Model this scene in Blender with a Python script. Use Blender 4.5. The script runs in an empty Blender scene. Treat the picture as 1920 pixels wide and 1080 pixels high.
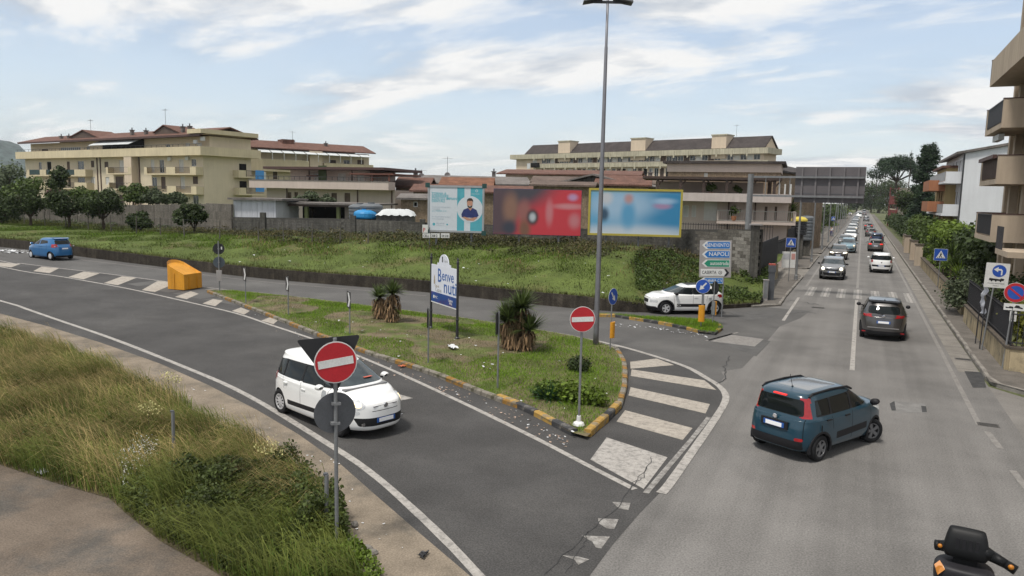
import bpy, bmesh, math, random
import numpy as np
from mathutils import Vector, Matrix

# ------------------------------------------------------------------ camera
# world frame: +Y runs along the main road, +X to its right-hand pavement, metres
R = math.radians
FPX, PITCH, ROLL, CAMH, YAW = 1380.0, R(7.2), R(1.17), 5.78, R(25.2)
_h = np.array([-math.sin(YAW), math.cos(YAW), 0.0]); _r = np.array([math.cos(YAW), math.sin(YAW), 0.0]); _z = np.array([0, 0, 1.0])
CF = _h * math.cos(PITCH) - _z * math.sin(PITCH)
_u0 = _h * math.sin(PITCH) + _z * math.cos(PITCH)
CR = _r * math.cos(ROLL) + _u0 * math.sin(ROLL)
CU = -_r * math.sin(ROLL) + _u0 * math.cos(ROLL)
CC = np.array([0, 0, CAMH])
sc = bpy.context.scene
col = sc.collection
cam = bpy.data.cameras.new('camera'); camo = bpy.data.objects.new('camera', cam); col.objects.link(camo)
cam.sensor_width = 36.0; cam.lens = FPX / 1920 * 36.0; cam.clip_start = 0.1; cam.clip_end = 6000
M = Matrix.Identity(4)
for i in range(3):
    M[i][0], M[i][1], M[i][2], M[i][3] = CR[i], CU[i], -CF[i], CC[i]
camo.matrix_world = M
sc.camera = camo

# ------------------------------------------------------------------ sky and sun
SUN_AZ, SUN_EL = R(200), R(66)          # azimuth from +Y towards +X
w = bpy.data.worlds.new('World'); sc.world = w; w.use_nodes = True
nt = w.node_tree; N = nt.nodes; L = nt.links
for n in list(N): N.remove(n)
def wn(t, **k):
    n = N.new(t)
    for a, b in k.items(): setattr(n, a, b)
    return n
out = wn('ShaderNodeOutputWorld'); bg = wn('ShaderNodeBackground'); bgc = wn('ShaderNodeBackground'); mixs = wn('ShaderNodeMixShader')
sky = wn('ShaderNodeTexSky', sky_type='NISHITA'); sky.sun_disc = False
sky.sun_elevation = SUN_EL; sky.sun_rotation = SUN_AZ; sky.air_density = 1.0; sky.dust_density = 1.6; sky.ozone_density = 1.2
bg.inputs['Strength'].default_value = 0.125
L.new(sky.outputs[0], bg.inputs['Color'])
geo = wn('ShaderNodeTexCoord'); sep = wn('ShaderNodeSeparateXYZ'); L.new(geo.outputs['Generated'], sep.inputs[0])
def wm(op, a, b=None, c=None):
    n = wn('ShaderNodeMath', operation=op)
    for i, v in enumerate((a, b, c)):
        if v is None: continue
        if isinstance(v, (int, float)): n.inputs[i].default_value = v
        else: L.new(v, n.inputs[i])
    return n.outputs[0]
zz = wm('ADD', wm('MAXIMUM', sep.outputs[2], 0.0), 0.16)
cx = wm('DIVIDE', sep.outputs[0], zz); cy = wm('DIVIDE', sep.outputs[1], zz)
comb = wn('ShaderNodeCombineXYZ'); L.new(cx, comb.inputs[0]); L.new(cy, comb.inputs[1]); comb.inputs[2].default_value = 3.7
def wnoise(scale, detail, rough, dist, vec):
    n = wn('ShaderNodeTexNoise'); n.inputs['Scale'].default_value = scale; n.inputs['Detail'].default_value = detail
    n.inputs['Roughness'].default_value = rough; n.inputs['Distortion'].default_value = dist; L.new(vec, n.inputs['Vector']); return n.outputs['Fac']
rot = wn('ShaderNodeMapping'); rot.inputs['Rotation'].default_value = (0, 0, R(28)); rot.inputs['Scale'].default_value = (1.0, 1.7, 1); L.new(comb.outputs[0], rot.inputs['Vector'])
n1 = wnoise(0.95, 10, 0.58, 0.25, rot.outputs[0]); n2 = wnoise(0.24, 3, 0.5, 0.0, comb.outputs[0])
off = wn('ShaderNodeVectorMath', operation='ADD'); L.new(rot.outputs[0], off.inputs[0]); off.inputs[1].default_value = (0.10, 0.16, 0.05)
n1b = wnoise(0.95, 6, 0.55, 0.25, off.outputs[0])
dens = wm('ADD', wm('MULTIPLY', n1, 0.72), wm('MULTIPLY', n2, 0.42))
elev = wm('MULTIPLY', wm('MINIMUM', wm('MAXIMUM', sep.outputs[2], 0.0), 0.5), 0.20)
dens = wm('ADD', dens, elev)
ramp = wn('ShaderNodeValToRGB'); ramp.color_ramp.elements[0].position = 0.465; ramp.color_ramp.elements[1].position = 0.655
ramp.color_ramp.interpolation = 'EASE'; L.new(dens, ramp.inputs[0])
# a thin even veil of haze lightens the whole sky, more towards the horizon
veil = wm('ADD', 0.28, wm('MULTIPLY', wm('POWER', wm('SUBTRACT', 1.0, wm('MAXIMUM', sep.outputs[2], 0.0)), 7.0), 0.46))
fac = wm('MAXIMUM', wm('MULTIPLY', ramp.outputs[0], 0.97), veil)
relief = wm('ADD', 0.5, wm('MULTIPLY', wm('SUBTRACT', n1, n1b), 2.6))
cr = wn('ShaderNodeValToRGB'); cr.color_ramp.elements[0].color = (0.56, 0.61, 0.68, 1); cr.color_ramp.elements[1].color = (1.0, 0.99, 0.97, 1)
cr.color_ramp.elements[0].position = 0.26; cr.color_ramp.elements[1].position = 0.60
hz = wn('ShaderNodeMix', data_type='RGBA'); hz.inputs['A'].default_value = (0.86, 0.93, 1.0, 1); L.new(ramp.outputs[0], hz.inputs['Factor']); L.new(cr.outputs[0], hz.inputs['B'])
L.new(relief, cr.inputs[0]); L.new(hz.outputs['Result'], bgc.inputs['Color']); bgc.inputs['Strength'].default_value = 0.74
L.new(fac, mixs.inputs[0]); L.new(bg.outputs[0], mixs.inputs[1]); L.new(bgc.outputs[0], mixs.inputs[2]); L.new(mixs.outputs[0], out.inputs[0])

sl = bpy.data.lights.new('sun', 'SUN'); so = bpy.data.objects.new('sun', sl); col.objects.link(so)
sl.energy = 2.7; sl.angle = R(9); sl.color = (1.0, 0.95, 0.88)
sd = Vector((math.sin(SUN_AZ) * math.cos(SUN_EL), math.cos(SUN_AZ) * math.cos(SUN_EL), math.sin(SUN_EL)))
so.rotation_euler = sd.to_track_quat('Z', 'Y').to_euler(); so.location = (0, 0, 60)
sc.view_settings.view_transform = 'Standard'; sc.view_settings.look = 'None'
sc.view_settings.exposure = 0.40; sc.view_settings.gamma = 1.0; sc.view_settings.use_curve_mapping = False
sc.render.engine = 'CYCLES'; sc.cycles.use_denoising = True
sc.cycles.max_bounces = 6; sc.cycles.transparent_max_bounces = 8

# ------------------------------------------------------------------ surveying helpers
# read positions off the photograph: where the sight line of a pixel meets the ground, a vertical plane or a depth
def ray(px, py): return CF * FPX + CR * (px - 960) - CU * (py - 540)
def G(px, py, z=0.0):
    d = ray(px, py); return Vector(CC + d * (z - CAMH) / d[2])
def DP(px, py, dep): return Vector(CC + ray(px, py) / FPX * dep)
def on_s(px, py, s): d = ray(px, py); return Vector(CC + d * s / d[1])
def on_t(px, py, t): d = ray(px, py); return Vector(CC + d * t / d[0])
def on_line(px, py, a, b):
    d = ray(px, py); a, b = Vector(a), Vector(b); n = Vector((-(b.y - a.y), b.x - a.x, 0))
    k = n.dot(Vector((a.x, a.y, 0))) / (n.x * d[0] + n.y * d[1]); return Vector(CC + d * k)
def GL(pts, z=0.0): return [G(x, y, z) for x, y in pts]
rng = random.Random(7); nr = np.random.default_rng(7)

# ------------------------------------------------------------------ materials
MATS = {}
def mat(name, rgb, rough=0.75, var=0.15, scale=2.0, fine=0.1, fscale=40.0, bump=0.0, bscale=30.0, metal=0.0, spec=0.5, streak=0.0, attr=None, coat=0.0, emit=None, alpha=None, trans=0.0, dirt=None, rand=0.0, lanes=0.0):
    if name in MATS: return MATS[name]
    if rough >= .85 and spec == .5: spec = .2
    m = bpy.data.materials.new(name); m.use_nodes = True; t = m.node_tree; b = t.nodes['Principled BSDF']; MATS[name] = m
    b.inputs['Roughness'].default_value = rough; b.inputs['Metallic'].default_value = metal; b.inputs['Specular IOR Level'].default_value = spec
    b.inputs['Base Color'].default_value = (*rgb, 1)
    if coat: b.inputs['Coat Weight'].default_value = coat; b.inputs['Coat Roughness'].default_value = 0.06
    if trans: b.inputs['Transmission Weight'].default_value = trans
    if emit: b.inputs['Emission Color'].default_value = (*emit[0], 1); b.inputs['Emission Strength'].default_value = emit[1]
    if alpha is not None: b.inputs['Alpha'].default_value = alpha
    def nd(ty, **k):
        n = t.nodes.new(ty)
        for a, v in k.items(): setattr(n, a, v)
        return n
    tc = nd('ShaderNodeTexCoord')
    vec = tc.outputs['Object']
    if rand:
        oi = nd('ShaderNodeObjectInfo'); ad = nd('ShaderNodeVectorMath', operation='ADD'); sm = nd('ShaderNodeMath', operation='MULTIPLY'); sm.inputs[1].default_value = 50.0
        t.links.new(oi.outputs['Random'], sm.inputs[0]); t.links.new(vec, ad.inputs[0]); t.links.new(sm.outputs[0], ad.inputs[1]); vec = ad.outputs[0]
    cur = None
    def layer(vecs, sca, amt, det=5.0, lo=0.3, hi=0.7, ty='noise'):
        nonlocal cur
        n = nd('ShaderNodeTexNoise'); n.inputs['Scale'].default_value = sca; n.inputs['Detail'].default_value = det; n.inputs['Roughness'].default_value = 0.6
        t.links.new(vecs, n.inputs['Vector'])
        mr = nd('ShaderNodeMapRange'); mr.inputs[1].default_value = lo; mr.inputs[2].default_value = hi; mr.inputs[3].default_value = 1 - amt; mr.inputs[4].default_value = 1 + amt
        t.links.new(n.outputs['Fac'], mr.inputs[0])
        if cur is None: cur = mr.outputs[0]
        else:
            mm = nd('ShaderNodeMath', operation='MULTIPLY'); t.links.new(cur, mm.inputs[0]); t.links.new(mr.outputs[0], mm.inputs[1]); cur = mm.outputs[0]
    if var: layer(vec, scale, var)
    if fine: layer(vec, fscale, fine, 2.0)
    if streak:
        mp = nd('ShaderNodeMapping'); mp.inputs['Scale'].default_value = (2.2, 2.2, 0.16); t.links.new(vec, mp.inputs['Vector']); layer(mp.outputs[0], 1.6, streak, 6.0, 0.35, 0.68)
    if lanes:
        mp = nd('ShaderNodeMapping'); mp.inputs['Scale'].default_value = (1.0, 0.02, 1.0); t.links.new(vec, mp.inputs['Vector']); layer(mp.outputs[0], 1.1, lanes, 3.0, 0.3, 0.7)
    if attr:
        at = nd('ShaderNodeAttribute', attribute_name=attr); mr = nd('ShaderNodeMapRange'); mr.inputs[3].default_value = 0.45; mr.inputs[4].default_value = 1.6
        t.links.new(at.outputs['Fac'], mr.inputs[0])
        if cur is None: cur = mr.outputs[0]
        else:
            mm = nd('ShaderNodeMath', operation='MULTIPLY'); t.links.new(cur, mm.inputs[0]); t.links.new(mr.outputs[0], mm.inputs[1]); cur = mm.outputs[0]
    if rand:
        mr = nd('ShaderNodeMapRange'); mr.inputs[3].default_value = 1 - rand; mr.inputs[4].default_value = 1 + rand; t.links.new(oi.outputs['Random'], mr.inputs[0])
        if cur is None: cur = mr.outputs[0]
        else:
            mm = nd('ShaderNodeMath', operation='MULTIPLY'); t.links.new(cur, mm.inputs[0]); t.links.new(mr.outputs[0], mm.inputs[1]); cur = mm.outputs[0]
    src = None
    if dirt:                                   # patches of a second colour: (rgb, noise scale, threshold low, high)
        n = nd('ShaderNodeTexNoise'); n.inputs['Scale'].default_value = dirt[1]; n.inputs['Detail'].default_value = 8; n.inputs['Roughness'].default_value = 0.65; t.links.new(vec, n.inputs['Vector'])
        mr = nd('ShaderNodeMapRange'); mr.inputs[1].default_value = dirt[2]; mr.inputs[2].default_value = dirt[3]; t.links.new(n.outputs['Fac'], mr.inputs[0])
        mx = nd('ShaderNodeMix', data_type='RGBA'); mx.inputs['A'].default_value = (*rgb, 1); mx.inputs['B'].default_value = (*dirt[0], 1); t.links.new(mr.outputs[0], mx.inputs['Factor']); src = mx.outputs['Result']
    if cur is not None:
        vm = nd('ShaderNodeVectorMath', operation='SCALE')
        if src is None: vm.inputs[0].default_value = rgb
        else: t.links.new(src, vm.inputs[0])
        t.links.new(cur, vm.inputs['Scale']); t.links.new(vm.outputs[0], b.inputs['Base Color'])
    elif src is not None: t.links.new(src, b.inputs['Base Color'])
    if bump:
        n = nd('ShaderNodeTexNoise'); n.inputs['Scale'].default_value = bscale; n.inputs['Detail'].default_value = 4; t.links.new(vec, n.inputs['Vector'])
        bp = nd('ShaderNodeBump'); bp.inputs['Strength'].default_value = bump; bp.inputs['Distance'].default_value = 0.02; t.links.new(n.outputs['Fac'], bp.inputs['Height']); t.links.new(bp.outputs[0], b.inputs['Normal'])
    return m
def plain(name, rgb, rough=0.5, **k): return mat(name, rgb, rough, var=0, fine=0, **k)

# ------------------------------------------------------------------ mesh helpers
class MB:
    def __init__(s): s.v = []; s.f = []
    def add(s, vs, fs):
        o = len(s.v); s.v += [tuple(v) for v in vs]; s.f += [tuple(i + o for i in f) for f in fs]; return s
    def box(s, x0, x1, y0, y1, z0, z1):
        return s.add([(x0,y0,z0),(x1,y0,z0),(x1,y1,z0),(x0,y1,z0),(x0,y0,z1),(x1,y0,z1),(x1,y1,z1),(x0,y1,z1)],
                     [(0,3,2,1),(4,5,6,7),(0,1,5,4),(1,2,6,5),(2,3,7,6),(3,0,4,7)])
    def prism(s, pts, d):                      # polygon (3-D points) pushed along vector d
        n = len(pts); d = Vector(d); a = [Vector(p) for p in pts]; b = [p + d for p in a]
        return s.add(a + b, [tuple(range(n))[::-1], tuple(range(n, 2*n))] + [(i, (i+1) % n, (i+1) % n + n, i + n) for i in range(n)])
    def poly(s, pts): return s.add(pts, [tuple(range(len(pts)))])
    def tube(s, p0, p1, r, seg=8, r2=None, cap=True):
        p0, p1 = Vector(p0), Vector(p1); d = (p1 - p0).normalized(); r2 = r if r2 is None else r2
        a = d.orthogonal().normalized(); b = d.cross(a); vs = []
        for p, q in ((p0, r), (p1, r2)):
            for i in range(seg):
                t = 2 * math.pi * i / seg; vs.append(p + (a * math.cos(t) + b * math.sin(t)) * q)
        fs = [(i, (i+1) % seg, (i+1) % seg + seg, i + seg) for i in range(seg)]
        if cap: fs += [tuple(range(seg))[::-1], tuple(range(seg, 2*seg))]
        return s.add(vs, fs)
    def path(s, pts, rs, seg=6):
        for i in range(len(pts) - 1): s.tube(pts[i], pts[i+1], rs[i], seg, rs[i+1])
        return s
    def lathe(s, prof, seg=16, c=(0, 0, 0), cap=True):    # profile [(r,z)]
        vs = []; fs = []
        for r, z in prof:
            for i in range(seg):
                t = 2 * math.pi * i / seg; vs.append((c[0] + r * math.cos(t), c[1] + r * math.sin(t), c[2] + z))
        for k in range(len(prof) - 1):
            for i in range(seg): fs.append((k*seg+i, k*seg+(i+1) % seg, (k+1)*seg+(i+1) % seg, (k+1)*seg+i))
        if cap: fs.append(tuple(range(seg))[::-1]); fs.append(tuple(range((len(prof)-1)*seg, len(prof)*seg)))
        return s.add(vs, fs)
    def mesh(s, name, m=None, smooth=False):
        me = bpy.data.meshes.new(name); me.from_pydata(s.v, [], s.f); me.validate()
        if m: me.materials.append(m)
        if smooth: me.polygons.foreach_set('use_smooth', [True] * len(me.polygons))
        return me
    def build(s, name, m, parent=None, smooth=False, loc=None):
        return inst(s.mesh(name, m, smooth), name, parent, loc)
def inst(me, name, parent=None, loc=None, rot=None, scale=None):
    o = bpy.data.objects.new(name, me); col.objects.link(o); o.parent = parent
    if loc is not None: o.location = loc
    if rot is not None: o.rotation_euler = rot
    if scale is not None: o.scale = scale
    return o
def np_mesh(name, V, F, m, attr=None, smooth=False):
    me = bpy.data.meshes.new(name); V = np.ascontiguousarray(V, dtype=np.float32); F = np.ascontiguousarray(F, dtype=np.int32); k = F.shape[1]
    me.vertices.add(len(V)); me.vertices.foreach_set('co', V.ravel()); me.loops.add(F.size); me.loops.foreach_set('vertex_index', F.ravel())
    me.polygons.add(len(F)); me.polygons.foreach_set('loop_start', np.arange(0, F.size, k, dtype=np.int32))
    if attr is not None:
        at = me.attributes.new('rnd', 'FLOAT', 'FACE'); at.data.foreach_set('value', np.ascontiguousarray(attr, dtype=np.float32))
    me.update(calc_edges=True)
    for mm in (m if isinstance(m, (list, tuple)) else [m]): me.materials.append(mm)
    if smooth: me.polygons.foreach_set('use_smooth', [True] * len(F))
    return me
def tag(o, label, cat, group=None):
    o['label'] = label; o['category'] = cat
    if group: o['group'] = group
    return o
def thing(name, label, cat, loc=(0, 0, 0), rz=0.0, group=None):
    o = bpy.data.objects.new(name, None); col.objects.link(o); o.location = loc; o.rotation_euler = (0, 0, rz); o.empty_display_size = 0.2
    return tag(o, label, cat, group)
def struct(o, label=None):
    o['kind'] = 'structure'
    if label: o['label'] = label
    return o
def stuff(o, label=None, cat=None):
    o['kind'] = 'stuff'
    if label: o['label'] = label
    if cat: o['category'] = cat
    return o
def copy_tree(o, parent=None):
    c = o.copy(); col.objects.link(c); c.parent = parent
    for ch in o.children: copy_tree(ch, c)
    return c
def text(name, body, size, m, parent, loc, rot, align='LEFT', sx=1.0, extrude=0.002, shear=0.0, bold=0.0):
    cu = bpy.data.curves.new(name, 'FONT'); cu.body = body; cu.size = size; cu.align_x = align; cu.extrude = extrude; cu.shear = shear; cu.offset = bold; cu.resolution_u = 2
    tmp = bpy.data.objects.new('tmp', cu); me = bpy.data.meshes.new_from_object(tmp); bpy.data.objects.remove(tmp); bpy.data.curves.remove(cu); me.materials.clear(); me.materials.append(m)
    o = bpy.data.objects.new(name, me); col.objects.link(o); o.parent = parent; o.location = loc; o.rotation_euler = rot; o.scale = (sx, 1, 1); return o
def pts_in_poly(x, y, P):
    ins = np.zeros(len(x), bool); n = len(P)
    for i in range(n):
        x1, y1 = P[i][0], P[i][1]; x2, y2 = P[(i+1) % n][0], P[(i+1) % n][1]
        if y1 == y2: continue
        c = ((y1 > y) != (y2 > y)) & (x < (x2 - x1) * (y - y1) / (y2 - y1) + x1); ins ^= c
    return ins
def scatter_poly(P, n, r=None):
    r = r or nr; P = [(p[0], p[1]) for p in P]; xs = [p[0] for p in P]; ys = [p[1] for p in P]; ox = np.zeros(0); oy = np.zeros(0)
    while len(ox) < n:
        x = r.uniform(min(xs), max(xs), n * 2); y = r.uniform(min(ys), max(ys), n * 2); k = pts_in_poly(x, y, P); ox = np.concatenate([ox, x[k]]); oy = np.concatenate([oy, y[k]])
    return ox[:n], oy[:n]
def smooth_line(pts, n=6):                     # Catmull-Rom through the points
    P = [Vector(p) for p in pts]; o = []
    for i in range(len(P) - 1):
        a, b, c, d = P[max(i-1, 0)], P[i], P[i+1], P[min(i+2, len(P)-1)]
        for k in range(n):
            t = k / n; o.append(0.5 * ((2*b) + (c-a)*t + (2*a-5*b+4*c-d)*t*t + (-a+3*b-3*c+d)*t**3))
    o.append(P[-1]); return o
def ribbon(mb, pts, wd, z=None):
    P = [Vector(p) for p in pts]; l = []; r_ = []
    for i, p in enumerate(P):
        d = (P[min(i+1, len(P)-1)] - P[max(i-1, 0)]); d.z = 0; d.normalize(); n = Vector((-d.y, d.x, 0)); ww = wd[i] if isinstance(wd, (list, tuple)) else wd
        a = p + n * ww / 2; b = p - n * ww / 2
        if z is not None: a.z = b.z = z
        l.append(a); r_.append(b)
    n = len(P); mb.add(l + r_, [(i + n, i + 1 + n, i + 1, i) for i in range(n - 1)]); return mb
# ================================================================== ground, roads, markings
def sst(t): t = min(1.0, max(0.0, t)); return t * t * (3 - 2 * t)
def zroad(x, y=0): return 0.8 * sst((-x - 28) / 32)
def GT(px, py, dz=0.0):
    z = 0.0
    for _ in range(12):
        p = G(px, py, z + dz); z = zroad(p.x, p.y)
    return p
def GTL(pts, dz=0.0): return [GT(x, y, dz) for x, y in pts]
def sheet(name, pts, zoff, m, parent=None, extra_cut=()):
    bm = bmesh.new(); vs = [bm.verts.new((p[0], p[1], 0)) for p in pts]; bm.faces.new(vs)
    for x in list(range(-64, -24, 3)) + list(extra_cut):
        bmesh.ops.bisect_plane(bm, geom=bm.verts[:] + bm.edges[:] + bm.faces[:], plane_co=(x, 0, 0), plane_no=(1, 0, 0))
    bmesh.ops.triangulate(bm, faces=[f for f in bm.faces if len(f.verts) > 4])
    for v in bm.verts: v.co.z = zroad(v.co.x) + zoff
    bmesh.ops.recalc_face_normals(bm, faces=bm.faces[:])
    if bm.faces and sum(f.normal.z for f in bm.faces) < 0: bmesh.ops.reverse_faces(bm, faces=bm.faces[:])
    me = bpy.data.meshes.new(name); bm.to_mesh(me); bm.free(); me.materials.append(m)
    return inst(me, name, parent)
m_field = mat('field_soil', (0.09, 0.10, 0.045), 0.95, var=0.3, scale=0.4, fine=0.25, fscale=8)
m_main = mat('old_asphalt', (0.156, 0.149, 0.141), 0.88, lanes=0.17, var=0.15, scale=0.35, fine=0.30, fscale=30, bump=0.35, bscale=90, dirt=((0.115, 0.11, 0.105), 0.22, 0.48, 0.72))
m_ramp = mat('dark_asphalt', (0.061, 0.059, 0.0575), 0.86, var=0.22, scale=0.5, fine=0.35, fscale=32, bump=0.4, bscale=110, dirt=((0.078, 0.075, 0.072), 0.3, 0.5, 0.7))
m_back = mat('grey_asphalt', (0.092, 0.089, 0.086), 0.86, var=0.14, scale=0.4, fine=0.28, fscale=50, bump=0.35, bscale=90, dirt=((0.108, 0.105, 0.10), 0.2, 0.5, 0.7))
m_should = mat('worn_concrete', (0.205, 0.17, 0.13), 0.92, var=0.25, scale=1.1, fine=0.25, fscale=35, bump=0.5, bscale=40, dirt=((0.13, 0.115, 0.095), 0.9, 0.5, 0.66))
m_path = mat('dusty_path', (0.14, 0.112, 0.088), 0.94, var=0.28, scale=0.8, fine=0.25, fscale=30, bump=0.5, bscale=35, dirt=((0.085, 0.077, 0.068), 0.6, 0.48, 0.64))
m_pave = mat('pavement_slabs', (0.125, 0.113, 0.10), 0.9, var=0.25, scale=1.2, fine=0.2, fscale=30, bump=0.4, bscale=30)
m_gut = mat('gutter_concrete', (0.195, 0.18, 0.16), 0.9, var=0.2, scale=1.0, fine=0.2, fscale=30, bump=0.4, bscale=30, dirt=((0.15, 0.14, 0.125), 0.8, 0.5, 0.7))
m_kerb = mat('kerb_stone', (0.20, 0.185, 0.165), 0.9, var=0.3, scale=3, fine=0.2, bump=0.5, bscale=25)
def paint(name, rgb, worn, lo, hi, under): return mat(name, rgb, 0.8, var=0.1, scale=3, fine=0.15, fscale=40, dirt=(under, 7.0, lo, hi), bump=0.2, bscale=60)
m_line = paint('road_paint_white', (0.33, 0.31, 0.285), 0, 0.46, 0.68, (0.17, 0.16, 0.148))
m_bar = paint('road_paint_cream', (0.34, 0.305, 0.26), 0, 0.45, 0.72, (0.19, 0.17, 0.148))
m_worn = paint('road_paint_worn', (0.28, 0.268, 0.25), 0, 0.40, 0.60, (0.135, 0.126, 0.116))
m_faint = paint('road_paint_faint', (0.21, 0.198, 0.184), 0, 0.42, 0.62, (0.155, 0.144, 0.132))

gr = sheet('ground', [(-1890, -39), (690, -39), (690, 1890), (-1890, 1890)], -0.03, m_field); struct(gr)
main = sheet('main_road', [(-9.5, -25), (4.06, -25), (4.06, 600), (-3.72, 600), (-3.72, 48), (-9.5, 40)], 0.0, m_main); struct(main, 'pale worn two-lane asphalt road running to the horizon')
# driveway mouth on the right, concrete
dw = sheet('side_street', [(4.06, -25), (40, -25), (40, 26.3), (4.9, 26.3), (4.06, 27.4)], -0.006, mat('driveway_concrete', (0.165, 0.155, 0.143), 0.9, var=0.2, scale=0.6, fine=0.2, fscale=40, bump=0.4, bscale=50, dirt=((0.15, 0.14, 0.13), 0.5, 0.48, 0.66))); struct(dw)

BW = [(-420, 420), (-200, 444), (0, 463), (150, 481), (300, 500), (480, 521), (640, 535), (800, 548), (1000, 571), (1190, 586), (1330, 581), (1424, 575)]   # foot of the retaining wall
near_edge = [(1000, 1250), (895, 1092), (790, 1003), (700, 925), (640, 872), (560, 815), (480, 768), (390, 722), (300, 682), (190, 643), (90, 612), (0, 588), (-200, 534), (-420, 482)]
med_near = [(-500, 410), (-250, 455), (0, 500), (122, 520), (262, 546), (420, 582), (509, 610), (612, 645), (720, 688), (860, 752), (1000, 820), (1100, 872), (1190, 918)]
med_back = [(-500, 405), (-250, 448), (0, 489), (39, 494), (110, 503), (188, 512), (258, 521), (317, 529), (376, 538), (440, 545), (532, 554), (692, 573), (790, 586), (880, 598), (1000, 617), (1110, 637), (1158, 651), (1170, 652), (1235, 671), (1288, 690), (1325, 709), (1347, 723)]
edge_main = [(1359, 752), (1341, 783), (1305, 836), (1256, 905), (1200, 962), (1150, 1020), (1098, 1090), (1040, 1250)]
ramp = sheet('ramp_road', GTL(near_edge + med_back[:] + [(1356, 735)] + edge_main), 0.004, m_ramp, extra_cut=(-20, -12)); struct(ramp, 'dark asphalt slip road curving in from the left')
back = sheet('back_road', GTL([(1347, 723), (1358, 706), (1352, 697), (1392, 690), (1428, 652), (1462, 612), (1500, 597), (1520, 583)] + BW[::-1]) + list(reversed(GTL(med_back[:-1]))), 0.0035, m_back, extra_cut=(-20, -12)); struct(back, 'grey asphalt road below the grass bank')
sh = sheet('road_shoulder', GTL(near_edge + [(-500, 540), (-200, 590), (0, 640), (200, 720), (330, 790), (560, 930), (620, 1010), (690, 1110), (760, 1250)]), 0.006, m_should); struct(sh)
pa = sheet('dirt_path', GTL([(-700, 700), (-250, 790), (0, 850), (120, 885), (240, 930), (360, 1040), (470, 1110), (560, 1250), (-300, 1600), (-1500, 1600)]), 0.002, m_path); struct(pa, 'dusty brown paved path beside the tall grass')

def mark(name, pts, m, z=0.0085, parent=None): return sheet(name, pts, z, m, parent or ramp)
def line(name, px, wd, m, z=0.0085, parent=None, n=5, world=False):
    P = [Vector((p[0], p[1], 0)) for p in (px if world else GTL(px))]; P = smooth_line(P, n); l = []; r_ = []
    for i, p in enumerate(P):
        d = (P[min(i+1, len(P)-1)] - P[max(i-1, 0)]).normalized(); q = Vector((-d.y, d.x, 0)); jit = 1 + rng.uniform(-.05, .05); l.append(p + q * wd / 2 * jit); r_.append(p - q * wd / 2 * jit)
    mb = MB(); k = len(P)
    for a in l + r_: a.z = zroad(a.x) + z
    mb.add(l + r_, [(i + k, i + 1 + k, i + 1, i) for i in range(k - 1)])
    return mb.build(name, m, parent or ramp)
def crop(ox, oy, sc_, pts): return [(ox + x / sc_, oy + y / sc_) for x, y in pts]
# hatched median on the left
C5 = lambda p: crop(0, 450, 4.571, p); C6 = lambda p: crop(280, 440, 4.364, p)
for q in ([(-330, 155), (-200, 172), (-260, 195), (-420, 178)], [(-60, 190), (180, 205), (95, 235), (-150, 208)], [(355, 230), (505, 243), (425, 285), (285, 268)], [(715, 272), (855, 287), (715, 338), (585, 318)], [(1045, 312), (1170, 325), (1010, 388), (890, 370)],
          [(1350, 352), (1455, 362), (1450, 395), (1325, 447), (1215, 430)], [(1635, 440), (1705, 462), (1600, 508), (1500, 488)], [(1825, 507), (1910, 520), (1845, 568), (1735, 545)]):
    mark('painted_bar', GTL(C5(q)), m_bar)
for q in ([(750, 597), (822, 625), (775, 655), (675, 625)], [(985, 677), (1055, 700), (1015, 733), (915, 705)]): mark('painted_bar', GTL(C6(q)), m_bar)
line('edge_line', med_near, 0.15, m_line, z=0.010)
line('edge_line', [p for p in med_back if p[0] < 330], 0.12, m_line, z=0.010)
line('edge_line', med_back[8:17], 0.10, m_line, z=0.010)
line('edge_line', [(-420, 455), (-200, 507), (0, 564), (51, 580), (185, 626), (347, 689), (463, 741), (627, 840), (702, 892), (772, 953), (837, 1015), (886, 1067), (960, 1150)], 0.17, m_line, z=0.010)
line('edge_line', [(-200, 452), (0, 470), (142, 486), (300, 505), (480, 527), (640, 541), (800, 555)], 0.08, m_faint, parent=back)
# hatching beyond the island and the line that bends round it
C8 = lambda p: crop(1060, 640, 2.453, p)
for q in ([(298, 95), (420, 80), (500, 110), (300, 127)], [(305, 130), (640, 180), (695, 225), (300, 160)], [(300, 212), (665, 290), (645, 333), (290, 250)], [(275, 318), (585, 400), (540, 455), (235, 370)]):
    mark('painted_bar', GTL(C8(q)), m_bar)
mark('painted_bar', GTL(C8([(190, 443), (470, 535), (360, 680), (115, 545)])), m_line)
line('edge_line', C8([(150, 0), (270, 28), (430, 75), (560, 120), (650, 170), (705, 205), (736, 245), (732, 285), (690, 355), (600, 485), (480, 655), (440, 700)]), 0.20, m_line, z=0.0105)
line('edge_line', C8([(660, 350), (590, 440), (480, 570), (370, 700)]), 0.12, m_worn, z=0.0105)
for q in ([(215, 740), (300, 745), (290, 778), (245, 770)], [(150, 815), (245, 820), (225, 865), (190, 862), (155, 840)], [(75, 895), (205, 900), (165, 955), (140, 950), (125, 925)], [(-20, 985), (60, 992), (110, 1005), (60, 1030), (40, 1005)]):
    mark('give_way_mark', GTL(C8(q)), m_worn)
# direction arrow tip showing beyond the white car
mark('arrow_mark', GTL([(738, 737), (775, 747), (748, 752), (700, 760), (702, 748)]), m_line)
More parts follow.
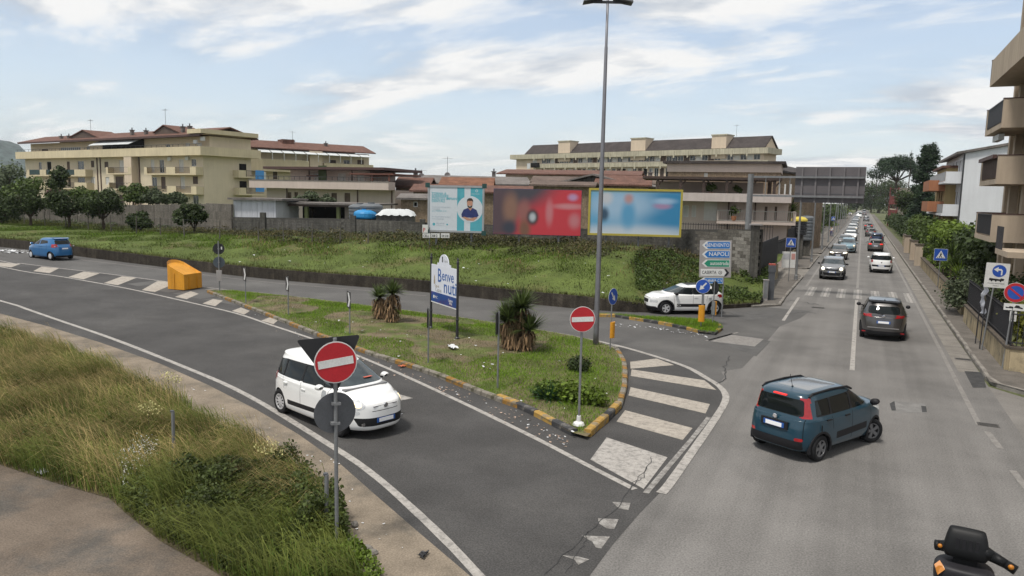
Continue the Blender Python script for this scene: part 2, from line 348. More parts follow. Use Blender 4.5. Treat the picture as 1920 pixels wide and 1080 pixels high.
# main road lines
line('centre_line', [(0.08, 27.6), (0.08, 48.0)], 0.16, m_line, world=True, parent=main, z=0.004)
line('centre_line', [(0.08, 54.5), (0.08, 330)], 0.16, m_faint, world=True, parent=main, z=0.004)
line('edge_line', [(3.2, 22.3), (3.22, 80), (3.2, 330)], 0.14, m_faint, world=True, parent=main, z=0.004)
for a, b in ((20.4, 21.8), (17.6, 18.8), (14.6, 16.0)): line('edge_line', [(3.35 + (22 - a) * .03, a), (3.3 + (22 - b) * .03, b)], 0.15, m_faint, world=True, parent=main, z=0.004)
line('edge_line', [(-3.08, 37.5), (-3.08, 47.2)], 0.15, m_line, world=True, parent=main, z=0.0075)
line('edge_line', [(-3.08, 53.5), (-3.08, 330)], 0.14, m_faint, world=True, parent=main, z=0.004)
line('edge_line', [(-5.4, 30.3), (-4.55, 33.0)], 0.12, m_faint, world=True, parent=main, z=0.0075)
mark('painted_patch', GTL([(1332, 640), (1372, 628), (1432, 636), (1415, 650)]), m_faint, z=0.008, parent=back)
for t in (-2.62, -1.72, -0.82, 0.12, 1.12, 2.12, 3.0):
    for j, (a, b) in enumerate(((-.25, -.09), (-.07, .09), (.11, .25))):
        s0 = 48.6 + rng.uniform(-.15, .15); s1 = 53.7 + rng.uniform(-.2, .1)
        mark('crossing_stripe', [(t + a, s0), (t + b, s0), (t + b, s1), (t + a, s1)], m_worn if j != 1 else m_line, z=0.0045, parent=main)
# patched covers and cracks
m_tar = mat('tar_patch', (0.05, 0.05, 0.05), 0.9, var=0.3, scale=4, fine=0.3, fscale=40)
mark('asphalt_patch', GTL([(1668, 757), (1678, 752), (1735, 757), (1737, 774), (1676, 774)]), mat('patch_grey', (0.17, 0.165, 0.158), 0.9, var=0.2, scale=3, fine=0.2), z=0.004, parent=main)
mark('tar_patch', GTL([(1668, 757), (1677, 752), (1680, 770), (1672, 770)]), m_tar, z=0.0055, parent=main)
mark('tar_patch', GTL([(1727, 761), (1736, 762), (1738, 773), (1729, 773)]), m_tar, z=0.0055, parent=main)
mark('tar_patch', GTL([(1808, 696), (1842, 698), (1849, 727), (1824, 727)]), m_tar, z=0.0065, parent=main)
mark('tar_patch', GTL([(1318, 635), (1370, 625), (1445, 640), (1418, 668), (1395, 660)]), mat('patch_dark', (0.09, 0.088, 0.086), 0.9, var=0.2, scale=2, fine=0.2), z=0.0075, parent=back)
mark('tar_patch', GTL([(1362, 585), (1435, 583), (1461, 590), (1440, 597), (1400, 601)]), mat('patch_dark', (0, 0, 0)), z=0.0075, parent=back)
def crack(px, wd, parent, z=0.011):
    P = []
    for i in range(len(px) - 1):
        for k in range(6):
            t = k / 6; P.append((px[i][0] + (px[i+1][0] - px[i][0]) * t + rng.uniform(-3.2, 3.2), px[i][1] + (px[i+1][1] - px[i][1]) * t + rng.uniform(-2, 2)))
    line('crack', P + [px[-1]], wd, m_tar, z=z, parent=parent, n=2)
crack([(1222, 860), (1205, 895), (1185, 915), (1160, 950), (1105, 995), (1065, 1035), (1020, 1078)], 0.017, ramp, 0.013)
crack([(1215, 875), (1188, 905), (1182, 925)], 0.014, ramp, 0.013)
crack([(1105, 995), (1090, 1030), (1060, 1075)], 0.012, ramp, 0.013)
crack([(1468, 563), (1510, 566), (1536, 572)], 0.05, main, 0.0065); crack([(1475, 590), (1500, 585), (1530, 588)], 0.04, main, 0.0085)
crack([(1345, 722), (1362, 708), (1358, 690), (1368, 668)], 0.035, back, 0.012)
# drain covers
m_iron = mat('cast_iron', (0.09, 0.085, 0.08), 0.7, var=0.2, scale=6, metal=0.4)
for x, y, wd in ((1853, 797, 0.5), (1806, 674, 0.55), (1534, 577, 0.7)):
    p = G(x, y); dg = MB().box(-wd/2, wd/2, -wd*.32, wd*.32, -0.02, 0.005).build('drain_cover', m_iron, main, loc=(p.x, p.y, 0.004))
    mb = MB()
    for k in range(5): mb.box(-wd*.42, wd*.42, -wd*.27 + k*wd*.12, -wd*.22 + k*wd*.12, 0.005, 0.014)
    mb.build('grate_bar', m_iron, dg)

# ------------------------------------------------------------------ pavements, gutters, kerbs
def kerb_run(parent, pts, h, wd, step, m, z0=0.0, alt=None, inset=0.0):
    """separate kerb stones along a line of points; alt = list of materials taken in turn"""
    P = [Vector((p[0], p[1], 0)) for p in pts]; L_ = [0]
    for i in range(len(P) - 1): L_.append(L_[-1] + (P[i+1] - P[i]).length)
    def at(d):
        d = min(max(d, 0), L_[-1]); i = 0
        while i < len(P) - 2 and L_[i+1] < d: i += 1
        t = (d - L_[i]) / max(1e-6, L_[i+1] - L_[i]); return P[i].lerp(P[i+1], t)
    n = max(1, int(L_[-1] / step)); o = []
    for k in range(n):
        a, b = at(L_[-1] * k / n), at(L_[-1] * (k + 1) / n); d = (b - a); ln = d.length; ang = math.atan2(d.y, d.x); hh = h * rng.uniform(.92, 1.06); c = 0.03
        x0, x1 = 0.008, ln + 0.006
        me = MB().add([(x0, 0, -.1), (x1, 0, -.1), (x1, wd, -.1), (x0, wd, -.1), (x0, 0.0, hh - c), (x1, 0.0, hh - c), (x0, c, hh), (x1, c, hh), (x0, wd - c, hh), (x1, wd - c, hh), (x0, wd, hh - c), (x1, wd, hh - c)],
                     [(0, 1, 5, 4), (4, 5, 7, 6), (6, 7, 9, 8), (8, 9, 11, 10), (10, 11, 2, 3), (0, 4, 6, 8, 10, 3), (1, 2, 11, 9, 7, 5)]).mesh('kerb_stone', alt[k % len(alt)] if alt else m)
        q = inst(me, 'kerb_stone', parent, (a.x, a.y, z0 + zroad(a.x)), (rng.uniform(-.015, .015), rng.uniform(-.01, .01), ang + rng.uniform(-.02, .02))); o.append(q)
    return o
def slab_pave(name, pts, h, m): 
    o = sheet(name, pts, h, m); return struct(o)
pr = slab_pave('pavement_right', [(4.12, 27.6), (4.12, 400), (5.3, 400), (5.3, 29.6), (40, 29.0), (40, 26.5), (5.0, 26.7)], 0.12, m_pave)
kerb_run(pr, [(4.12, 140), (4.12, 28.2), (4.35, 27.2), (5.0, 26.72), (14, 26.55)], 0.13, 0.16, 1.0, m_kerb)
gt = sheet('gutter', [(3.42, 29.3), (4.08, 29.3), (4.08, 400), (3.42, 400)], 0.006, m_gut); struct(gt)
mb = MB()
for k in range(60): mb.box(3.42, 4.08, 29.9 + k*1.5, 29.92 + k*1.5, 0.0, 0.0075)
mb.build('slab_joint', m_tar, gt)
pl = slab_pave('pavement_left', GL([(1464, 572), (1472, 559), (1507, 519), (1474, 516), (1448, 550), (1426, 576)]), 0.12, m_pave)
kerb_run(pl, GL([(1412, 577), (1464, 574), (1474, 558), (1507, 519.5), (1499, 516)])[::1], 0.13, 0.16, 1.0, m_kerb)
pl2 = slab_pave('pavement_left', [(-3.72, 67.5), (-3.72, 84), (-5.6, 84), (-5.6, 68.5)], 0.12, m_pave); pl3 = slab_pave('pavement_left', [(-3.72, 88), (-3.72, 400), (-5.6, 400), (-5.6, 88)], 0.12, m_pave)
kerb_run(pl2, [(-5.5, 67.2), (-3.72, 67.2), (-3.72, 84)], 0.13, 0.16, 1.2, m_kerb); kerb_run(pl3, [(-5.5, 88), (-3.72, 88), (-3.72, 150)], 0.13, 0.16, 1.5, m_kerb)
dl = sheet('side_entrance', [(-3.72, 46), (-3.72, 400), (-30, 400), (-30, 60)], -0.008, m_gut); struct(dl)

# ------------------------------------------------------------------ traffic islands
m_soil = mat('island_soil', (0.135, 0.108, 0.068), 0.95, var=0.35, scale=1.2, fine=0.3, fscale=20, bump=0.6, bscale=25, dirt=((0.085, 0.105, 0.03), 0.55, 0.46, 0.56))
m_ky = mat('kerb_paint_yellow', (0.36, 0.215, 0.045), 0.8, var=0.2, scale=5, dirt=((0.17, 0.145, 0.10), 4, 0.5, 0.66), bump=0.4, bscale=25)
m_kb = mat('kerb_paint_black', (0.035, 0.035, 0.037), 0.8, var=0.3, scale=5, dirt=((0.13, 0.12, 0.105), 4, 0.55, 0.7), bump=0.4, bscale=25)
m_kw = mat('kerb_weathered', (0.21, 0.19, 0.16), 0.9, var=0.3, scale=4, dirt=((0.08, 0.075, 0.05), 3, 0.5, 0.62), bump=0.5, bscale=25)
m_kr = mat('kerb_paint_rusty', (0.27, 0.145, 0.035), 0.9, var=0.3, scale=5, dirt=((0.13, 0.11, 0.08), 4, 0.48, 0.62), bump=0.5, bscale=25)
isl_near = [(388, 549), (450, 573), (520, 601), (600, 633), (700, 669), (800, 701), (900, 741), (985, 772), (1068, 817), (1100, 826)]
isl_right = [(1100, 826), (1112, 816), (1142, 790), (1165, 768), (1175, 725), (1173, 683), (1158, 658)]
isl_back = [(1158, 658), (1110, 641), (1000, 620), (880, 601), (790, 589), (692, 576), (532, 557), (440, 547), (388, 545)]
I_poly = [GT(*p) for p in isl_near[:-1] + isl_right[:-1] + isl_back[:-1]]
def island(name, poly, h, label, crown=0.1):
    bm = bmesh.new(); f = bm.faces.new([bm.verts.new((p.x, p.y, 0)) for p in poly]); xs = [p.x for p in poly]; ys = [p.y for p in poly]
    for k in range(1, 30):
        bmesh.ops.bisect_plane(bm, geom=bm.verts[:]+bm.edges[:]+bm.faces[:], plane_co=(min(xs) + (max(xs)-min(xs))*k/30, 0, 0), plane_no=(1, 0, 0))
    for k in range(1, 12): bmesh.ops.bisect_plane(bm, geom=bm.verts[:]+bm.edges[:]+bm.faces[:], plane_co=(0, min(ys) + (max(ys)-min(ys))*k/12, 0), plane_no=(0, 1, 0))
    for v in bm.verts: v.co.z = isl_z(v.co.x, v.co.y, poly, h, crown)
    bmesh.ops.recalc_face_normals(bm, faces=bm.faces[:])
    if sum(q.normal.z for q in bm.faces) < 0: bmesh.ops.reverse_faces(bm, faces=bm.faces[:])
    me = bpy.data.meshes.new(name); bm.to_mesh(me); bm.free(); me.materials.append(m_soil); return struct(inst(me, name), label)
def dist_poly(x, y, poly):
    b = 1e9
    for i in range(len(poly)):
        a, c = poly[i], poly[(i+1) % len(poly)]; dx, dy = c.x - a.x, c.y - a.y; t = max(0, min(1, ((x-a.x)*dx + (y-a.y)*dy) / max(1e-9, dx*dx + dy*dy))); b = min(b, math.hypot(x - a.x - dx*t, y - a.y - dy*t))
    return b
def isl_z(x, y, poly, h, crown): return zroad(x) + h + crown * sst(dist_poly(x, y, poly) / 1.6)
isl = island('traffic_island', I_poly, 0.10, 'long grassy traffic island with painted kerb between the two roads')
K = [m_kr, m_kw]
kerb_run(isl, smooth_line([Vector((p.x, p.y, 0)) for p in GTL(isl_near[:8])], 4), 0.14, 0.17, 0.95, m_kerb, alt=[m_kr, m_kw, m_kw])
kerb_run(isl, GTL([(930, 750), (985, 772), (1070, 818)]), 0.17, 0.19, 0.85, m_kerb, alt=[m_ky, m_kb])
kerb_run(isl, GTL([(1108, 820), (1142, 790), (1166, 766)]), 0.19, 0.2, 0.55, m_kerb, alt=[m_ky, m_ky, m_kb, m_ky])
kerb_run(isl, smooth_line([Vector((p.x, p.y, 0)) for p in GTL([(1166, 766), (1176, 725), (1174, 683), (1159, 657)])], 4), 0.14, 0.17, 0.6, m_kerb, alt=[m_kw, m_kr])
kerb_run(isl, smooth_line([Vector((p.x, p.y, 0)) for p in GTL(isl_back[::1])], 4), 0.115, 0.14, 1.6, m_kw)
C1 = lambda p: crop(1150, 420, 4.8, p)
s_near = C1([(-130, 838), (0, 838), (210, 872), (380, 898), (520, 925), (670, 955), (780, 988), (915, 1003)]); s_right = C1([(915, 1003), (985, 955), (965, 925)]); s_back = C1([(965, 925), (880, 885), (500, 862), (250, 852), (0, 832), (-130, 832)])
S_poly = GTL(s_near[:-1] + s_right[:-1] + s_back)
isl2 = island('traffic_island', S_poly, 0.09, 'small grassy traffic island with yellow and black kerb at the junction', 0.05)
kerb_run(isl2, GTL(s_near), 0.15, 0.17, 0.75, m_kerb, alt=[m_ky, m_kb]); kerb_run(isl2, GTL(s_right), 0.15, 0.17, 0.5, m_kerb, alt=[m_kb, m_ky]); kerb_run(isl2, GTL(s_back), 0.13, 0.15, 0.9, m_kerb, alt=[m_kb, m_kw])

# ------------------------------------------------------------------ grass bank behind the retaining wall
BWp = smooth_line([Vector((p.x, p.y, 0)) for p in GTL(BW)], 5)
bank_dirs = []
for i, p in enumerate(BWp):
    d = (BWp[min(i+1, len(BWp)-1)] - BWp[max(i-1, 0)]).normalized(); n = Vector((-d.y, d.x, 0))
    k_ = sst((i - (len(BWp) - 16)) / 14); n = n.lerp(Vector((-0.04, 1, 0)).normalized(), k_).normalized()
    bank_dirs.append(n)
def bank_rise(x): return 0.55 + 1.25 * sst((x + 62) / 36)
def bank_h(x, d): 
    w_ = 0.62 * (1 - 0.75 * sst((x + 13) / 7))
    return zroad(x) + w_ + bank_rise(x) * sst(d / 9.5) * (1 - 0.35 * sst((x + 12) / 6))
def bank_z(x, y):
    b = 1e9
    for i in range(0, len(BWp) - 1):
        a, c = BWp[i], BWp[i+1]; dx, dy = c.x - a.x, c.y - a.y; t = max(0, min(1, ((x-a.x)*dx + (y-a.y)*dy) / (dx*dx + dy*dy))); b = min(b, math.hypot(x - a.x - dx*t, y - a.y - dy*t))
    return bank_h(x, b)
V = []; F = []; DS = [0.12, 0.8, 1.6, 2.6, 3.8, 5, 6.5, 8, 10, 13, 18, 26, 40, 60, 90]
for i, p in enumerate(BWp):
    for d in DS:
        if p.x > -30: d = min(d, 22 + 60 * sst((-p.x - 10) / 20))
        q = p + bank_dirs[i] * d; V.append((q.x, q.y, bank_h(p.x, d) + (0.10 * math.sin(q.x * 1.3 + d) + 0.07 * math.sin(q.x * .7 - d * 2) if d > .5 else 0)))
nd_ = len(DS)
for i in range(len(BWp) - 1):
    for k in range(nd_ - 1): F.append((i*nd_+k, (i+1)*nd_+k, (i+1)*nd_+k+1, i*nd_+k+1))
m_bank = mat('bank_turf', (0.075, 0.10, 0.024), 0.95, var=0.3, scale=0.6, fine=0.3, fscale=10, bump=0.8, bscale=8, dirt=((0.115, 0.10, 0.045), 0.35, 0.56, 0.7))
mbk = MB(); mbk.v = V; mbk.f = F; bank = mbk.build('grass_bank', m_bank, smooth=True); struct(bank, 'grass bank rising behind the low retaining wall')
rw = thing('retaining_wall', 'low dark mossy concrete retaining wall along the back road', 'wall', BWp[0])
m_rw = mat('mossy_concrete', (0.045, 0.038, 0.030), 0.95, var=0.4, scale=1.5, fine=0.3, fscale=15, bump=0.9, bscale=12, streak=0.3, rand=0.15)
for i in range(0, len(BWp) - 1, 2):
    j = min(i + 2, len(BWp) - 1); a, b = BWp[i], BWp[j]; n = Vector((-(b-a).y, (b-a).x, 0)).normalized() * 0.28; ha, hb = bank_h(a.x, 0) - zroad(a.x) + .05, bank_h(b.x, 0) - zroad(b.x) + .05
    za, zb = zroad(a.x) - .1, zroad(b.x) - .1; v = [(a.x, a.y, za), (b.x, b.y, zb), (b.x+n.x, b.y+n.y, zb), (a.x+n.x, a.y+n.y, za), (a.x, a.y, za+ha+.1), (b.x, b.y, zb+hb+.1), (b.x+n.x, b.y+n.y, zb+hb+.1), (a.x+n.x, a.y+n.y, za+ha+.1)]
    v = [tuple(Vector(q) - BWp[0]) for q in v]
    MB().add(v, [(0,3,2,1),(4,5,6,7),(0,1,5,4),(1,2,6,5),(2,3,7,6),(3,0,4,7)]).build('wall_section', m_rw, rw)
# far hill on the left, blue-grey of distant haze painted into its colour
hv = []; hf = []; NX = 60
for i in range(NX):
    px = -260 + 1000 * i / (NX - 1); base = DP(px, 420, 1100)
    hgt = 88 * math.exp(-((px + 60) / 130) ** 2) + 18 + 10 * math.sin(px * .021) + 4 * math.sin(px * .07); hgt = hgt * (1 if px < 420 else .75)
    for k, (dd, zk) in enumerate(((0, -5), (60, .55), (130, .85), (220, 1.0), (500, .6))): q = DP(px, 420, 1100 + dd); hv.append((q.x, q.y, -5 if k == 0 else hgt * zk * (1 + .06 * math.sin(px * .11 + k))))
for i in range(NX - 1):
    for k in range(4): hf.append((i*5+k, (i+1)*5+k, (i+1)*5+k+1, i*5+k+1))
mbk = MB(); mbk.v = hv; mbk.f = hf
hill = mbk.build('hill', mat('hill_haze_tint', (0.07, 0.09, 0.085), 1.0, var=0.35, scale=0.02, fine=0.35, fscale=0.12), smooth=True); struct(hill, 'hazy wooded hill on the left horizon')
# ================================================================== vehicles
m_glass = mat('car_glass', (0.008, 0.011, 0.012), 0.04, var=0.0, fine=0.0, spec=0.28)
m_shield = mat('windscreen_glass', (0.035, 0.045, 0.048), 0.05, var=0.5, scale=3, fine=0.0, spec=0.7)
m_rubber = mat('tyre_rubber', (0.017, 0.017, 0.018), 0.85, var=0.15, scale=8)
m_trim = mat('black_trim', (0.014, 0.014, 0.016), 0.6, var=0.15, scale=5, spec=.25)
m_gap = plain('panel_gap', (0.008, 0.008, 0.008), 0.9)
m_rim = plain('alloy_rim', (0.55, 0.55, 0.56), 0.35, metal=0.25)
m_rimd = plain('dark_rim', (0.03, 0.03, 0.032), 0.4, metal=0.5)
m_chrome = plain('chrome', (0.7, 0.7, 0.72), 0.12, metal=1.0)
m_red = mat('tail_lens', (0.32, 0.008, 0.012), 0.15, var=0.2, scale=14, fine=0, coat=0.6)
m_redlit = plain('brake_lens', (0.45, 0.01, 0.01), 0.2, emit=((1.0, 0.06, 0.05), 0.7))
m_lens = mat('head_lens', (0.55, 0.56, 0.57), 0.1, var=0.3, scale=12, fine=0, coat=0.8)
m_lit = plain('lit_lamp', (0.9, 0.85, 0.7), 0.2, emit=((1.0, 0.90, 0.70), 1.6))
m_warm = plain('warm_lamp', (0.9, 0.75, 0.5), 0.2, emit=((1.0, 0.72, 0.38), 0.9))
m_plate = plain('plate_white', (0.85, 0.85, 0.85), 0.5); m_plb = plain('plate_blue', (0.02, 0.09, 0.32), 0.5)
m_amber = plain('amber_lens', (0.42, 0.15, 0.01), 0.3)
def paintm(name, rgb, metal=0.0, rough=0.28): return mat('paint_' + name, rgb, rough, var=0.03, scale=1.5, fine=0.0, metal=metal, coat=0.6)

def rpoly(P, r, n=3):
    o = []; k = len(P)
    for i in range(k):
        a, b, c = Vector(P[i-1]), Vector(P[i]), Vector(P[(i+1) % k]); d1, d2 = (a-b), (c-b); q = min(r, d1.length*.45, d2.length*.45); p1, p2 = b + d1.normalized()*q, b + d2.normalized()*q
        for j in range(n + 1): t = j / n; o.append(tuple(p1*(1-t)**2 + b*2*t*(1-t) + p2*t*t))
    return o
def ell(cx, cz, rx, rz, n=16): return [(cx + rx*math.cos(2*math.pi*i/n), cz + rz*math.sin(2*math.pi*i/n)) for i in range(n)]
def loft(C, sub=3, NP=76):
    """C: rows of (zr, zf, xr, xf, w, nr, nf), bottom to top"""
    C = np.array(C, float); rows = []
    for i in range(len(C) - 1):
        a, b, c, d = C[max(i-1, 0)], C[i], C[i+1], C[min(i+2, len(C)-1)]; m1, m2 = (c - a) * .5, (d - b) * .5
        for q in range(C.shape[1]):           # limit tangents so nothing overshoots
            dl = c[q] - b[q]
            for mm in (m1, m2):
                if dl == 0 or mm[q] * dl <= 0: mm[q] = 0
                elif abs(mm[q]) > 2.2 * abs(dl): mm[q] = 2.2 * dl
        for k in range(sub):
            t = k / sub; rows.append((2*t**3-3*t*t+1)*b + (t**3-2*t*t+t)*m1 + (-2*t**3+3*t*t)*c + (t**3-t*t)*m2)
    rows.append(C[-1]); V = []; F = []
    for (zr, zf, xr, xf, w_, nr_, nf_) in rows:
        xc = (xr + xf) / 2; a = (xf - xr) / 2
        for i in range(NP):
            th = 2 * math.pi * i / NP; c, s = math.cos(th), math.sin(th); n = nf_ if c >= 0 else nr_
            x = xc + a * math.copysign(abs(c) ** (2/n), c); y = w_ * math.copysign(abs(s) ** (2/n), s); u = min(1, max(0, (x - xr) / max(1e-3, xf - xr))); V.append((x, y, zr + (zf - zr) * u))
    for k in range(len(rows) - 1):
        for i in range(NP): F.append((k*NP+i, k*NP+(i+1) % NP, (k+1)*NP+(i+1) % NP, (k+1)*NP+i))
    F.append(tuple(range(NP))[::-1]); F.append(tuple(range((len(rows)-1)*NP, len(rows)*NP)))
    return V, F
class Shell:
    def __init__(s, C):
        V, F = loft(C); me = bpy.data.meshes.new('t'); me.from_pydata(V, [], F); s.bm = bmesh.new(); s.bm.from_mesh(me); bpy.data.meshes.remove(me); s.lay = s.bm.faces.layers.int.new('tag'); s.names = [('body', None)]
        s.bm.normal_update()
    def cut(s, view, side, P, name, m, dele=False, ny=0.25, over=False):
        bm = s.bm; P = [tuple(p) for p in P]; xs = [p[0] for p in P]; ys = [p[1] for p in P]; mg = 0.05
        ax = {'side': (0, 2), 'front': (1, 2), 'rear': (1, 2), 'top': (0, 1)}[view]
        def ok(f):
            n = f.normal; c = f.calc_center_median()
            if view == 'side' and not (n.y * side > ny): return False
            if view == 'front' and not (n.x > ny): return False
            if view == 'rear' and not (n.x < -ny): return False
            if view == 'top' and not (n.z > ny): return False
            if f[s.lay] and not dele and not over: return False
            a = [v.co[ax[0]] for v in f.verts]; b = [v.co[ax[1]] for v in f.verts]
            return max(a) > min(xs) - mg and min(a) < max(xs) + mg and max(b) > min(ys) - mg and min(b) < max(ys) + mg
        k = len(P); cand = {f for f in bm.faces if ok(f)}
        for i in range(k):
            a, b = P[i], P[(i+1) % k]; d = (b[0]-a[0], b[1]-a[1])
            if d[0]**2 + d[1]**2 < 1e-10: continue
            co = [0, 0, 0]; no = [0, 0, 0]; co[ax[0]], co[ax[1]] = a; no[ax[0]], no[ax[1]] = -d[1], d[0]
            lo = (min(a[0], b[0]) - .03, max(a[0], b[0]) + .03, min(a[1], b[1]) - .03, max(a[1], b[1]) + .03)
            fs = []
            for f in cand:
                q = [v.co[ax[0]] for v in f.verts]; r_ = [v.co[ax[1]] for v in f.verts]
                if max(q) > lo[0] and min(q) < lo[1] and max(r_) > lo[2] and min(r_) < lo[3]: fs.append(f)
            if not fs: continue
            g = list({e for f in fs for e in f.edges}) + list({v for f in fs for v in f.verts}) + fs
            ret = bmesh.ops.bisect_plane(bm, geom=g, dist=1e-5, plane_co=co, plane_no=no)
            cand |= {x for x in ret['geom'] if isinstance(x, bmesh.types.BMFace)}
        fs = [f for f in cand if f.is_valid]
        for f in fs: f.normal_update()
        if fs:
            cc = [f.calc_center_median() for f in fs]; ins = pts_in_poly(np.array([c[ax[0]] for c in cc]), np.array([c[ax[1]] for c in cc]), P); hit = [f for f, i in zip(fs, ins) if i]
            if dele: bmesh.ops.delete(bm, geom=hit, context='FACES')
            else:
                s.names.append((name, m)); t = len(s.names) - 1
                for f in hit: f[s.lay] = t
    def both(s, view, P, name, m, **k):
        for sd in (1, -1): s.cut(view, sd, P if view == 'side' else [(p[0]*sd, p[1]) for p in P], name, m, **k)
    def parts(s, root, body_m):
        for t, (nm, m) in enumerate(s.names):
            todo = {f for f in s.bm.faces if f[s.lay] == t}
            push = -0.006 if ('window' in nm or nm == 'windscreen') else (0.004 if nm in ('headlight', 'tail_light') else 0)
            while todo:
                if t == 0: fs = list(todo); todo = set()
                else:                      # one object for each connected piece
                    st_ = [todo.pop()]; fs = []
                    while st_:
                        f = st_.pop(); fs.append(f)
                        for v in f.verts:
                            for q in v.link_faces:
                                if q in todo: todo.discard(q); st_.append(q)
                    if sum(f.calc_area() for f in fs) < 2e-4: continue
                ids = {}; V = []; F = []
                for f in fs:
                    q = []
                    for v in f.verts:
                        if v not in ids: ids[v] = len(V); V.append(tuple(v.co + v.normal * push))
                        q.append(ids[v])
                    F.append(q)
                mb = MB(); mb.v = V; mb.f = F; mb.build(nm, m or body_m, root, smooth=True)
def wheel_mesh(r, wd, style):
    t = MB(); prof = [(r*.62, -wd/2), (r*.9, -wd/2), (r*.985, -wd*.40), (r, -wd*.25), (r, wd*.25), (r*.985, wd*.40), (r*.9, wd/2), (r*.62, wd/2), (r*.60, wd*.2), (r*.60, -wd*.2), (r*.62, -wd/2)]; t.lathe(prof, 28, cap=False)
    rot = lambda vs: [(x, z, y) for x, y, z in vs]
    t.v = rot(t.v); ty = t.mesh('tyre', m_rubber, True)
    rm = MB(); mm = plain('rim_graphite', (.16, .16, .165), .35, metal=.3) if style == 'dark' else m_rim
    if style == 'steel':
        rm.lathe([(r*.08, wd*.36), (r*.3, wd*.40), (r*.62, wd*.44), (r*.64, wd*.47), (r*.62, wd*.515), (r*.56, wd*.505), (r*.3, wd*.56), (0.01, wd*.57)], 24); rm.v = rot(rm.v)
    else:
        n = {'multi': 10, 'five': 5, 'dark': 5}[style]
        ring = [(r*.55, wd*.36), (r*.63, wd*.36), (r*.64, wd*.5), (r*.57, wd*.5)]; V = []; F = []
        for i in range(28):
            a = 2*math.pi*i/28
            for q, z in ring: V.append((q*math.cos(a), q*math.sin(a), z))
        for i in range(28):
            for k in range(4): F.append((i*4+k, i*4+(k+1) % 4, ((i+1) % 28)*4+(k+1) % 4, ((i+1) % 28)*4+k))
        rm.add(V, F); rm.lathe([(r*.13, wd*.3), (r*.13, wd*.48), (0.01, wd*.5)], 12)
        for i in range(n):
            a = 2*math.pi*i/n; c, s_ = math.cos(a), math.sin(a); h0, h1 = (r*.055, r*.045) if n > 5 else (r*.10, r*.15)
            q = [(r*.1, -h0, wd*.36), (r*.58, -h1, wd*.36), (r*.58, h1, wd*.36), (r*.1, h0, wd*.36), (r*.1, -h0, wd*.47), (r*.58, -h1, wd*.47), (r*.58, h1, wd*.47), (r*.1, h0, wd*.47)]
            rm.add([(x*c - y*s_, x*s_ + y*c, z) for x, y, z in q], [(0,3,2,1),(4,5,6,7),(0,1,5,4),(1,2,6,5),(2,3,7,6),(3,0,4,7)])
        rm.v = rot(rm.v)
    ri = rm.mesh('rim', mm)
    bk = MB(); bk.lathe([(r*.6, -wd*.2), (r*.6, wd*.25), (0.01, wd*.25)], 20); bk.v = rot(bk.v); b_ = bk.mesh('brake_disc', m_rimd)
    return ty, ri, b_
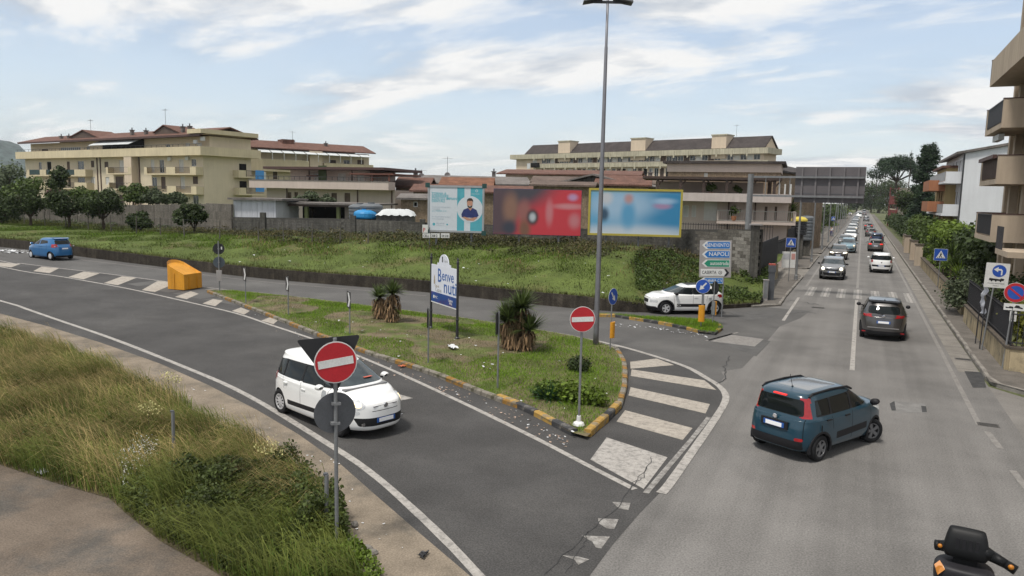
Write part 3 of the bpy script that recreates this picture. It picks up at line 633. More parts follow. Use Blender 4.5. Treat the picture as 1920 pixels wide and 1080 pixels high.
def car_proto(sp):
    """build one vehicle of a kind; returns the Empty with all its parts"""
    g = sp.get; wb, Lf, Lr, W, H = sp['wb'], sp['front'], sp['rear'], sp['w'] / 2, sp['h']; xf, xr = wb/2 + Lf, -wb/2 - Lr; gc = g('gc', .19)
    zh, zc, xc_ = sp['z_nose'], sp['z_cowl'], sp['x_cowl']; zb = sp['z_belt']; xrf, xrr = sp['x_roof_front'], sp['x_roof_rear']; rr = sp['rear_lean']; nr_, nf_ = g('nr', 5), g('nf', 3.2) + .7; wid = lambda x: W * max(0, 1 - abs((x - (xr+xf)/2) / ((xf-xr)/2)) ** (nf_ if x > 0 else nr_)) ** (1 / (nf_ if x > 0 else nr_)); wr = g('roof_w', .76)
    C = [(gc, gc, xr+.18, xf-.2, W*.84, nr_, nf_), (gc+.03, gc+.03, xr+.06, xf-.07, W*.94, nr_, nf_), (gc+.13, gc+.13, xr+.01, xf-.01, W*.985, nr_, nf_), (.5, .5, xr, xf, W, nr_, nf_),
         (zh-.12, zh-.12, xr+.02, xf-.03, W, nr_, nf_), (zh+.02, zh-.03, xr+.05, xf-.10, W*.99, nr_, nf_), (zh+.10, zh+.03, xr+.07, xf-.24, W*.985, nr_, nf_*.95), (zb-.05, (zh+zc)/2+.05, xr+.09, (xf+xc_)/2-.02, W*.975, nr_, nf_*.95),
         (zb, zc, xr+.11, xc_, W*.955, nr_, 3.6), (zb+.06, zc+.05, xr+.13, xc_-.09, W*.925, nr_, 4)]
    for k, (t, ww) in enumerate(((.33, .32), (.66, .66), (.9, .93))):
        z = zb + .06 + (H - .07 - zb - .06) * t; zf_ = zc + .05 + (H - .07 - zc - .05) * t; e = t ** 1.12
        C.append((z, zf_, xr + .13 + (xrr - xr - .13) * (t ** g('rear_curve', 1.6)) * 1.0, xc_ - .09 + (xrf - xc_ + .09) * e, W * (.925 + (wr - .925) * ww), nr_, 4))
    rl = xrf - xrr
    C += [(H-.045, H-.05, xrr+.05, xrf-.07, W*(wr-.03), 4.5, 4), (H-.015, H-.02, xrr+.11*rl, xrf-.15*rl, W*(wr-.14), 4, 4), (H-.002, H-.004, xrr+.27*rl, xrf-.32*rl, W*(wr-.38), 3, 3), (H, H, xrr+.42*rl, xrf-.46*rl, W*.14, 2.5, 2.5)]
    S = Shell(C); R_ = sp['wr']; ar = R_ * 1.13; BM = sp['paint']
    for sd in (1, -1):
        for ax in (wb/2, -wb/2): S.cut('side', sd, ell(ax, R_*1.02, ar, ar, 22), None, None, dele=True)
    # glazing
    ws = g('ws', .78); S.cut('front', 1, rpoly([(-W*.86, zc+.06), (W*.86, zc+.06), (W*ws*.86, H-.13), (-W*ws*.86, H-.13)], .08), 'windscreen', m_shield, ny=.12)
    for P in sp['side_windows']: S.both('side', rpoly(P, .05), 'side_window', m_glass, ny=.2)
    S.cut('rear', 1, rpoly(sp['rear_window'], g('rw_round', .07)), 'rear_window', m_glass, ny=.12)
    for P in g('tail', []): S.both('rear', rpoly(P, .03), 'tail_light', m_red, ny=.33)
    for P in g('tail_side', []): S.both('side', rpoly(P, .03), 'tail_light', m_red, ny=.33)
    for P in g('lens_rear', []): S.both('rear', rpoly(P, .02), 'reversing_lamp', m_lens, ny=.1)
    for P, k in g('head', []): S.both('front', P if len(P) > 8 else rpoly(P, .03), 'headlight', {'lens': m_lens, 'lit': m_lit, 'warm': m_warm}[k], ny=.05)
    for P in g('trim_front', []): S.cut('front', 1, rpoly(P, .04), 'grille', m_trim, ny=.1)
    for P in g('trim_rear', []): S.cut('rear', 1, rpoly(P, .05), 'bumper_trim', m_trim, ny=.1)
    for P in g('trim_side', []): S.both('side', rpoly(P, .03), 'side_trim', m_trim, ny=.3)
    for P in g('roof_panel', []): S.cut('top', 1, rpoly(P, .06), 'roof_panel', sp['roof_mat'], ny=.4, over=False)
    for x0, z0, x1, z1 in g('gaps', []):
        S.both('side', [(x0-.006, z0), (x0+.006, z0), (x1+.006, z1), (x1-.006, z1)], 'door_gap', m_gap, ny=.3)
    for y0, z0, y1, z1 in g('gaps_rear', []):
        S.both('rear', [(y0-.006, z0), (y0+.006, z0), (y1+.006, z1), (y1-.006, z1)], 'tailgate_gap', m_gap, ny=.2)
    for xx, y0, y1 in g('gaps_top', []): pass
    root = bpy.data.objects.new('parked', None); col.objects.link(root); S.parts(root, BM)
    # underbody, arches, wheels
    MB().box(xr+.2, xf-.25, -W*.62, W*.62, gc+.02, .55).build('underbody', m_gap, root)
    ty, ri, bd = wheel_mesh(R_, sp.get('ww', .19), sp.get('rim', 'five'))
    for ax in (wb/2, -wb/2):
        for sd in (1, -1):
            v = []; f = []
            for i in range(13):
                a = math.pi * (-.12 + 1.24 * i / 12); v += [(ax + ar*math.cos(a), sd*W*.62, R_*1.02 + ar*math.sin(a)), (ax + ar*math.cos(a), sd*(wid(ax + ar*math.cos(a))*.985), R_*1.02 + ar*math.sin(a))]
            f = [(2*i, 2*i+1, 2*i+3, 2*i+2) for i in range(12)]; mb = MB(); mb.add(v, f)
            fl = g('flare', 0)
            mb.build('wheel_arch', m_gap, root)
            if fl:
                mb = MB(); n = 14
                for i in range(n):
                    a0, a1 = math.pi*(-.08 + 1.16*i/n), math.pi*(-.08 + 1.16*(i+1)/n); q = []
                    for a in (a0, a1):
                        c, s_ = math.cos(a), math.sin(a); yo = wid(ax + ar*c) * (1.0 if s_ < .75 else .992)
                        q += [(ax+(ar-.005)*c, sd*(yo-.06), R_*1.02+(ar-.005)*s_), (ax+(ar-.005)*c, sd*(yo+.012), R_*1.02+(ar-.005)*s_), (ax+(ar+fl)*c, sd*(yo+.008), R_*1.02+(ar+fl)*s_), (ax+(ar+fl)*c, sd*(yo-.06), R_*1.02+(ar+fl)*s_)]
                    mb.add(q, [(0, 1, 5, 4), (1, 2, 6, 5), (2, 3, 7, 6)])
                mb.build('arch_trim', m_trim, root)
            wl = inst(ty, 'wheel', root, (ax, sd*(wid(ax) - sp.get('ww', .19)*.54), R_), (0, 0, (math.pi if sd < 0 else 0) + (g('steer', 0) if ax > 0 else 0))); inst(ri, 'rim', wl); inst(bd, 'brake_disc', wl)
    # mirrors
    xm, zm = sp['mirror']
    for sd in (1, -1):
        mb = MB(); y0 = W*.93; V = []
        for i, (x, sx_, sz_) in enumerate(((xm+.075, .3, .5), (xm+.06, .75, .85), (xm+.0, 1, 1), (xm-.06, 1, 1))):
            for j in range(12): a = 2*math.pi*j/12; V.append((x + .02*math.sin(a), sd*(y0 + .135 + .095*math.cos(a)*(.6+.4*sx_)), zm + .075*sz_*math.sin(a)))
        F = [(i*12+j, i*12+(j+1) % 12, (i+1)*12+(j+1) % 12, (i+1)*12+j) for i in range(3) for j in range(12)] + [tuple(range(12)), tuple(range(36, 48))]
        mm_ = sp.get('mirror_mat', BM); o = mb.add(V, F).build('wing_mirror', mm_, root, smooth=True)
        MB().box(xm-.02, xm+.03, sd*y0 - .06, sd*(y0+.06) , zm-.06, zm-.02).build('mirror_arm', m_trim, o)
    for x, z in g('handles', []):
        for sd in (1, -1): MB().box(x-.09, x+.09, sd*W*.985-.02, sd*W*.985+.028*sd if sd > 0 else -W*.985+.02, z-.014, z+.014).build('door_handle', g('handle_mat', BM), root) if sd > 0 else MB().box(x-.09, x+.09, -W*.985-.028, -W*.985+.02, z-.014, z+.014).build('door_handle', g('handle_mat', BM), root)
    for face in ('front', 'rear'):
        q = g('plate_' + face)
        if q:
            xx, zz = q; sgn = 1 if face == 'front' else -1
            pl_ = MB().box(xx - .012, xx + .012, -.26, .26, zz - .055, zz + .055).build('number_plate', m_plb, root)
            MB().box(xx + sgn*.012 - .004, xx + sgn*.012 + .004, -.205, .205, zz - .045, zz + .045).build('plate_face', m_plate, pl_)
    if g('badge_rear'): 
        xx, zz = sp['badge_rear']; b_ = MB(); b_.lathe([(.055, -.012), (.055, .012), (.04, .018)], 16); b_.v = [(xx - z, x, zz + y) for x, y, z in b_.v]; b_.build('badge', m_chrome, root)
    if g('badge_front'):
        xx, zz = sp['badge_front']; b_ = MB(); b_.lathe([(.06, -.012), (.06, .012), (.045, .02)], 16); b_.v = [(xx + z, x, zz + y) for x, y, z in b_.v]; b_.build('badge', m_chrome, root)
    if g('rails'):
        x0, x1 = sp['rails']
        for sd in (1, -1): MB().path([(x0, sd*W*(wr-.05), H-.09), (x0+.12, sd*W*(wr-.05), H-.03), ((x0+x1)/2, sd*W*(wr-.05), H-.01), (x1-.2, sd*W*(wr-.05), H-.04), (x1, sd*W*(wr-.05), H-.12)], [.026]*5, 8).build('roof_rail', g('rail_mat', m_trim), root)
    if g('antenna'):
        xa, la = sp['antenna']; mb = MB(); mb.tube((xa, 0, H-.02), (xa, 0, H+.015), .035, 8, .02); mb.tube((xa, 0, H), (xa-.12, 0, H+la), .006, 5); mb.build('antenna', m_trim, root)
    if g('wiper_rear'):
        xx, zz = sp['wiper_rear']; MB().tube((xx-.03, 0.02, zz), (xx-.0, .34, zz+.10), .012, 5).build('rear_wiper', m_trim, root)
    if g('spoiler'):
        xx, zz = sp['spoiler']; MB().add([(xx+.22, -W*.66, zz+.02), (xx+.22, W*.66, zz+.02), (xx-.06, W*.60, zz-.02), (xx-.06, -W*.60, zz-.02), (xx+.22, -W*.66, zz-.05), (xx+.22, W*.66, zz-.05), (xx-.05, W*.60, zz-.05), (xx-.05, -W*.60, zz-.05)], [(0,1,2,3),(7,6,5,4),(2,6,7,3),(0,3,7,4),(1,5,6,2)]).build('spoiler', g('spoiler_mat', BM), root)
    for fn in g('extra', []): fn(root, sp)
    return root
def bar(name, m, x0, x1, y0, y1, z0, z1): return lambda root, sp: MB().box(x0, x1, y0, y1, z0, z1).build(name, m, root)
def pair(name, m, x0, x1, y0, y1, z0, z1):
    def f(root, sp):
        MB().box(x0, x1, y0, y1, z0, z1).build(name, m, root); MB().box(x0, x1, -y1, -y0, z0, z1).build(name, m, root)
    return f
white = paintm('white', (0.74, 0.74, 0.73)); teal = paintm('teal', (0.003, 0.034, 0.058), .0); grey = paintm('grey', (0.085, 0.08, 0.078), .5); blue = paintm('blue', (0.015, 0.125, 0.31), .2); silver = paintm('silver', (0.42, 0.43, 0.44), .6)
bronze = paintm('bronze_grey', (0.16, 0.15, 0.14), .5); skyb = paintm('pale_blue', (0.24, 0.36, 0.42), .4); black = paintm('black', (0.012, 0.012, 0.014)); maroon = paintm('maroon', (0.05, 0.012, 0.015), .3); mgrey = paintm('mid_grey', (0.24, 0.245, 0.25), .5)
redp = paintm('red', (0.35, 0.02, 0.02)); navy = paintm('navy', (0.02, 0.035, 0.08), .3)

SPEC = {}
SPEC['panda'] = dict(wb=2.30, front=.72, rear=.62, w=1.66, h=1.55, gc=.24, z_nose=.86, z_cowl=1.02, x_cowl=1.12, z_belt=.98, x_roof_front=.30, x_roof_rear=-1.58, rear_lean=.2, nr=5.5, nf=3.0, roof_w=.77, rear_curve=1.5, wr=.30, ww=.19, rim='dark', paint=teal,
    side_windows=[[(.93, 1.05), (.10, 1.03), (.10, 1.39), (.44, 1.40)], [(.02, 1.03), (-.74, 1.03), (-.74, 1.39), (.02, 1.40)], [(-.80, 1.04), (-1.30, 1.06), (-1.28, 1.36), (-.80, 1.39)]],
    rear_window=[(-.60, 1.03), (.60, 1.03), (.55, 1.40), (-.55, 1.40)], tail=[[(.63, 1.0), (.84, 1.0), (.76, 1.45), (.575, 1.45)], [(.50, .50), (.66, .50), (.66, .57), (.50, .57)]], tail_side=[[(-1.80, 1.0), (-1.52, 1.0), (-1.46, 1.43), (-1.72, 1.45)]],
    trim_rear=[[(-.66, .30), (.66, .30), (.66, .50), (-.66, .50)]], trim_side=[[(.72, .48), (-.58, .44), (-.58, .60), (.72, .64)], [(.93, 1.04), (-1.31, 1.025), (-1.29, 1.38), (.02, 1.41), (.45, 1.41)]], gaps=[(.06, .36, .06, 1.0), (-.72, .70, -.77, 1.0), (.88, .5, .92, 1.02)], gaps_rear=[(.66, .52, .64, .98)],
    mirror=(.86, 1.10), mirror_mat=m_trim, handles=[(-.05-.12, .93), (-.92, .93)], handle_mat=m_trim, plate_rear=(-1.79, .79), plate_front=(1.88, .5), badge_rear=(-1.755, .955), rails=(-1.42, .30), antenna=(-1.15, .30), flare=.05, steer=-.42, head=[([(.45, .76), (.75, .78), (.74, .95), (.5, .93)], 'lens')],
    trim_front=[[(-.7, .28), (.7, .28), (.6, .5), (-.6, .5)]], gc_=0, roof_panel=[[(-1.15, -.40), (.05, -.40), (.05, .40), (-1.15, .40)]], roof_mat=mat('glass_roof', (0.16, 0.17, 0.18), 0.08, var=0.0, fine=0.0),
    extra=[bar('high_brake_lamp', m_redlit, -1.64, -1.58, -.16, .16, 1.435, 1.465), bar('plate_recess', m_trim, -1.785, -1.74, -.34, .34, .71, .88), bar('fuel_flap_gap', m_gap, -1.2, -1.19, -.835, -.82, .7, .85)])
SPEC['mpv'] = dict(wb=2.612, front=.82, rear=.72, w=1.79, h=1.65, gc=.20, z_nose=.91, z_cowl=1.08, x_cowl=1.36, z_belt=1.02, x_roof_front=.28, x_roof_rear=-1.66, rear_lean=.2, nr=3.4, nf=2.5, roof_w=.71, rear_curve=1.7, wr=.325, ww=.21, rim='multi', paint=white,
    side_windows=[[(.98, 1.12), (.70, 1.10), (.70, 1.38)], [(.66, 1.09), (-.16, 1.06), (-.16, 1.47), (.38, 1.48), (.66, 1.38)], [(-.23, 1.06), (-1.05, 1.06), (-1.05, 1.46), (-.23, 1.47)], [(-1.11, 1.07), (-1.62, 1.16), (-1.58, 1.42), (-1.11, 1.46)]],
    rear_window=[(-.66, 1.10), (.66, 1.10), (.58, 1.47), (-.58, 1.47)], tail=[ell(.73, .98, .10, .12)], tail_side=[], trim_side=[[(.82, .42), (-.82, .38), (-.82, .50), (.82, .54)], [(1.0, 1.10), (-1.64, 1.05), (-1.60, 1.42), (-1.1, 1.475), (.34, 1.49), (.70, 1.40)]],
    head=[(ell(.62, .84, .065, .06), 'warm'), (ell(.63, .85, .14, .12), 'lens'), (ell(.66, .66, .06, .05), 'lens')], trim_front=[[(-.62, .34), (.62, .34), (.70, .54), (-.70, .54)], [(-.36, .685), (.36, .685), (.38, .70), (-.38, .70)]], trim_rear=[[(-.7, .55), (.7, .55), (.7, .70), (-.7, .70)], [(-.6, .22), (.6, .22), (.6, .36), (-.6, .36)]],
    gaps=[(-.19, .42, -.19, 1.06), (-1.0, .75, -1.08, 1.05), (.92, .5, .95, 1.1)], mirror=(.80, 1.13), handles=[(-.05-.0, .90), (-.90, .92)], plate_front=(2.115, .47), plate_rear=(-2.03, .62), badge_front=(2.10, .80), badge_rear=(-2.0, .9), antenna=(-.55, .34),
    extra=[bar('chrome_moustache', m_chrome, 2.065, 2.09, -.34, .34, .79, .81), bar('cowl_panel', mat('cowl_grey', (0.16, 0.16, 0.165), 0.6), 1.22, 1.36, -.62, .62, 1.075, 1.105), pair('fog_lamp', m_chrome, 1.98, 2.0, .52, .60, .36, .43), bar('dashboard_paper', plain('paper_red', (0.5, 0.1, 0.06)), 1.02, 1.10, .12, .36, 1.245, 1.25)])
SPEC['scenic'] = dict(wb=2.734, front=.86, rear=.81, w=1.866, h=1.65, gc=.20, z_nose=.90, z_cowl=1.10, x_cowl=1.38, z_belt=1.04, x_roof_front=.35, x_roof_rear=-1.70, rear_lean=.3, nr=3.6, nf=2.8, roof_w=.70, rear_curve=1.3, wr=.345, ww=.2, rim='five', paint=grey,
    side_windows=[[(.95, 1.12), (.02, 1.08), (.02, 1.48), (.40, 1.48)], [(-.06, 1.08), (-.90, 1.10), (-.90, 1.46), (-.06, 1.48)], [(-.98, 1.12), (-1.50, 1.20), (-1.40, 1.42), (-.98, 1.45)]],
    rear_window=[(-.62, 1.13), (.62, 1.13), (.58, 1.44), (-.58, 1.44)], rw_round=.12, tail=[[(.42, 1.00), (.90, .97), (.90, 1.10), (.60, 1.075)]], tail_side=[[(-2.2, .97), (-1.88, 1.0), (-1.90, 1.10), (-2.2, 1.12)]], trim_rear=[[(-.86, .22), (.86, .22), (.86, .42), (-.86, .42)]],
    gaps=[(-.02, .4, -.02, 1.08), (-.92, .7, -.94, 1.1)], gaps_rear=[(.66, .60, .72, .98)], mirror=(.84, 1.15), mirror_mat=m_trim, handles=[(-.2, .95), (-1.0, .97)], plate_rear=(-2.185, .80), plate_front=(2.22, .5), badge_rear=(-2.12, 1.04), antenna=(-1.35, .05), head=[([(.45, .72), (.84, .78), (.80, .88), (.5, .86)], 'lens')],
    spoiler=(-1.70, 1.63), spoiler_mat=m_trim, wiper_rear=(-2.03, 1.11), extra=[pair('fog_reflector', m_red, -2.17, -2.13, .66, .80, .36, .40), bar('bumper_strip', plain('bumper_grey', (0.22, 0.215, 0.21), .4), -2.19, -2.15, -.60, .60, .545, .575)])
SPEC['crossover'] = dict(wb=2.54, front=.82, rear=.64, w=1.75, h=1.49, gc=.19, z_nose=.90, z_cowl=1.03, x_cowl=1.22, z_belt=1.00, x_roof_front=.25, x_roof_rear=-1.22, rear_lean=.3, nr=3.6, nf=2.8, roof_w=.74, rear_curve=1.1, wr=.325, ww=.2, rim='five', paint=white,
    side_windows=[[(.92, 1.05), (-.06, 1.02), (-.06, 1.34), (.30, 1.35)], [(-.13, 1.02), (-.85, 1.03), (-.85, 1.32), (-.13, 1.34)], [(-.90, 1.04), (-1.40, 1.12), (-1.16, 1.27), (-.90, 1.31)]],
    rear_window=[(-.6, 1.06), (.6, 1.06), (.52, 1.33), (-.52, 1.33)], tail=[[(.60, .86), (.84, .86), (.82, 1.03), (.62, 1.02)]], tail_side=[[(-1.95, .86), (-1.74, .88), (-1.70, 1.02), (-1.9, 1.03)]], trim_side=[[(.74, .40), (-.74, .40), (-.74, .56), (.74, .56)], [(.93, 1.04), (-1.42, 1.03), (-1.16, 1.285), (-.85, 1.33), (.31, 1.36)]],
    head=[([(.44, .58), (.74, .60), (.72, .74), (.46, .72)], 'lens'), ([(.50, .84), (.84, .87), (.82, .91), (.5, .89)], 'lens')], trim_front=[[(-.76, .21), (.76, .21), (.70, .40), (-.70, .40)], [(-.34, .56), (.34, .56), (.36, .74), (-.36, .74)]], gaps=[(-.1, .38, -.1, 1.02), (-.80, .7, -.88, 1.03), (.86, .45, .90, 1.0)],
    mirror=(.80, 1.07), mirror_mat=m_trim, handles=[(-.24, .88), (-.98, .88)], plate_front=(2.07, .46), plate_rear=(-1.90, .6), flare=.06, roof_panel=[[(-1.3, -.52), (.1, -.52), (.1, .52), (-1.3, .52)]], roof_mat=black,
    extra=[lambda root, sp: [MB().path([(.64 + .10*math.cos(a), .882, .48 + .035*math.sin(a)) for a in np.linspace(0, 6.283, 9)], [.008]*9, 4).build('bump_strip_ring', white, root), None][1], bar('chrome_line', m_chrome, 2.03, 2.05, -.62, .62, .825, .835)])
SPEC['spark'] = dict(wb=2.375, front=.70, rear=.56, w=1.6, h=1.52, gc=.19, z_nose=.86, z_cowl=1.02, x_cowl=1.14, z_belt=1.02, x_roof_front=.25, x_roof_rear=-1.42, rear_lean=.3, nr=3.8, nf=2.7, roof_w=.73, rear_curve=1.4, wr=.285, ww=.17, rim='steel', paint=blue,
    side_windows=[[(.90, 1.04), (.02, 1.05), (.02, 1.36), (.36, 1.36)], [(-.06, 1.06), (-.95, 1.16), (-.86, 1.33), (-.06, 1.36)]],
    rear_window=[(-.52, 1.08), (.52, 1.08), (.50, 1.36), (-.50, 1.36)], tail=[[(.52, .86), (.76, .88), (.70, 1.13), (.58, 1.08)]], tail_side=[[(-1.7, .90), (-1.46, .95), (-1.44, 1.10), (-1.7, 1.12)]], trim_rear=[[(-.6, .2), (.6, .2), (.55, .32), (-.55, .32)]],
    gaps=[(-.02, .38, -.02, 1.05), (-.85, .7, -.9, 1.15)], mirror=(.74, 1.08), handles=[(-.22, .92)], plate_rear=(-1.755, .80), plate_front=(1.885, .5), head=[([(.40, .74), (.72, .80), (.66, .98), (.46, .9)], 'lens')], spoiler=(-1.45, 1.50), extra=[bar('high_brake_lamp', m_red, -1.53, -1.49, -.1, .1, 1.455, 1.475), pair('lamp_lens', m_lens, -1.70, -1.655, .60, .68, .93, 1.0)])
SPEC['suv'] = dict(wb=2.67, front=.84, rear=.79, w=1.82, h=1.57, gc=.22, z_nose=.98, z_cowl=1.08, x_cowl=1.22, z_belt=1.02, x_roof_front=.42, x_roof_rear=-1.78, rear_lean=.2, nr=4.2, nf=3.2, roof_w=.76, rear_curve=1.7, wr=.345, ww=.21, rim='dark', paint=mgrey,
    side_windows=[[(.96, 1.10), (.0, 1.06), (.0, 1.40), (.44, 1.42)], [(-.08, 1.06), (-.95, 1.06), (-.95, 1.39), (-.08, 1.40)], [(-1.02, 1.07), (-1.62, 1.10), (-1.58, 1.36), (-1.02, 1.39)]], rear_window=[(-.62, 1.1), (.62, 1.1), (.56, 1.40), (-.56, 1.40)],
    tail=[[(.66, .85), (.84, .85), (.82, 1.08), (.68, 1.08)]], head=[(ell(.62, .83, .12, .12), 'lit')], trim_front=[[(-.40, .70), (.40, .70), (.44, .80), (-.44, .80)], [(-.55, .34), (.55, .34), (.62, .56), (-.62, .56)], [(.64, .36), (.80, .40), (.78, .62), (.68, .60)], [(-.64, .36), (-.80, .40), (-.78, .62), (-.68, .60)]], trim_rear=[[(-.8, .24), (.8, .24), (.8, .45), (-.8, .45)]],
    gaps=[(-.04, .4, -.04, 1.06)], mirror=(.82, 1.12), mirror_mat=m_trim, handles=[(-.2, .93), (-1.0, .93)], plate_front=(2.16, .60), plate_rear=(-2.12, .75), rails=(-1.5, .30), rail_mat=m_chrome, flare=.06, extra=[bar('skid_strip', m_chrome, 2.12, 2.15, -.45, .45, .31, .345)])
SPEC['hatch'] = dict(wb=2.56, front=.82, rear=.66, w=1.76, h=1.47, gc=.18, z_nose=.84, z_cowl=.99, x_cowl=1.22, z_belt=.97, x_roof_front=.25, x_roof_rear=-1.50, rear_lean=.3, nr=3.8, nf=2.8, roof_w=.73, rear_curve=1.5, wr=.315, ww=.2, rim='five', paint=silver,
    side_windows=[[(.93, 1.01), (-.02, .99), (-.02, 1.32), (.32, 1.33)], [(-.10, .99), (-.86, 1.01), (-.84, 1.30), (-.10, 1.32)], [(-.93, 1.03), (-1.36, 1.10), (-1.2, 1.26), (-.92, 1.29)]], rear_window=[(-.6, 1.03), (.6, 1.03), (.54, 1.31), (-.54, 1.31)],
    tail=[[(.46, .84), (.84, .86), (.82, .99), (.50, .96)]], tail_side=[[(-1.95, .86), (-1.66, .88), (-1.68, .99), (-1.95, .99)]], head=[([(.42, .66), (.80, .70), (.76, .82), (.46, .78)], 'lit')], trim_front=[[(-.62, .28), (.62, .28), (.66, .50), (-.66, .50)], [(-.3, .60), (.3, .60), (.34, .68), (-.34, .68)]], trim_rear=[[(-.7, .2), (.7, .2), (.66, .36), (-.66, .36)]],
    gaps=[(-.06, .36, -.06, .99)], mirror=(.80, 1.04), handles=[(-.2, .88), (-.95, .89)], plate_front=(2.10, .5), plate_rear=(-1.93, .70), antenna=(-1.2, .10))
SPEC['van'] = dict(wb=3.2, front=.9, rear=.9, w=1.95, h=2.3, gc=.25, z_nose=1.05, z_cowl=1.30, x_cowl=1.85, z_belt=1.35, x_roof_front=1.05, x_roof_rear=-2.4, rear_lean=.1, nr=7, nf=3.4, roof_w=.86, rear_curve=2, wr=.34, ww=.22, rim='steel', paint=white,
    side_windows=[[(1.50, 1.36), (.80, 1.34), (.80, 1.86), (1.12, 1.88)]], rear_window=[(-.7, 1.4), (.7, 1.4), (.66, 1.95), (-.66, 1.95)], tail=[[(.76, .9), (.92, .9), (.90, 1.3), (.76, 1.3)]], head=[([(.5, .82), (.88, .86), (.84, 1.04), (.56, 1.0)], 'lens')], trim_front=[[(-.8, .26), (.8, .26), (.7, .6), (-.7, .6)]], gaps=[(.7, .4, .7, 1.9)], mirror=(1.45, 1.5), mirror_mat=m_trim, handles=[(.85, 1.1)], plate_front=(2.49, .6), plate_rear=(-2.49, .8))
PROTO = {}
SIMPLE = {}
def drive(kind, paint, label, x, y, heading, group=None, name='car', body_name=None, brake=False, cat='car', z=None, lights=None):
    """heading = compass angle of the bonnet, radians from +X"""
    if kind not in PROTO: PROTO[kind] = car_proto(SPEC[kind]); PROTO[kind]['_used'] = 0
    p = PROTO[kind]
    if p.get('_used') == 0: o = p; p['_used'] = 1
    else:
        o = copy_tree(p)
        for c in o.children:
            c.matrix_parent_inverse.identity()
    if '_used' in o and o is not p: del o['_used']
    o.name = name; tag(o, label, cat, group); o.location = (x, y, zroad(x) if z is None else z); o.rotation_euler = (0, 0, heading)
    if paint is not SPEC[kind]['paint']:
        for c in o.children:
            s0 = c.material_slots[0] if c.material_slots else None
            if s0 and s0.material is SPEC[kind]['paint']: s0.link = 'OBJECT'; s0.material = paint
    for c in o.children:
        if lights is not None and c.name.startswith('headlight'): c.material_slots[0].link = 'OBJECT'; c.material_slots[0].material = lights
        if brake and c.name.startswith('tail_light'): c.material_slots[0].link = 'OBJECT'; c.material_slots[0].material = m_redlit
    return o
def by_wheel(kind, wx, wy, heading, which):
    """centre of a vehicle from the ground point of one wheel; which = (front +1 / rear -1, left +1 / right -1)"""
    sp = SPEC[kind]; lx, ly = which[0]*sp['wb']/2, which[1]*(sp['w']/2 - .08); c, s_ = math.cos(heading), math.sin(heading); return wx - (lx*c - ly*s_), wy - (lx*s_ + ly*c)
G_TR = 'cars queueing on the main road'
# the five large cars
h = math.atan2(2.02, 1.10); x, y = by_wheel('panda', -.50, 17.36, h, (-1, -1)); drive('panda', teal, 'dark teal small hatchback turning onto the main road beside the hatched paint', x, y, h)
h = math.atan2(-.30, .954); x, y = by_wheel('mpv', -13.36, 14.32, h, (-1, -1)); drive('mpv', white, 'white rounded family car on the dark slip road behind the near no-entry sign', x, y, h)
h = math.atan2(-1.37, -2.16); x, y = by_wheel('crossover', -8.51, 36.19, h, (1, 1)); drive('crossover', white, 'white hatchback with black side strip behind the small island', x, y, h)
h = R(90); drive('scenic', grey, 'dark grey estate car with two door mirrors just before the zebra crossing', 1.16, 36.35, R(89.5))
p = GT(94.5, 488.7); h = R(176); x, y = by_wheel('spark', p.x, p.y, h, (-1, 1)); drive('spark', blue, 'bright blue hatchback driving away by the grass bank', x, y, h)
# oncoming queue in the far lane
def on_px(px, py): q = G(px, py); return q.x, q.y
def queue(kind, paint, label, px, py, toward, dy=0.0, **k):
    q = G(px, py); sp = SPEC[kind]; off = (sp['wb']/2 + .3); drive(kind, paint, label, q.x + k.pop('dx', 0), q.y + off + dy, R(-90 if toward else 90), G_TR, **k)
queue('suv', mgrey, 'grey crossover with round lit headlamps leading the oncoming queue', 1559, 524, True)
queue('hatch', bronze, 'bronze grey hatchback with lit headlamps second in the oncoming queue', 1571, 487, True)
queue('mpv', skyb, 'pale blue car third in the oncoming queue', 1589, 474, True)
queue('hatch', silver, 'silver hatchback half hidden behind the pale blue oncoming car', 1584, 462, True, lights=m_lens)
for i, (k, pm, px, py, lb) in enumerate((('suv', white, 1594, 452, 'white crossover fifth in the oncoming queue'), ('hatch', mgrey, 1595, 443, 'mid grey hatchback sixth in the oncoming queue'), ('mpv', white, 1598, 436, 'white car seventh in the oncoming queue'), ('hatch', navy, 1601, 429, 'navy hatchback eighth in the oncoming queue'), ('hatch', silver, 1602, 423, 'silver hatchback ninth in the oncoming queue'), ('suv', silver, 1604, 417.5, 'silver crossover tenth in the oncoming queue'), ('hatch', skyb, 1606, 413, 'pale blue hatchback eleventh in the oncoming queue'))):
    queue(k, pm, lb, px, py, True, lights=m_lens if i % 2 else None)
queue('van', white, 'white van far down the oncoming lane', 1610, 409, True, name='van', cat='van')
queue('hatch', white, 'small white car parked at the far left kerb of the road', 1599, 404.5, True, dx=-1.2)
# cars ahead going away
queue('mpv', white, 'white rounded car driving away just past the zebra crossing', 1651, 512, False)
queue('hatch', silver, 'silver hatchback braking, second of the cars driving away', 1641, 472, False, brake=True)
queue('suv', navy, 'dark blue crossover ahead of the braking silver car', 1643, 458, False)
queue('hatch', maroon, 'dark maroon hatchback fourth of the cars driving away', 1632, 444, False)
queue('hatch', white, 'white car fifth of the cars driving away', 1628, 431, False, brake=True)
queue('mpv', mgrey, 'grey car sixth of the cars driving away', 1624, 415, False)
queue('hatch', redp, 'red car far off in the right-hand lane', 1621, 404, False)
queue('van', mgrey, 'grey van farthest off in the right-hand lane', 1620, 401, False, name='van', cat='van')
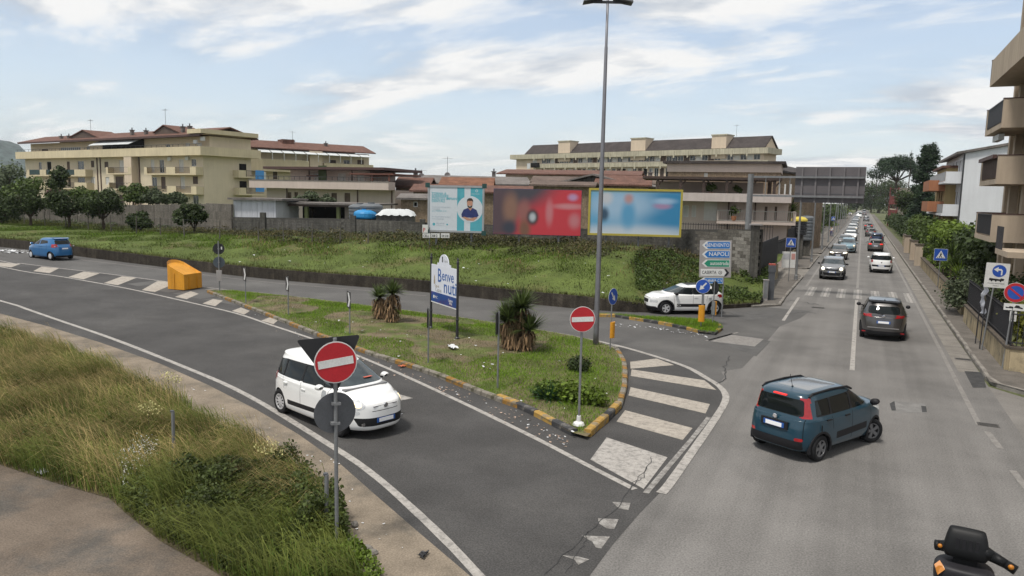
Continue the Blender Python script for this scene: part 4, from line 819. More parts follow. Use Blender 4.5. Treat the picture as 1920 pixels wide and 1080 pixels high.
# ================================================================== signs, posts, boards
m_galv = mat('galvanised_steel', (0.25, 0.255, 0.26), 0.5, var=0.15, scale=5, metal=0.6)
m_greyp = mat('grey_post', (0.20, 0.205, 0.21), 0.6, var=0.15, scale=4, metal=0.3, streak=0.1)
m_blackp = mat('black_post', (0.022, 0.022, 0.026), 0.5, var=0.1)
m_sred = mat('sign_red', (0.42, 0.012, 0.02), 0.45, var=0.08, scale=4); m_swhite = mat('sign_white', (0.62, 0.62, 0.60), 0.5, var=0.08, scale=4); m_sblue = mat('sign_blue', (0.012, 0.07, 0.36), 0.45, var=0.08, scale=4)
m_dblue = mat('direction_blue', (0.012, 0.14, 0.42), 0.5, var=0.1, scale=4); m_sgreen = mat('sign_green', (0.01, 0.22, 0.13), 0.5, var=0.1, scale=4); m_sback = mat('sign_back', (0.10, 0.105, 0.115), 0.55, var=0.15, scale=3, metal=0.4); m_sblack = mat('sign_black', (0.012, 0.012, 0.014), 0.5, var=0.1)
m_yell = mat('delineator_yellow', (0.62, 0.27, 0.01), 0.5, var=0.1, scale=5); m_spanel = mat('sign_panel_grey', (0.30, 0.28, 0.27), 0.6, var=0.1, scale=2)
class Face:
    """a vertical sign plane: pos = its centre, n = the way it faces, u = the viewer's right"""
    def __init__(s, root, pos, az, roll=0.0):
        s.root = root; s.p = Vector(pos); s.n = Vector((math.cos(az), math.sin(az), 0)); u = Vector((0, 0, 1)).cross(s.n); v = Vector((0, 0, 1)); s.u = u*math.cos(roll) + v*math.sin(roll); s.v = v*math.cos(roll) - u*math.sin(roll)
    def at(s, u, v, o=0): return s.p + s.u*u + s.v*v + s.n*o
    def plate(s, name, pts, m, off=0.0, th=0.004, parent=None): return MB().prism([s.at(u, v, off) for u, v in pts], s.n*th).build(name, m, parent or s.root)
    def rect(s, name, u0, u1, v0, v1, m, off=0.0, th=0.004, parent=None, r=0.0): 
        P = [(u0, v0), (u1, v0), (u1, v1), (u0, v1)]; return s.plate(name, rpoly(P, r, 3) if r else P, m, off, th, parent)
    def disc(s, name, r, m, off=0.0, th=0.004, c=(0, 0), parent=None, n=28): return s.plate(name, ell(c[0], c[1], r, r, n), m, off, th, parent)
    def text(s, name, body, size, m, u, v, off, align='LEFT', sx=1.0, parent=None, bold=0.0):
        e = Matrix((s.u, s.v, s.n)).transposed().to_euler(); return text(name, body, size, m, parent or s.root, s.at(u, v, off), e, align, sx, bold=bold)
def to_cam(p): return math.atan2(-p[1], -p[0])
def post(root, h, r=0.03, m=None, lean=(0, 0), name='post', z0=-0.1, seg=10): return MB().tube((0, 0, z0), (lean[0], lean[1], h), r, seg).build(name, m or m_galv, root)
def gz(px, py):
    p = GT(px, py); return p
def isl_base(px, py, zz=0.17): return GT(px, py, zz)

# near no-entry sign with two sign backs on the same post
b = GT(632, 1030); t = thing('no_entry_sign', 'near red no-entry sign above a round grey sign back, at the verge edge', 'road sign', b); post(t, 3.5, .031, m_greyp)
a0 = to_cam(b); f = Face(t, (0, 0, 3.12) , a0 + .16, R(7)); f.p += f.n * .05
d = f.disc('sign_disc', .335, m_swhite, 0, .006); f.disc('red_face', .318, m_sred, .007, .003, parent=d); f.rect('white_bar', -.275, .275, -.062, .062, m_swhite, .0115, .003, parent=d)
f2 = Face(t, (0, 0, 3.14), a0 + R(180) - .22, R(-6)); f2.p += f2.n * .09; f2.plate('triangle_back', rpoly([(-.42, .36), (.60, .36), (.06, -.56)], .06), m_sblack, 0, .005)
f3 = Face(t, (0, 0, 2.28), a0 + .25 + math.pi, R(3)); f3.p += f3.n * .045; d = f3.disc('sign_back', .335, m_sback, 0, .006)
for z in (-.16, .16): f3.rect('clamp', -.07, .07, z - .02, z + .02, m_greyp, -.085, .085, parent=d)
# second no-entry sign on the island tip
b = isl_base(1085, 795, .14); t = thing('no_entry_sign', 'red no-entry sign on the tip of the grassy island with white foot', 'road sign', b); post(t, 2.95, .03)
f = Face(t, (0, 0, 2.66), to_cam(b) + .22, R(2)); f.p += f.n * .05; d = f.disc('sign_disc', .318, m_swhite, 0, .006); f.disc('red_face', .304, m_sred, .007, .003, parent=d); f.rect('white_bar', -.27, .27, -.06, .06, m_swhite, .0115, .003, parent=d)
MB().lathe([(.16, -.02), (.13, .04), (.06, .08), (.055, .20), (.05, .22)], 10).build('white_foot', m_swhite, t)
def arrow_pts(ang, s=1.0):
    P = [(-.03, .19), (.03, .19), (.03, -.02), (.10, -.02), (0, -.20), (-.10, -.02), (-.03, -.02)]; c, q = math.cos(ang), math.sin(ang); return [((x*c - y*q)*s, (x*q + y*c)*s) for x, y in P]
def keep_sign(base, az_off, ang, label, hz, box, roll=0):
    t = thing('keep_side_sign', label, 'road sign', base); post(t, hz + .25, .025); az = to_cam(base) + az_off; f = Face(t, (0, 0, hz), az, roll); f.p += f.n * .04
    d = f.disc('sign_disc', .315, m_swhite, 0, .006); f.disc('blue_face', .30, m_sblue, .007, .003, parent=d); f.plate('white_arrow', arrow_pts(ang, 1.1), m_swhite, .0115, .003, parent=d)
    mb = MB(); 
    for i in range(10):
        a = math.pi * i / 9; mb.v.append(tuple(Vector((0, 0, box[0])) + f.u*.14*math.cos(a) + f.n*(.05 + .09*math.sin(a)))); mb.v.append(tuple(Vector((0, 0, box[1])) + f.u*.14*math.cos(a) + f.n*(.05 + .09*math.sin(a))))
    mb.f = [(2*i, 2*i+2, 2*i+3, 2*i+1) for i in range(9)] + [tuple(range(0, 20, 2)), tuple(range(1, 20, 2))[::-1], (0, 1, 19, 18)]; mb.build('yellow_marker', m_yell, t); return t
keep_sign(isl_base(1144, 655, .12), 1.02, R(38), 'blue keep-right arrow sign turned aside above a yellow marker, by the lamp mast', 2.0, (.45, 1.05))
keep_sign(isl_base(1314, 613, .14), .05, R(-42), 'blue keep-left arrow sign above a yellow marker on the small island', 1.82, (.25, .98))
b = isl_base(1336, 605, .12); t = thing('sign_post', 'post with dark round sign back and yellow marker seen edge-on, small island', 'road sign', b); post(t, 1.95, .025, m_greyp); f = Face(t, (0, 0, 1.62), to_cam(b) + 2.1); f.p += f.n*.04; f.disc('sign_disc', .31, m_sblack, 0, .006); f.rect('yellow_marker', -.13, .13, -1.25, -.62, m_yell, .0, .05); f.rect('marker_back', -.13, .13, -1.25, -.62, m_greyp, -.06, .04)
# direction signs
b = G(1336, 578, .5); t = thing('direction_sign', 'grey panel of place-name arrows reading BENEVENTO, NAPOLI, autostrada, CASERTA', 'road sign', b)
for u in (-.45, .45):
    mb = MB(); az = to_cam(b) + .12; uu = Vector((0, 0, 1)).cross(Vector((math.cos(az), math.sin(az), 0))); mb.tube(uu*u + Vector((0, 0, -.4)), uu*u + Vector((0, 0, 3.25)), .03, 8); mb.build('post', m_galv, t)
f = Face(t, (0, 0, 2.42), to_cam(b) + .12, R(1.5)); f.p += f.n*.05; f.rect('panel', -.75, .75, -.90, .90, m_spanel, 0, .01, r=.03)
def arrow_board(f, v, h, m, body, left=True, tm=None, u0=-.62, u1=.68, rim=None, sx=.8, sz=None, bold=.002):
    sg = 1; P = [(u0 + .17, v - h/2), (u1, v - h/2), (u1, v + h/2), (u0 + .17, v + h/2), (u0 - .02, v)]
    Q = [(u0 + .26, v - h/2 + .022), (u1 - .022, v - h/2 + .022), (u1 - .022, v + h/2 - .022), (u0 + .26, v + h/2 - .022), (u0 + .10, v)]
    if not left: P = [(-x, y) for x, y in P][::-1]; Q = [(-x, y) for x, y in Q][::-1]
    d = f.plate('arrow_board', P, rim or m_swhite, .011, .004); f.plate('arrow_face', Q, m, .016, .003, parent=d)
    f.text('lettering', body, sz or h*.66, tm or m_swhite, (u1 - .05 if left else -u1 + .06), v - h*.21, .021, 'RIGHT' if left else 'LEFT', sx, parent=d, bold=bold); return d
arrow_board(f, .66, .36, m_dblue, 'BENEVENTO', sx=.80); arrow_board(f, .22, .36, m_dblue, 'NAPOLI', sx=1.0, sz=.27); d = arrow_board(f, -.22, .36, m_sgreen, 'autostrada', sx=.78, sz=.26)
arrow_board(f, -.66, .34, m_swhite, 'CASERTA', False, m_sblack, rim=m_swhite, sx=.72)
f.plate('arrow_tip', [(.42, -.66 - .17), (.52, -.66 - .17), (.66, -.66), (.52, -.66 + .17), (.42, -.66 + .17), (.54, -.66)], m_sblack, .021, .003)
for k, r_ in enumerate((.085, .06, .025)): f.disc('target_ring', r_, (m_sblack, m_swhite, m_sblack)[k], .021 + .003*k, .002, (.24, -.66))
g2 = Face(t, (0, 0, 1.36), to_cam(b) + .12, R(1.5)); g2.p += g2.n*.05; arrow_board(g2, 0, .30, m_dblue, 'S MARIA C V', sx=.74, u0=-.68, u1=.42, sz=.19)
# welcome sign
L0, R0 = isl_base(808, 616, .18), isl_base(857, 636, .18); mid = (L0 + R0) / 2; t = thing('welcome_sign', 'tall white and blue welcome board reading Benvenuti between two black posts', 'sign', mid)
dv = (R0 - L0); wdt = dv.length; az = math.atan2(-dv.x, dv.y) + math.pi; f = Face(t, (0, 0, 0), az)
if f.n.dot(Vector((-mid.x, -mid.y, 0))) < 0: f = Face(t, (0, 0, 0), az + math.pi)
for sg in (-1, 1):
    c = f.at(sg*wdt/2, 0); c.z = 0
    MB().lathe([(.10, -.1), (.10, .06), (.06, .10), (.05, .72), (.065, .76), (.05, .82), (.042, 2.92), (.055, 2.95), (.055, 3.0), (.03, 3.06), (.045, 3.10), (.02, 3.15)], 12, c).build('post', m_blackp, t, smooth=False)
hw = wdt/2 - .06; pz0, pz1 = 1.18, 2.72
d = f.rect('board', -hw, hw, pz0, pz1, mat('welcome_white', (0.60, 0.62, 0.68), .5, var=.05), -.02, .04)
band = mat('band_blue', (0.012, 0.055, 0.22), .5, var=.35, scale=1.2, dirt=((0.11, 0.02, 0.10), .9, .45, .6)); f.rect('blue_band', -hw, hw, pz0, pz0 + .42, band, .0205, .003, parent=d); f.rect('white_edge', -hw, hw, pz0 - .03, pz0 + .012, m_swhite, .025, .003, parent=d)
m_wblue = plain('letter_navy', (0.02, 0.09, 0.30), .5); m_wgold = plain('letter_tan', (0.30, 0.24, 0.16), .6)
f.text('lettering', 'B', .78, m_wblue, -.58, 2.06, .022, sx=.9, parent=d, bold=.006); f.text('lettering', 'enve', .60, m_wblue, -.16, 2.16, .022, sx=.98, parent=d, bold=.004); f.text('lettering', 'nuti', .74, m_wblue, .0, 1.68, .022, sx=1.06, parent=d, bold=.006)
f.rect('tower_emblem', -.93, -.81, 1.93, 2.10, m_wgold, .022, .003, parent=d); f.rect('tower_top', -.91, -.83, 2.10, 2.22, m_wgold, .022, .003, parent=d); f.plate('tower_spire', [(-.91, 2.22), (-.83, 2.22), (-.87, 2.32)], m_wgold, .022, .003, parent=d); f.text('lettering', 'Citta di', .14, m_wgold, -.85, 1.82, .022, parent=d); f.text('lettering', 'Capua', .24, plain('letter_grey', (.25, .25, .25)), -.80, 1.64, .022, sx=1.0, parent=d)
f.rect('logo_block', -.98, -.86, 1.34, 1.46, m_swhite, .025, .003, parent=d); f.text('lettering', 'MSC', .15, m_swhite, -.84, 1.35, .025, parent=d); f.text('lettering', 'Capua', .16, m_swhite, .45, 1.38, .025, parent=d); f.text('lettering', 'Viva', .16, m_swhite, .55, 1.26, .025, parent=d)
f.plate('crest_board', [(-.62, pz1 - .02), (.62, pz1 - .02), (.62, pz1 + .10)] + [(.45*math.cos(a), pz1 + .10 + .38*math.sin(a)) for a in np.linspace(0.0, math.pi, 14)] + [(-.62, pz1 + .10)], MATS['welcome_white'], -.018, .034); f.rect('crest_tower', -.16, -.08, pz1 + .16, pz1 + .38, m_blackp, .017, .004); f.text('lettering', 'Capua', .15, plain('letter_grey', (0, 0, 0)), -.02, pz1 + .18, .0165)
# pair of round sign backs by the yellow container
b = GT(412, 547); t = thing('sign_post', 'two round dark sign backs and a small box on one post beside the yellow container', 'road sign', b); post(t, 2.85, .035, m_galv); az = to_cam(b) + math.pi - .15
for z, mm in ((2.42, m_sblack), (1.66, mat('sign_back_blue', (0.055, 0.07, 0.085), .5, var=.15, scale=3))):
    f = Face(t, (0, 0, z), az); f.p += f.n*.045; d = f.disc('sign_back', .315, mm, 0, .006); f.rect('bracket', -.05, .05, -.02, .02, m_galv, -.09, .09, parent=d)
f.rect('marker_box', -.14, .14, -1.05, -.45, m_spanel, -.14, .12); f.rect('sticker', -.19, -.12, .72, .88, m_swhite, -.013, .003)
# chevron markers
chev = [(461, 567, 1.33, 'chevron marker post nearest the yellow container'), (541, 590, 1.35, 'second chevron marker post from the yellow container'), (656, 627, 1.33, 'third chevron marker post, before the twin yuccas'), (803, 680, 1.62, 'chevron marker post standing in front of the welcome board'), (933, 726, 1.75, 'tall chevron marker post beside the large yucca')]
for i, (px, py, az_o, lb) in enumerate(chev):
    b = isl_base(px, py, .16); t = thing('chevron_marker', lb, 'road sign', b, group='chevron markers on the island'); h_ = (1.75, 1.75, 1.72, 1.85, 2.25)[i]; post(t, h_, .028, m_galv)
    az = to_cam(b) - az_o * (1 if i < 3 else 1.0); f = Face(t, (0, 0, h_ - .33), az); f.p += f.n*.035; d = f.rect('chevron_board', -.30, .30, -.33, .33, m_sblack, -.003, .006)
    if True: f.plate('white_chevron', [(-.16, -.28), (.06, -.28), (.24, 0), (.06, .28), (-.16, .28), (.02, 0)], m_swhite, .0035, .003, parent=d)
# square pedestrian-crossing signs
def crossing_sign(base, size, zc, label, az_off=0.0, grp='square pedestrian-crossing signs'):
    t = thing('crossing_sign', label, 'road sign', base, group=grp); post(t, zc + size*.45, .028); f = Face(t, (0, 0, zc), to_cam(base) + az_off); f.p += f.n*.04; s_ = size/2
    d = f.rect('sign_plate', -s_, s_, -s_, s_, m_swhite, 0, .006, r=.05); f.rect('blue_face', -s_+.015, s_-.015, -s_+.015, s_-.015, m_sblue, .007, .003, parent=d, r=.04); f.plate('white_triangle', [(-s_*.70, -s_*.58), (s_*.70, -s_*.58), (0, s_*.72)], m_swhite, .0115, .003, parent=d)
    q = s_; f.disc('figure_head', q*.08, m_sblack, .0155, .003, (q*.02, q*.30), parent=d, n=10); f.plate('figure', [(-q*.06, q*.20), (q*.10, q*.18), (q*.20, 0), (q*.08, q*.02), (q*.06, -q*.12), (q*.22, -q*.42), (q*.10, -q*.42), (0, -q*.20), (-q*.16, -q*.42), (-q*.28, -q*.40), (-q*.08, -q*.08), (-q*.10, q*.04), (-q*.20, -q*.02)], m_sblack, .0155, .003, parent=d)
    for k in range(4): f.rect('stripe', -q*.48 + k*q*.26, -q*.36 + k*q*.26, -q*.54, -q*.44, m_sblack, .0155, .003, parent=d)
crossing_sign(Vector((5.0, 57.2, .12)), .80, 2.25, 'square blue crossing sign in front of the dark hedge, right pavement', .1)
crossing_sign(Vector((-4.35, 55.0, .12)), .66, 2.75, 'square blue crossing sign beside the sheet-metal fence, left pavement', .1)
crossing_sign(Vector((-4.6, 146, .12)), .70, 2.6, 'small distant blue crossing sign on the left pavement', 0)
# turn-left truck sign and no-parking sign on the right
b = Vector((4.62, 33.6, .12)); t = thing('turn_left_sign', 'white panel with blue turn-left disc above truck symbol, right pavement', 'road sign', b); post(t, 3.45, .03, lean=(.28, .12)); f = Face(t, (.27, .11, 2.95), to_cam(b) + .22, R(-1.5)); f.p += f.n*.04
d = f.rect('panel', -.40, .40, -.48, .48, m_swhite, 0, .006, r=.04); f.disc('blue_disc', .235, m_sblue, .007, .003, (.06, .18), parent=d); f.plate('white_arrow', [(.12, .02), (.17, .02), (.17, .20), (.12, .26), (.02, .26), (.02, .33), (-.13, .23), (.02, .13), (.02, .20), (.12, .20)], m_swhite, .0115, .003, parent=d)
f.plate('truck_symbol', [(-.25, -.20), (.24, -.20), (.26, -.12), (.14, -.10), (.12, -.14), (-.24, -.11)], m_sblack, .007, .003, parent=d)
for u in (-.16, -.02, .14): f.disc('truck_wheel', .03, m_sblack, .007, .003, (u, -.215), parent=d, n=10)
f.text('lettering', 'eccetto autorizzati', .075, m_sblack, 0, -.33, .007, 'CENTER', parent=d); f.text('lettering', 'frontisti', .06, m_sblack, 0, -.42, .007, 'CENTER', parent=d)
b = Vector((4.81, 30.1, .12)); t = thing('no_parking_sign', 'round blue no-parking sign with red rim and tow-away plate', 'road sign', b); post(t, 3.05, .034, lean=(.17, .06)); f = Face(t, (.16, .055, 2.68), to_cam(b) + .10); f.p += f.n*.04
d = f.disc('sign_disc', .34, m_swhite, 0, .006, n=32); f.disc('red_rim', .33, m_sred, .007, .003, parent=d, n=32); f.disc('blue_face', .235, m_sblue, .0105, .003, parent=d, n=32); c_, s_ = math.cos(R(-40)), math.sin(R(-40)); f.plate('red_bar', [(x*c_ - y*s_, x*s_ + y*c_) for x, y in ((-.25, -.03), (.25, -.03), (.25, .03), (-.25, .03))], m_sred, .014, .003, parent=d)
d = f.rect('tow_plate', -.30, .30, -.62, -.385, m_swhite, 0, .006, r=.02); f.plate('tow_truck', [(-.24, -.55), (-.02, -.55), (-.02, -.50), (-.08, -.48), (-.13, -.48), (-.16, -.52), (-.24, -.50)], m_sblack, .007, .003, parent=d); f.plate('towed_car', [(.0, -.52), (.25, -.55), (.25, -.51), (.18, -.49), (.14, -.44), (.06, -.43), (.02, -.48)], m_sblack, .007, .003, parent=d)
d = f.rect('arrow_plate', -.10, .10, -1.0, -.65, m_swhite, 0, .006, r=.02); f.plate('up_arrow', [(-.05, -.74), (.05, -.74), (0, -.67)], m_sblack, .007, .003, parent=d); f.rect('arrow_stem', -.012, .012, -.91, -.74, m_sblack, .007, .003, parent=d); f.plate('down_arrow', [(-.05, -.91), (0, -.98), (.05, -.91)], m_sblack, .007, .003, parent=d)
# torn banner on two stakes
b = Vector((4.58, 34.4, .12)); t = thing('torn_banner', 'torn white banner hanging between two dark stakes beside the garden wall', 'banner', b)
for dy in (-.62, .62): MB().tube((0, dy, -.05), (.03, dy, 1.72), .022, 6).build('stake', m_blackp, t)
mb = MB(); nx, nz = 8, 12; V = []
for j in range(nz + 1):
    for i in range(nx + 1): u, v = i/nx, j/nz; V.append((.05 + .06*math.sin(u*7 + v*9) + .04*math.sin(v*17), -.5 + u*(.95 - .2*abs(v - .5)) + .06*math.sin(v*8), 1.35 + v*1.15))
mb.add(V, [(j*(nx+1)+i, j*(nx+1)+i+1, (j+1)*(nx+1)+i+1, (j+1)*(nx+1)+i) for j in range(nz) for i in range(nx)]); mb.build('cloth', mat('banner_cloth', (0.55, 0.56, 0.60), .8, var=.2, scale=3, dirt=((.3, .3, .34), 3, .5, .62)), t, smooth=True)
# gantry seen from behind
gs = 48.2; b = on_s(1395, 548, gs); b = Vector((b.x, gs, .35)); t = thing('sign_gantry', 'large grey road-sign gantry seen from behind, over the left lane', 'gantry', b)
topz = on_s(1405, 326, gs).z - b.z; MB().lathe([(.25, -.4), (.20, .0), (.19, topz*.5), (.17, topz)], 14).build('mast', m_greyp, t)
pts_ = {k: on_s(x, y, gs - .25) for k, (x, y) in dict(tl=(1492, 313), tr=(1625, 312), br=(1622, 381), bl=(1489, 380)).items()}
x0, x1 = pts_['tl'].x - b.x, pts_['tr'].x - b.x; z0, z1 = (pts_['bl'].z + pts_['br'].z)/2 - b.z, (pts_['tl'].z + pts_['tr'].z)/2 - b.z
m_gp = mat('gantry_panel_back', (0.115, 0.105, 0.11), .7, var=.12, scale=.8)
za, zb_ = z0 + .36, z1 - .62
for z in (za, zb_): MB().box(.1, x1 - .05, -.07, .07, z - .06, z + .06).build('arm', m_greyp, t)
npan = 5; MB().box(x0, x1, .10, .14, z0, z1).build('sign_panel', m_gp, t)
for k in range(3): MB().box(x0 + .02, x1 - .02, .085, .099, z0 + (z1 - z0)*(k + 1)/4 - .012, z0 + (z1 - z0)*(k + 1)/4 + .012).build('panel_joint', m_sback, t)
for k in range(npan): xx = x0 + (x1 - x0)*(k + .5)/npan - .05; MB().box(xx, xx + .10, .02, .084, z0 + .02, z1 - .02).build('stiffener', mat('stiffener_grey', (.15, .14, .145), .7, var=.1), t)
xr_ = on_s(1404, 380, gs).x - b.x
for xx in (.9, 1.7, 2.3):
    if xx < x0: MB().box(xx - .02, xx + .02, -.02, .02, za, zb_).build('hanger', m_greyp, t)
for i, (z, w_, m_) in enumerate(((1.9, .1, m_sblue), (1.5, .16, m_swhite), (1.25, .1, m_swhite), (.95, .22, mat('poster_cream', (.5, .45, .36), .8)))): 
    q = MB().lathe([(.205, z), (.203, z + w_*1.6)], 14); q.f = q.f[:4] + q.f[10:14]; q.build('sticker', m_, t)
# tall floodlight mast
b = isl_base(1117, 645, .16); t = thing('lamp_mast', 'very tall grey floodlight mast at the back of the grassy island', 'street lamp', b)
H_ = on_line(1139, 4, (b.x, b.y, 0), (b.x + 1, b.y + math.tan(YAW), 0)).z - b.z
MB().lathe([(.115, -.1), (.105, .5), (.10, 1.2), (.082, H_*.5), (.06, H_ - 1.6), (.05, H_ - 1.55), (.045, H_ + .1)], 14).build('mast', mat('mast_steel', (0.20, 0.20, 0.215), .5, var=.12, scale=2, metal=.5), t, smooth=True)
_rt = Vector(_r)
o = MB().box(-.75, .75, -.05, .05, -.04, .04).build('cross_arm', m_blackp, t, loc=(0, 0, H_)); o.rotation_euler = (0, 0, YAW)
for sg in (-1, 1):
    o = MB().add([(-.36, -.26, -.07), (.36, -.26, -.07), (.36, .26, -.02), (-.36, .26, -.02), (-.28, -.22, .12), (.28, -.22, .12), (.28, .22, .14), (-.28, .22, .14)], [(0,3,2,1),(4,5,6,7),(0,1,5,4),(1,2,6,5),(2,3,7,6),(3,0,4,7)]).build('floodlight', m_sback, t, loc=_rt*sg*.55 + Vector((0, 0, H_ + .06))); o.rotation_euler = (R(-8), R(10*sg), YAW)
# lamp posts down the left pavement
lp = None
for i, s_ in enumerate((56.8, 74.6, 94.1, 112.0, 130.5, 149, 168, 187, 206, 226)):
    lb = ['lamp post nearest the zebra crossing on the left pavement', 'second lamp post along the left pavement', 'third lamp post along the left pavement', 'fourth lamp post along the left pavement', 'fifth lamp post along the left pavement', 'sixth lamp post along the left pavement', 'seventh lamp post along the left pavement', 'eighth lamp post along the left pavement', 'ninth lamp post along the left pavement', 'farthest lamp post along the left pavement'][i]
    if lp is None:
        t = thing('lamp_post', lb, 'street lamp', (-4.0, s_, .12), 0, 'lamp posts along the left pavement'); MB().lathe([(.13, -.1), (.12, .3), (.085, .35), (.06, 7.2)], 10).build('post', m_greyp, t)
        MB().path([(0, 0, 7.1), (.15, 0, 7.5), (.6, 0, 7.65), (1.3, 0, 7.7)], [.05, .045, .04, .035], 7).build('arm', m_greyp, t); MB().box(1.2, 1.75, -.11, .11, 7.66, 7.78).build('lamp_head', m_sback, t); lp = t
    else:
        o = copy_tree(lp); tag(o, lb, 'street lamp', 'lamp posts along the left pavement'); o.location = (-4.0, s_, .12); o.rotation_euler = (0, 0, rng.uniform(-.05, .05))
        if i == 4: o.rotation_euler = (0, R(3), 0)
# cabinet and red-topped meter post
b = G(1434, 563, .12); t = thing('utility_cabinet', 'small grey metal cabinet beside the red-topped pillar', 'cabinet', b, YAW*.6); MB().box(-.13, .13, -.1, .1, -.05, 1.15).build('casing', m_spanel, t); MB().box(-.105, .105, -.115, -.1, .15, 1.1).build('door', m_greyp, t); MB().box(-.16, .16, -.13, .13, 1.15, 1.19).build('cap', m_spanel, t)
b = G(1444, 562, .12); t = thing('meter_pillar', 'dark grey pillar with red top at the left pavement corner', 'pillar', b, YAW*.6); MB().box(-.16, .16, -.14, .14, -.05, 1.6).build('shaft', m_sback, t); MB().box(-.19, .19, -.17, .17, 1.6, 2.0).build('head', m_sback, t); MB().box(-.18, .18, -.16, .16, 2.0, 2.08).build('red_cap', mat('cap_red', (.36, .07, .05), .6), t)
# yellow crash container
b = GT(346, 541); t = thing('crash_barrier', 'big yellow-orange plastic container with curved sloping top at the island end', 'barrier', b, R(2) + YAW*.2)
m_cy = mat('container_yellow', (0.56, 0.245, 0.012), .5, var=.12, scale=1.5, streak=.1); wdt = 1.55; 
prof = [(-.72, 0), (-.72, 1.50)] + [(-.72 + 1.44*k/10, 1.50 - .82*(1 - (1 - k/10)**2.0)) for k in range(1, 11)] + [(.72, .68), (.72, 0)]
V = []; F = []
n = 13
for j in range(n):                     # rounded nose towards traffic: outline lofted across the width
    v = j/(n - 1); 
mb = MB(); sec = []
for j in range(9):
    a = math.pi*(j/8); x = -.35 - .50*math.sin(a)**.9 if 0 < j < 8 else -.35; y = -.70*math.cos(a); sec.append((x, y))
outl = sec + [(.62, .70), (.62, -.70)]
def ztop(x, y): u = (x + .85)/1.47; return 1.62 - .80*min(1, u*1.15)**.8 + .10*abs(y)
mb.add([(x, y, .03) for x, y in outl] + [(x, y, ztop(x, y)) for x, y in outl], [(i, (i+1) % 11, (i+1) % 11 + 11, i + 11) for i in range(11)] + [tuple(range(11))[::-1]])
mb.build('tub', m_cy, t)
mb = MB(); inner = [(x*.93, y*.93) for x, y in outl]; k = 11
mb.add([(x, y, ztop(x, y) + .002) for x, y in outl] + [(x, y, ztop(x, y) - .10 + .0) for x, y in inner], [(i, (i+1) % k, (i+1) % k + k, i + k) for i in range(k)]); mb.add([(x, y, ztop(x, y) - .10) for x, y in inner], [tuple(range(k))]); mb.build('sloping_lid', m_cy, t)
for y in (-.34, .3): MB().box(.615, .66, y, y + .05, .03, .72).build('rib', m_cy, t)
for y in (-.705,): MB().box(-.1, -.03, -.73, -.69, .03, .95).build('rib', m_cy, t)
# ------------------------------------------------------------------ billboards
def poster_mat(name, base, blobs, hw, hh):
    m = bpy.data.materials.new(name); m.use_nodes = True; tr = m.node_tree; bs = tr.nodes['Principled BSDF']; bs.inputs['Roughness'].default_value = .55; nd = tr.nodes.new; lk = tr.links.new
    tc = nd('ShaderNodeTexCoord'); prev = None
    for (u, v, ru, rv, c, soft) in blobs:
        mp = nd('ShaderNodeMapping'); mp.vector_type = 'POINT'; mp.inputs['Location'].default_value = (-u/ru, 0, -v/rv); mp.inputs['Scale'].default_value = (1/ru, 0, 1/rv); lk(tc.outputs['Object'], mp.inputs['Vector'])
        ln = nd('ShaderNodeVectorMath'); ln.operation = 'LENGTH'; lk(mp.outputs[0], ln.inputs[0]); mr = nd('ShaderNodeMapRange'); mr.interpolation_type = 'SMOOTHSTEP'; mr.inputs[1].default_value = 1 + soft; mr.inputs[2].default_value = 1 - soft; lk(ln.outputs['Value'], mr.inputs[0])
        mx = nd('ShaderNodeMix'); mx.data_type = 'RGBA'; lk(mr.outputs[0], mx.inputs['Factor']); mx.inputs['B'].default_value = (*c, 1)
        if prev is None: mx.inputs['A'].default_value = (*base, 1)
        else: lk(prev, mx.inputs['A'])
        prev = mx.outputs['Result']
    lk(prev, bs.inputs['Base Color']); return m
def board_frame(name, label, pxl, pxr, pyt, pyb, dl, dr, frame_m, leg_px):
    A, B = DP(pxl, (pyt+pyb)/2, dl), DP(pxr, (pyt+pyb)/2, dr); A2, B2 = DP(pxl, pyb, dl), DP(pxr, pyb, dr); zt = (DP(pxl, pyt, dl).z + DP(pxr, pyt, dr).z)/2; zb2 = (A2.z + B2.z)/2
    a = Vector((A.x, A.y, 0)); b_ = Vector((B.x, B.y, 0)); c = (a + b_)/2; ang = math.atan2((b_-a).y, (b_-a).x); hw = (b_-a).length/2; gz_ = bank_z(c.x, c.y); t = thing(name, label, 'billboard', (c.x, c.y, gz_), ang); z0, z1 = zb2 - gz_, zt - gz_
    for u in leg_px: MB().box(u*hw - .06, u*hw + .06, .06, .20, -.5, z0 + .3).build('leg', m_sback, t)
    return t, hw, z0, z1
t, hw, z0, z1 = board_frame('billboard', 'dental clinic billboard in white and teal with a portrait in a circle', 802, 908, 348, 436, 51.0, 50.4, None, (-.7, .55))
m_al = mat('aluminium_frame', (0.34, 0.35, 0.36), .5, var=.1, metal=.4); m_teal = mat('poster_teal', (0.07, 0.33, 0.40), .55, var=.05); m_pwhite = mat('poster_white', (0.52, 0.56, 0.60), .55, var=.04); m_navy2 = mat('poster_navy', (0.015, 0.025, 0.12), .6, var=.3, scale=6); m_skin = mat('poster_skin', (0.42, 0.22, 0.15), .6, var=.15, scale=5); m_hair = mat('poster_hair', (0.03, 0.02, 0.015), .7)
MB().box(-hw, hw, 0, .06, z0, z1).build('backing', m_sback, t)
fr = .13
for (a, b_, c, d) in ((-hw, hw, z0, z0+fr), (-hw, hw, z1-fr, z1), (-hw, -hw+fr, z0+fr, z1-fr), (hw-fr, hw, z0+fr, z1-fr)): MB().box(a, b_, -.05, -.001, c, d).build('frame_bar', m_al, t)
for sx_ in (-1, 1):
    for zc in (z0, z1): MB().box(sx_*hw - .16, sx_*hw + .16, -.065, -.052, zc - .16, zc + .16).build('corner_piece', mat('corner_green', (0.01, 0.05, 0.045), .5), t)
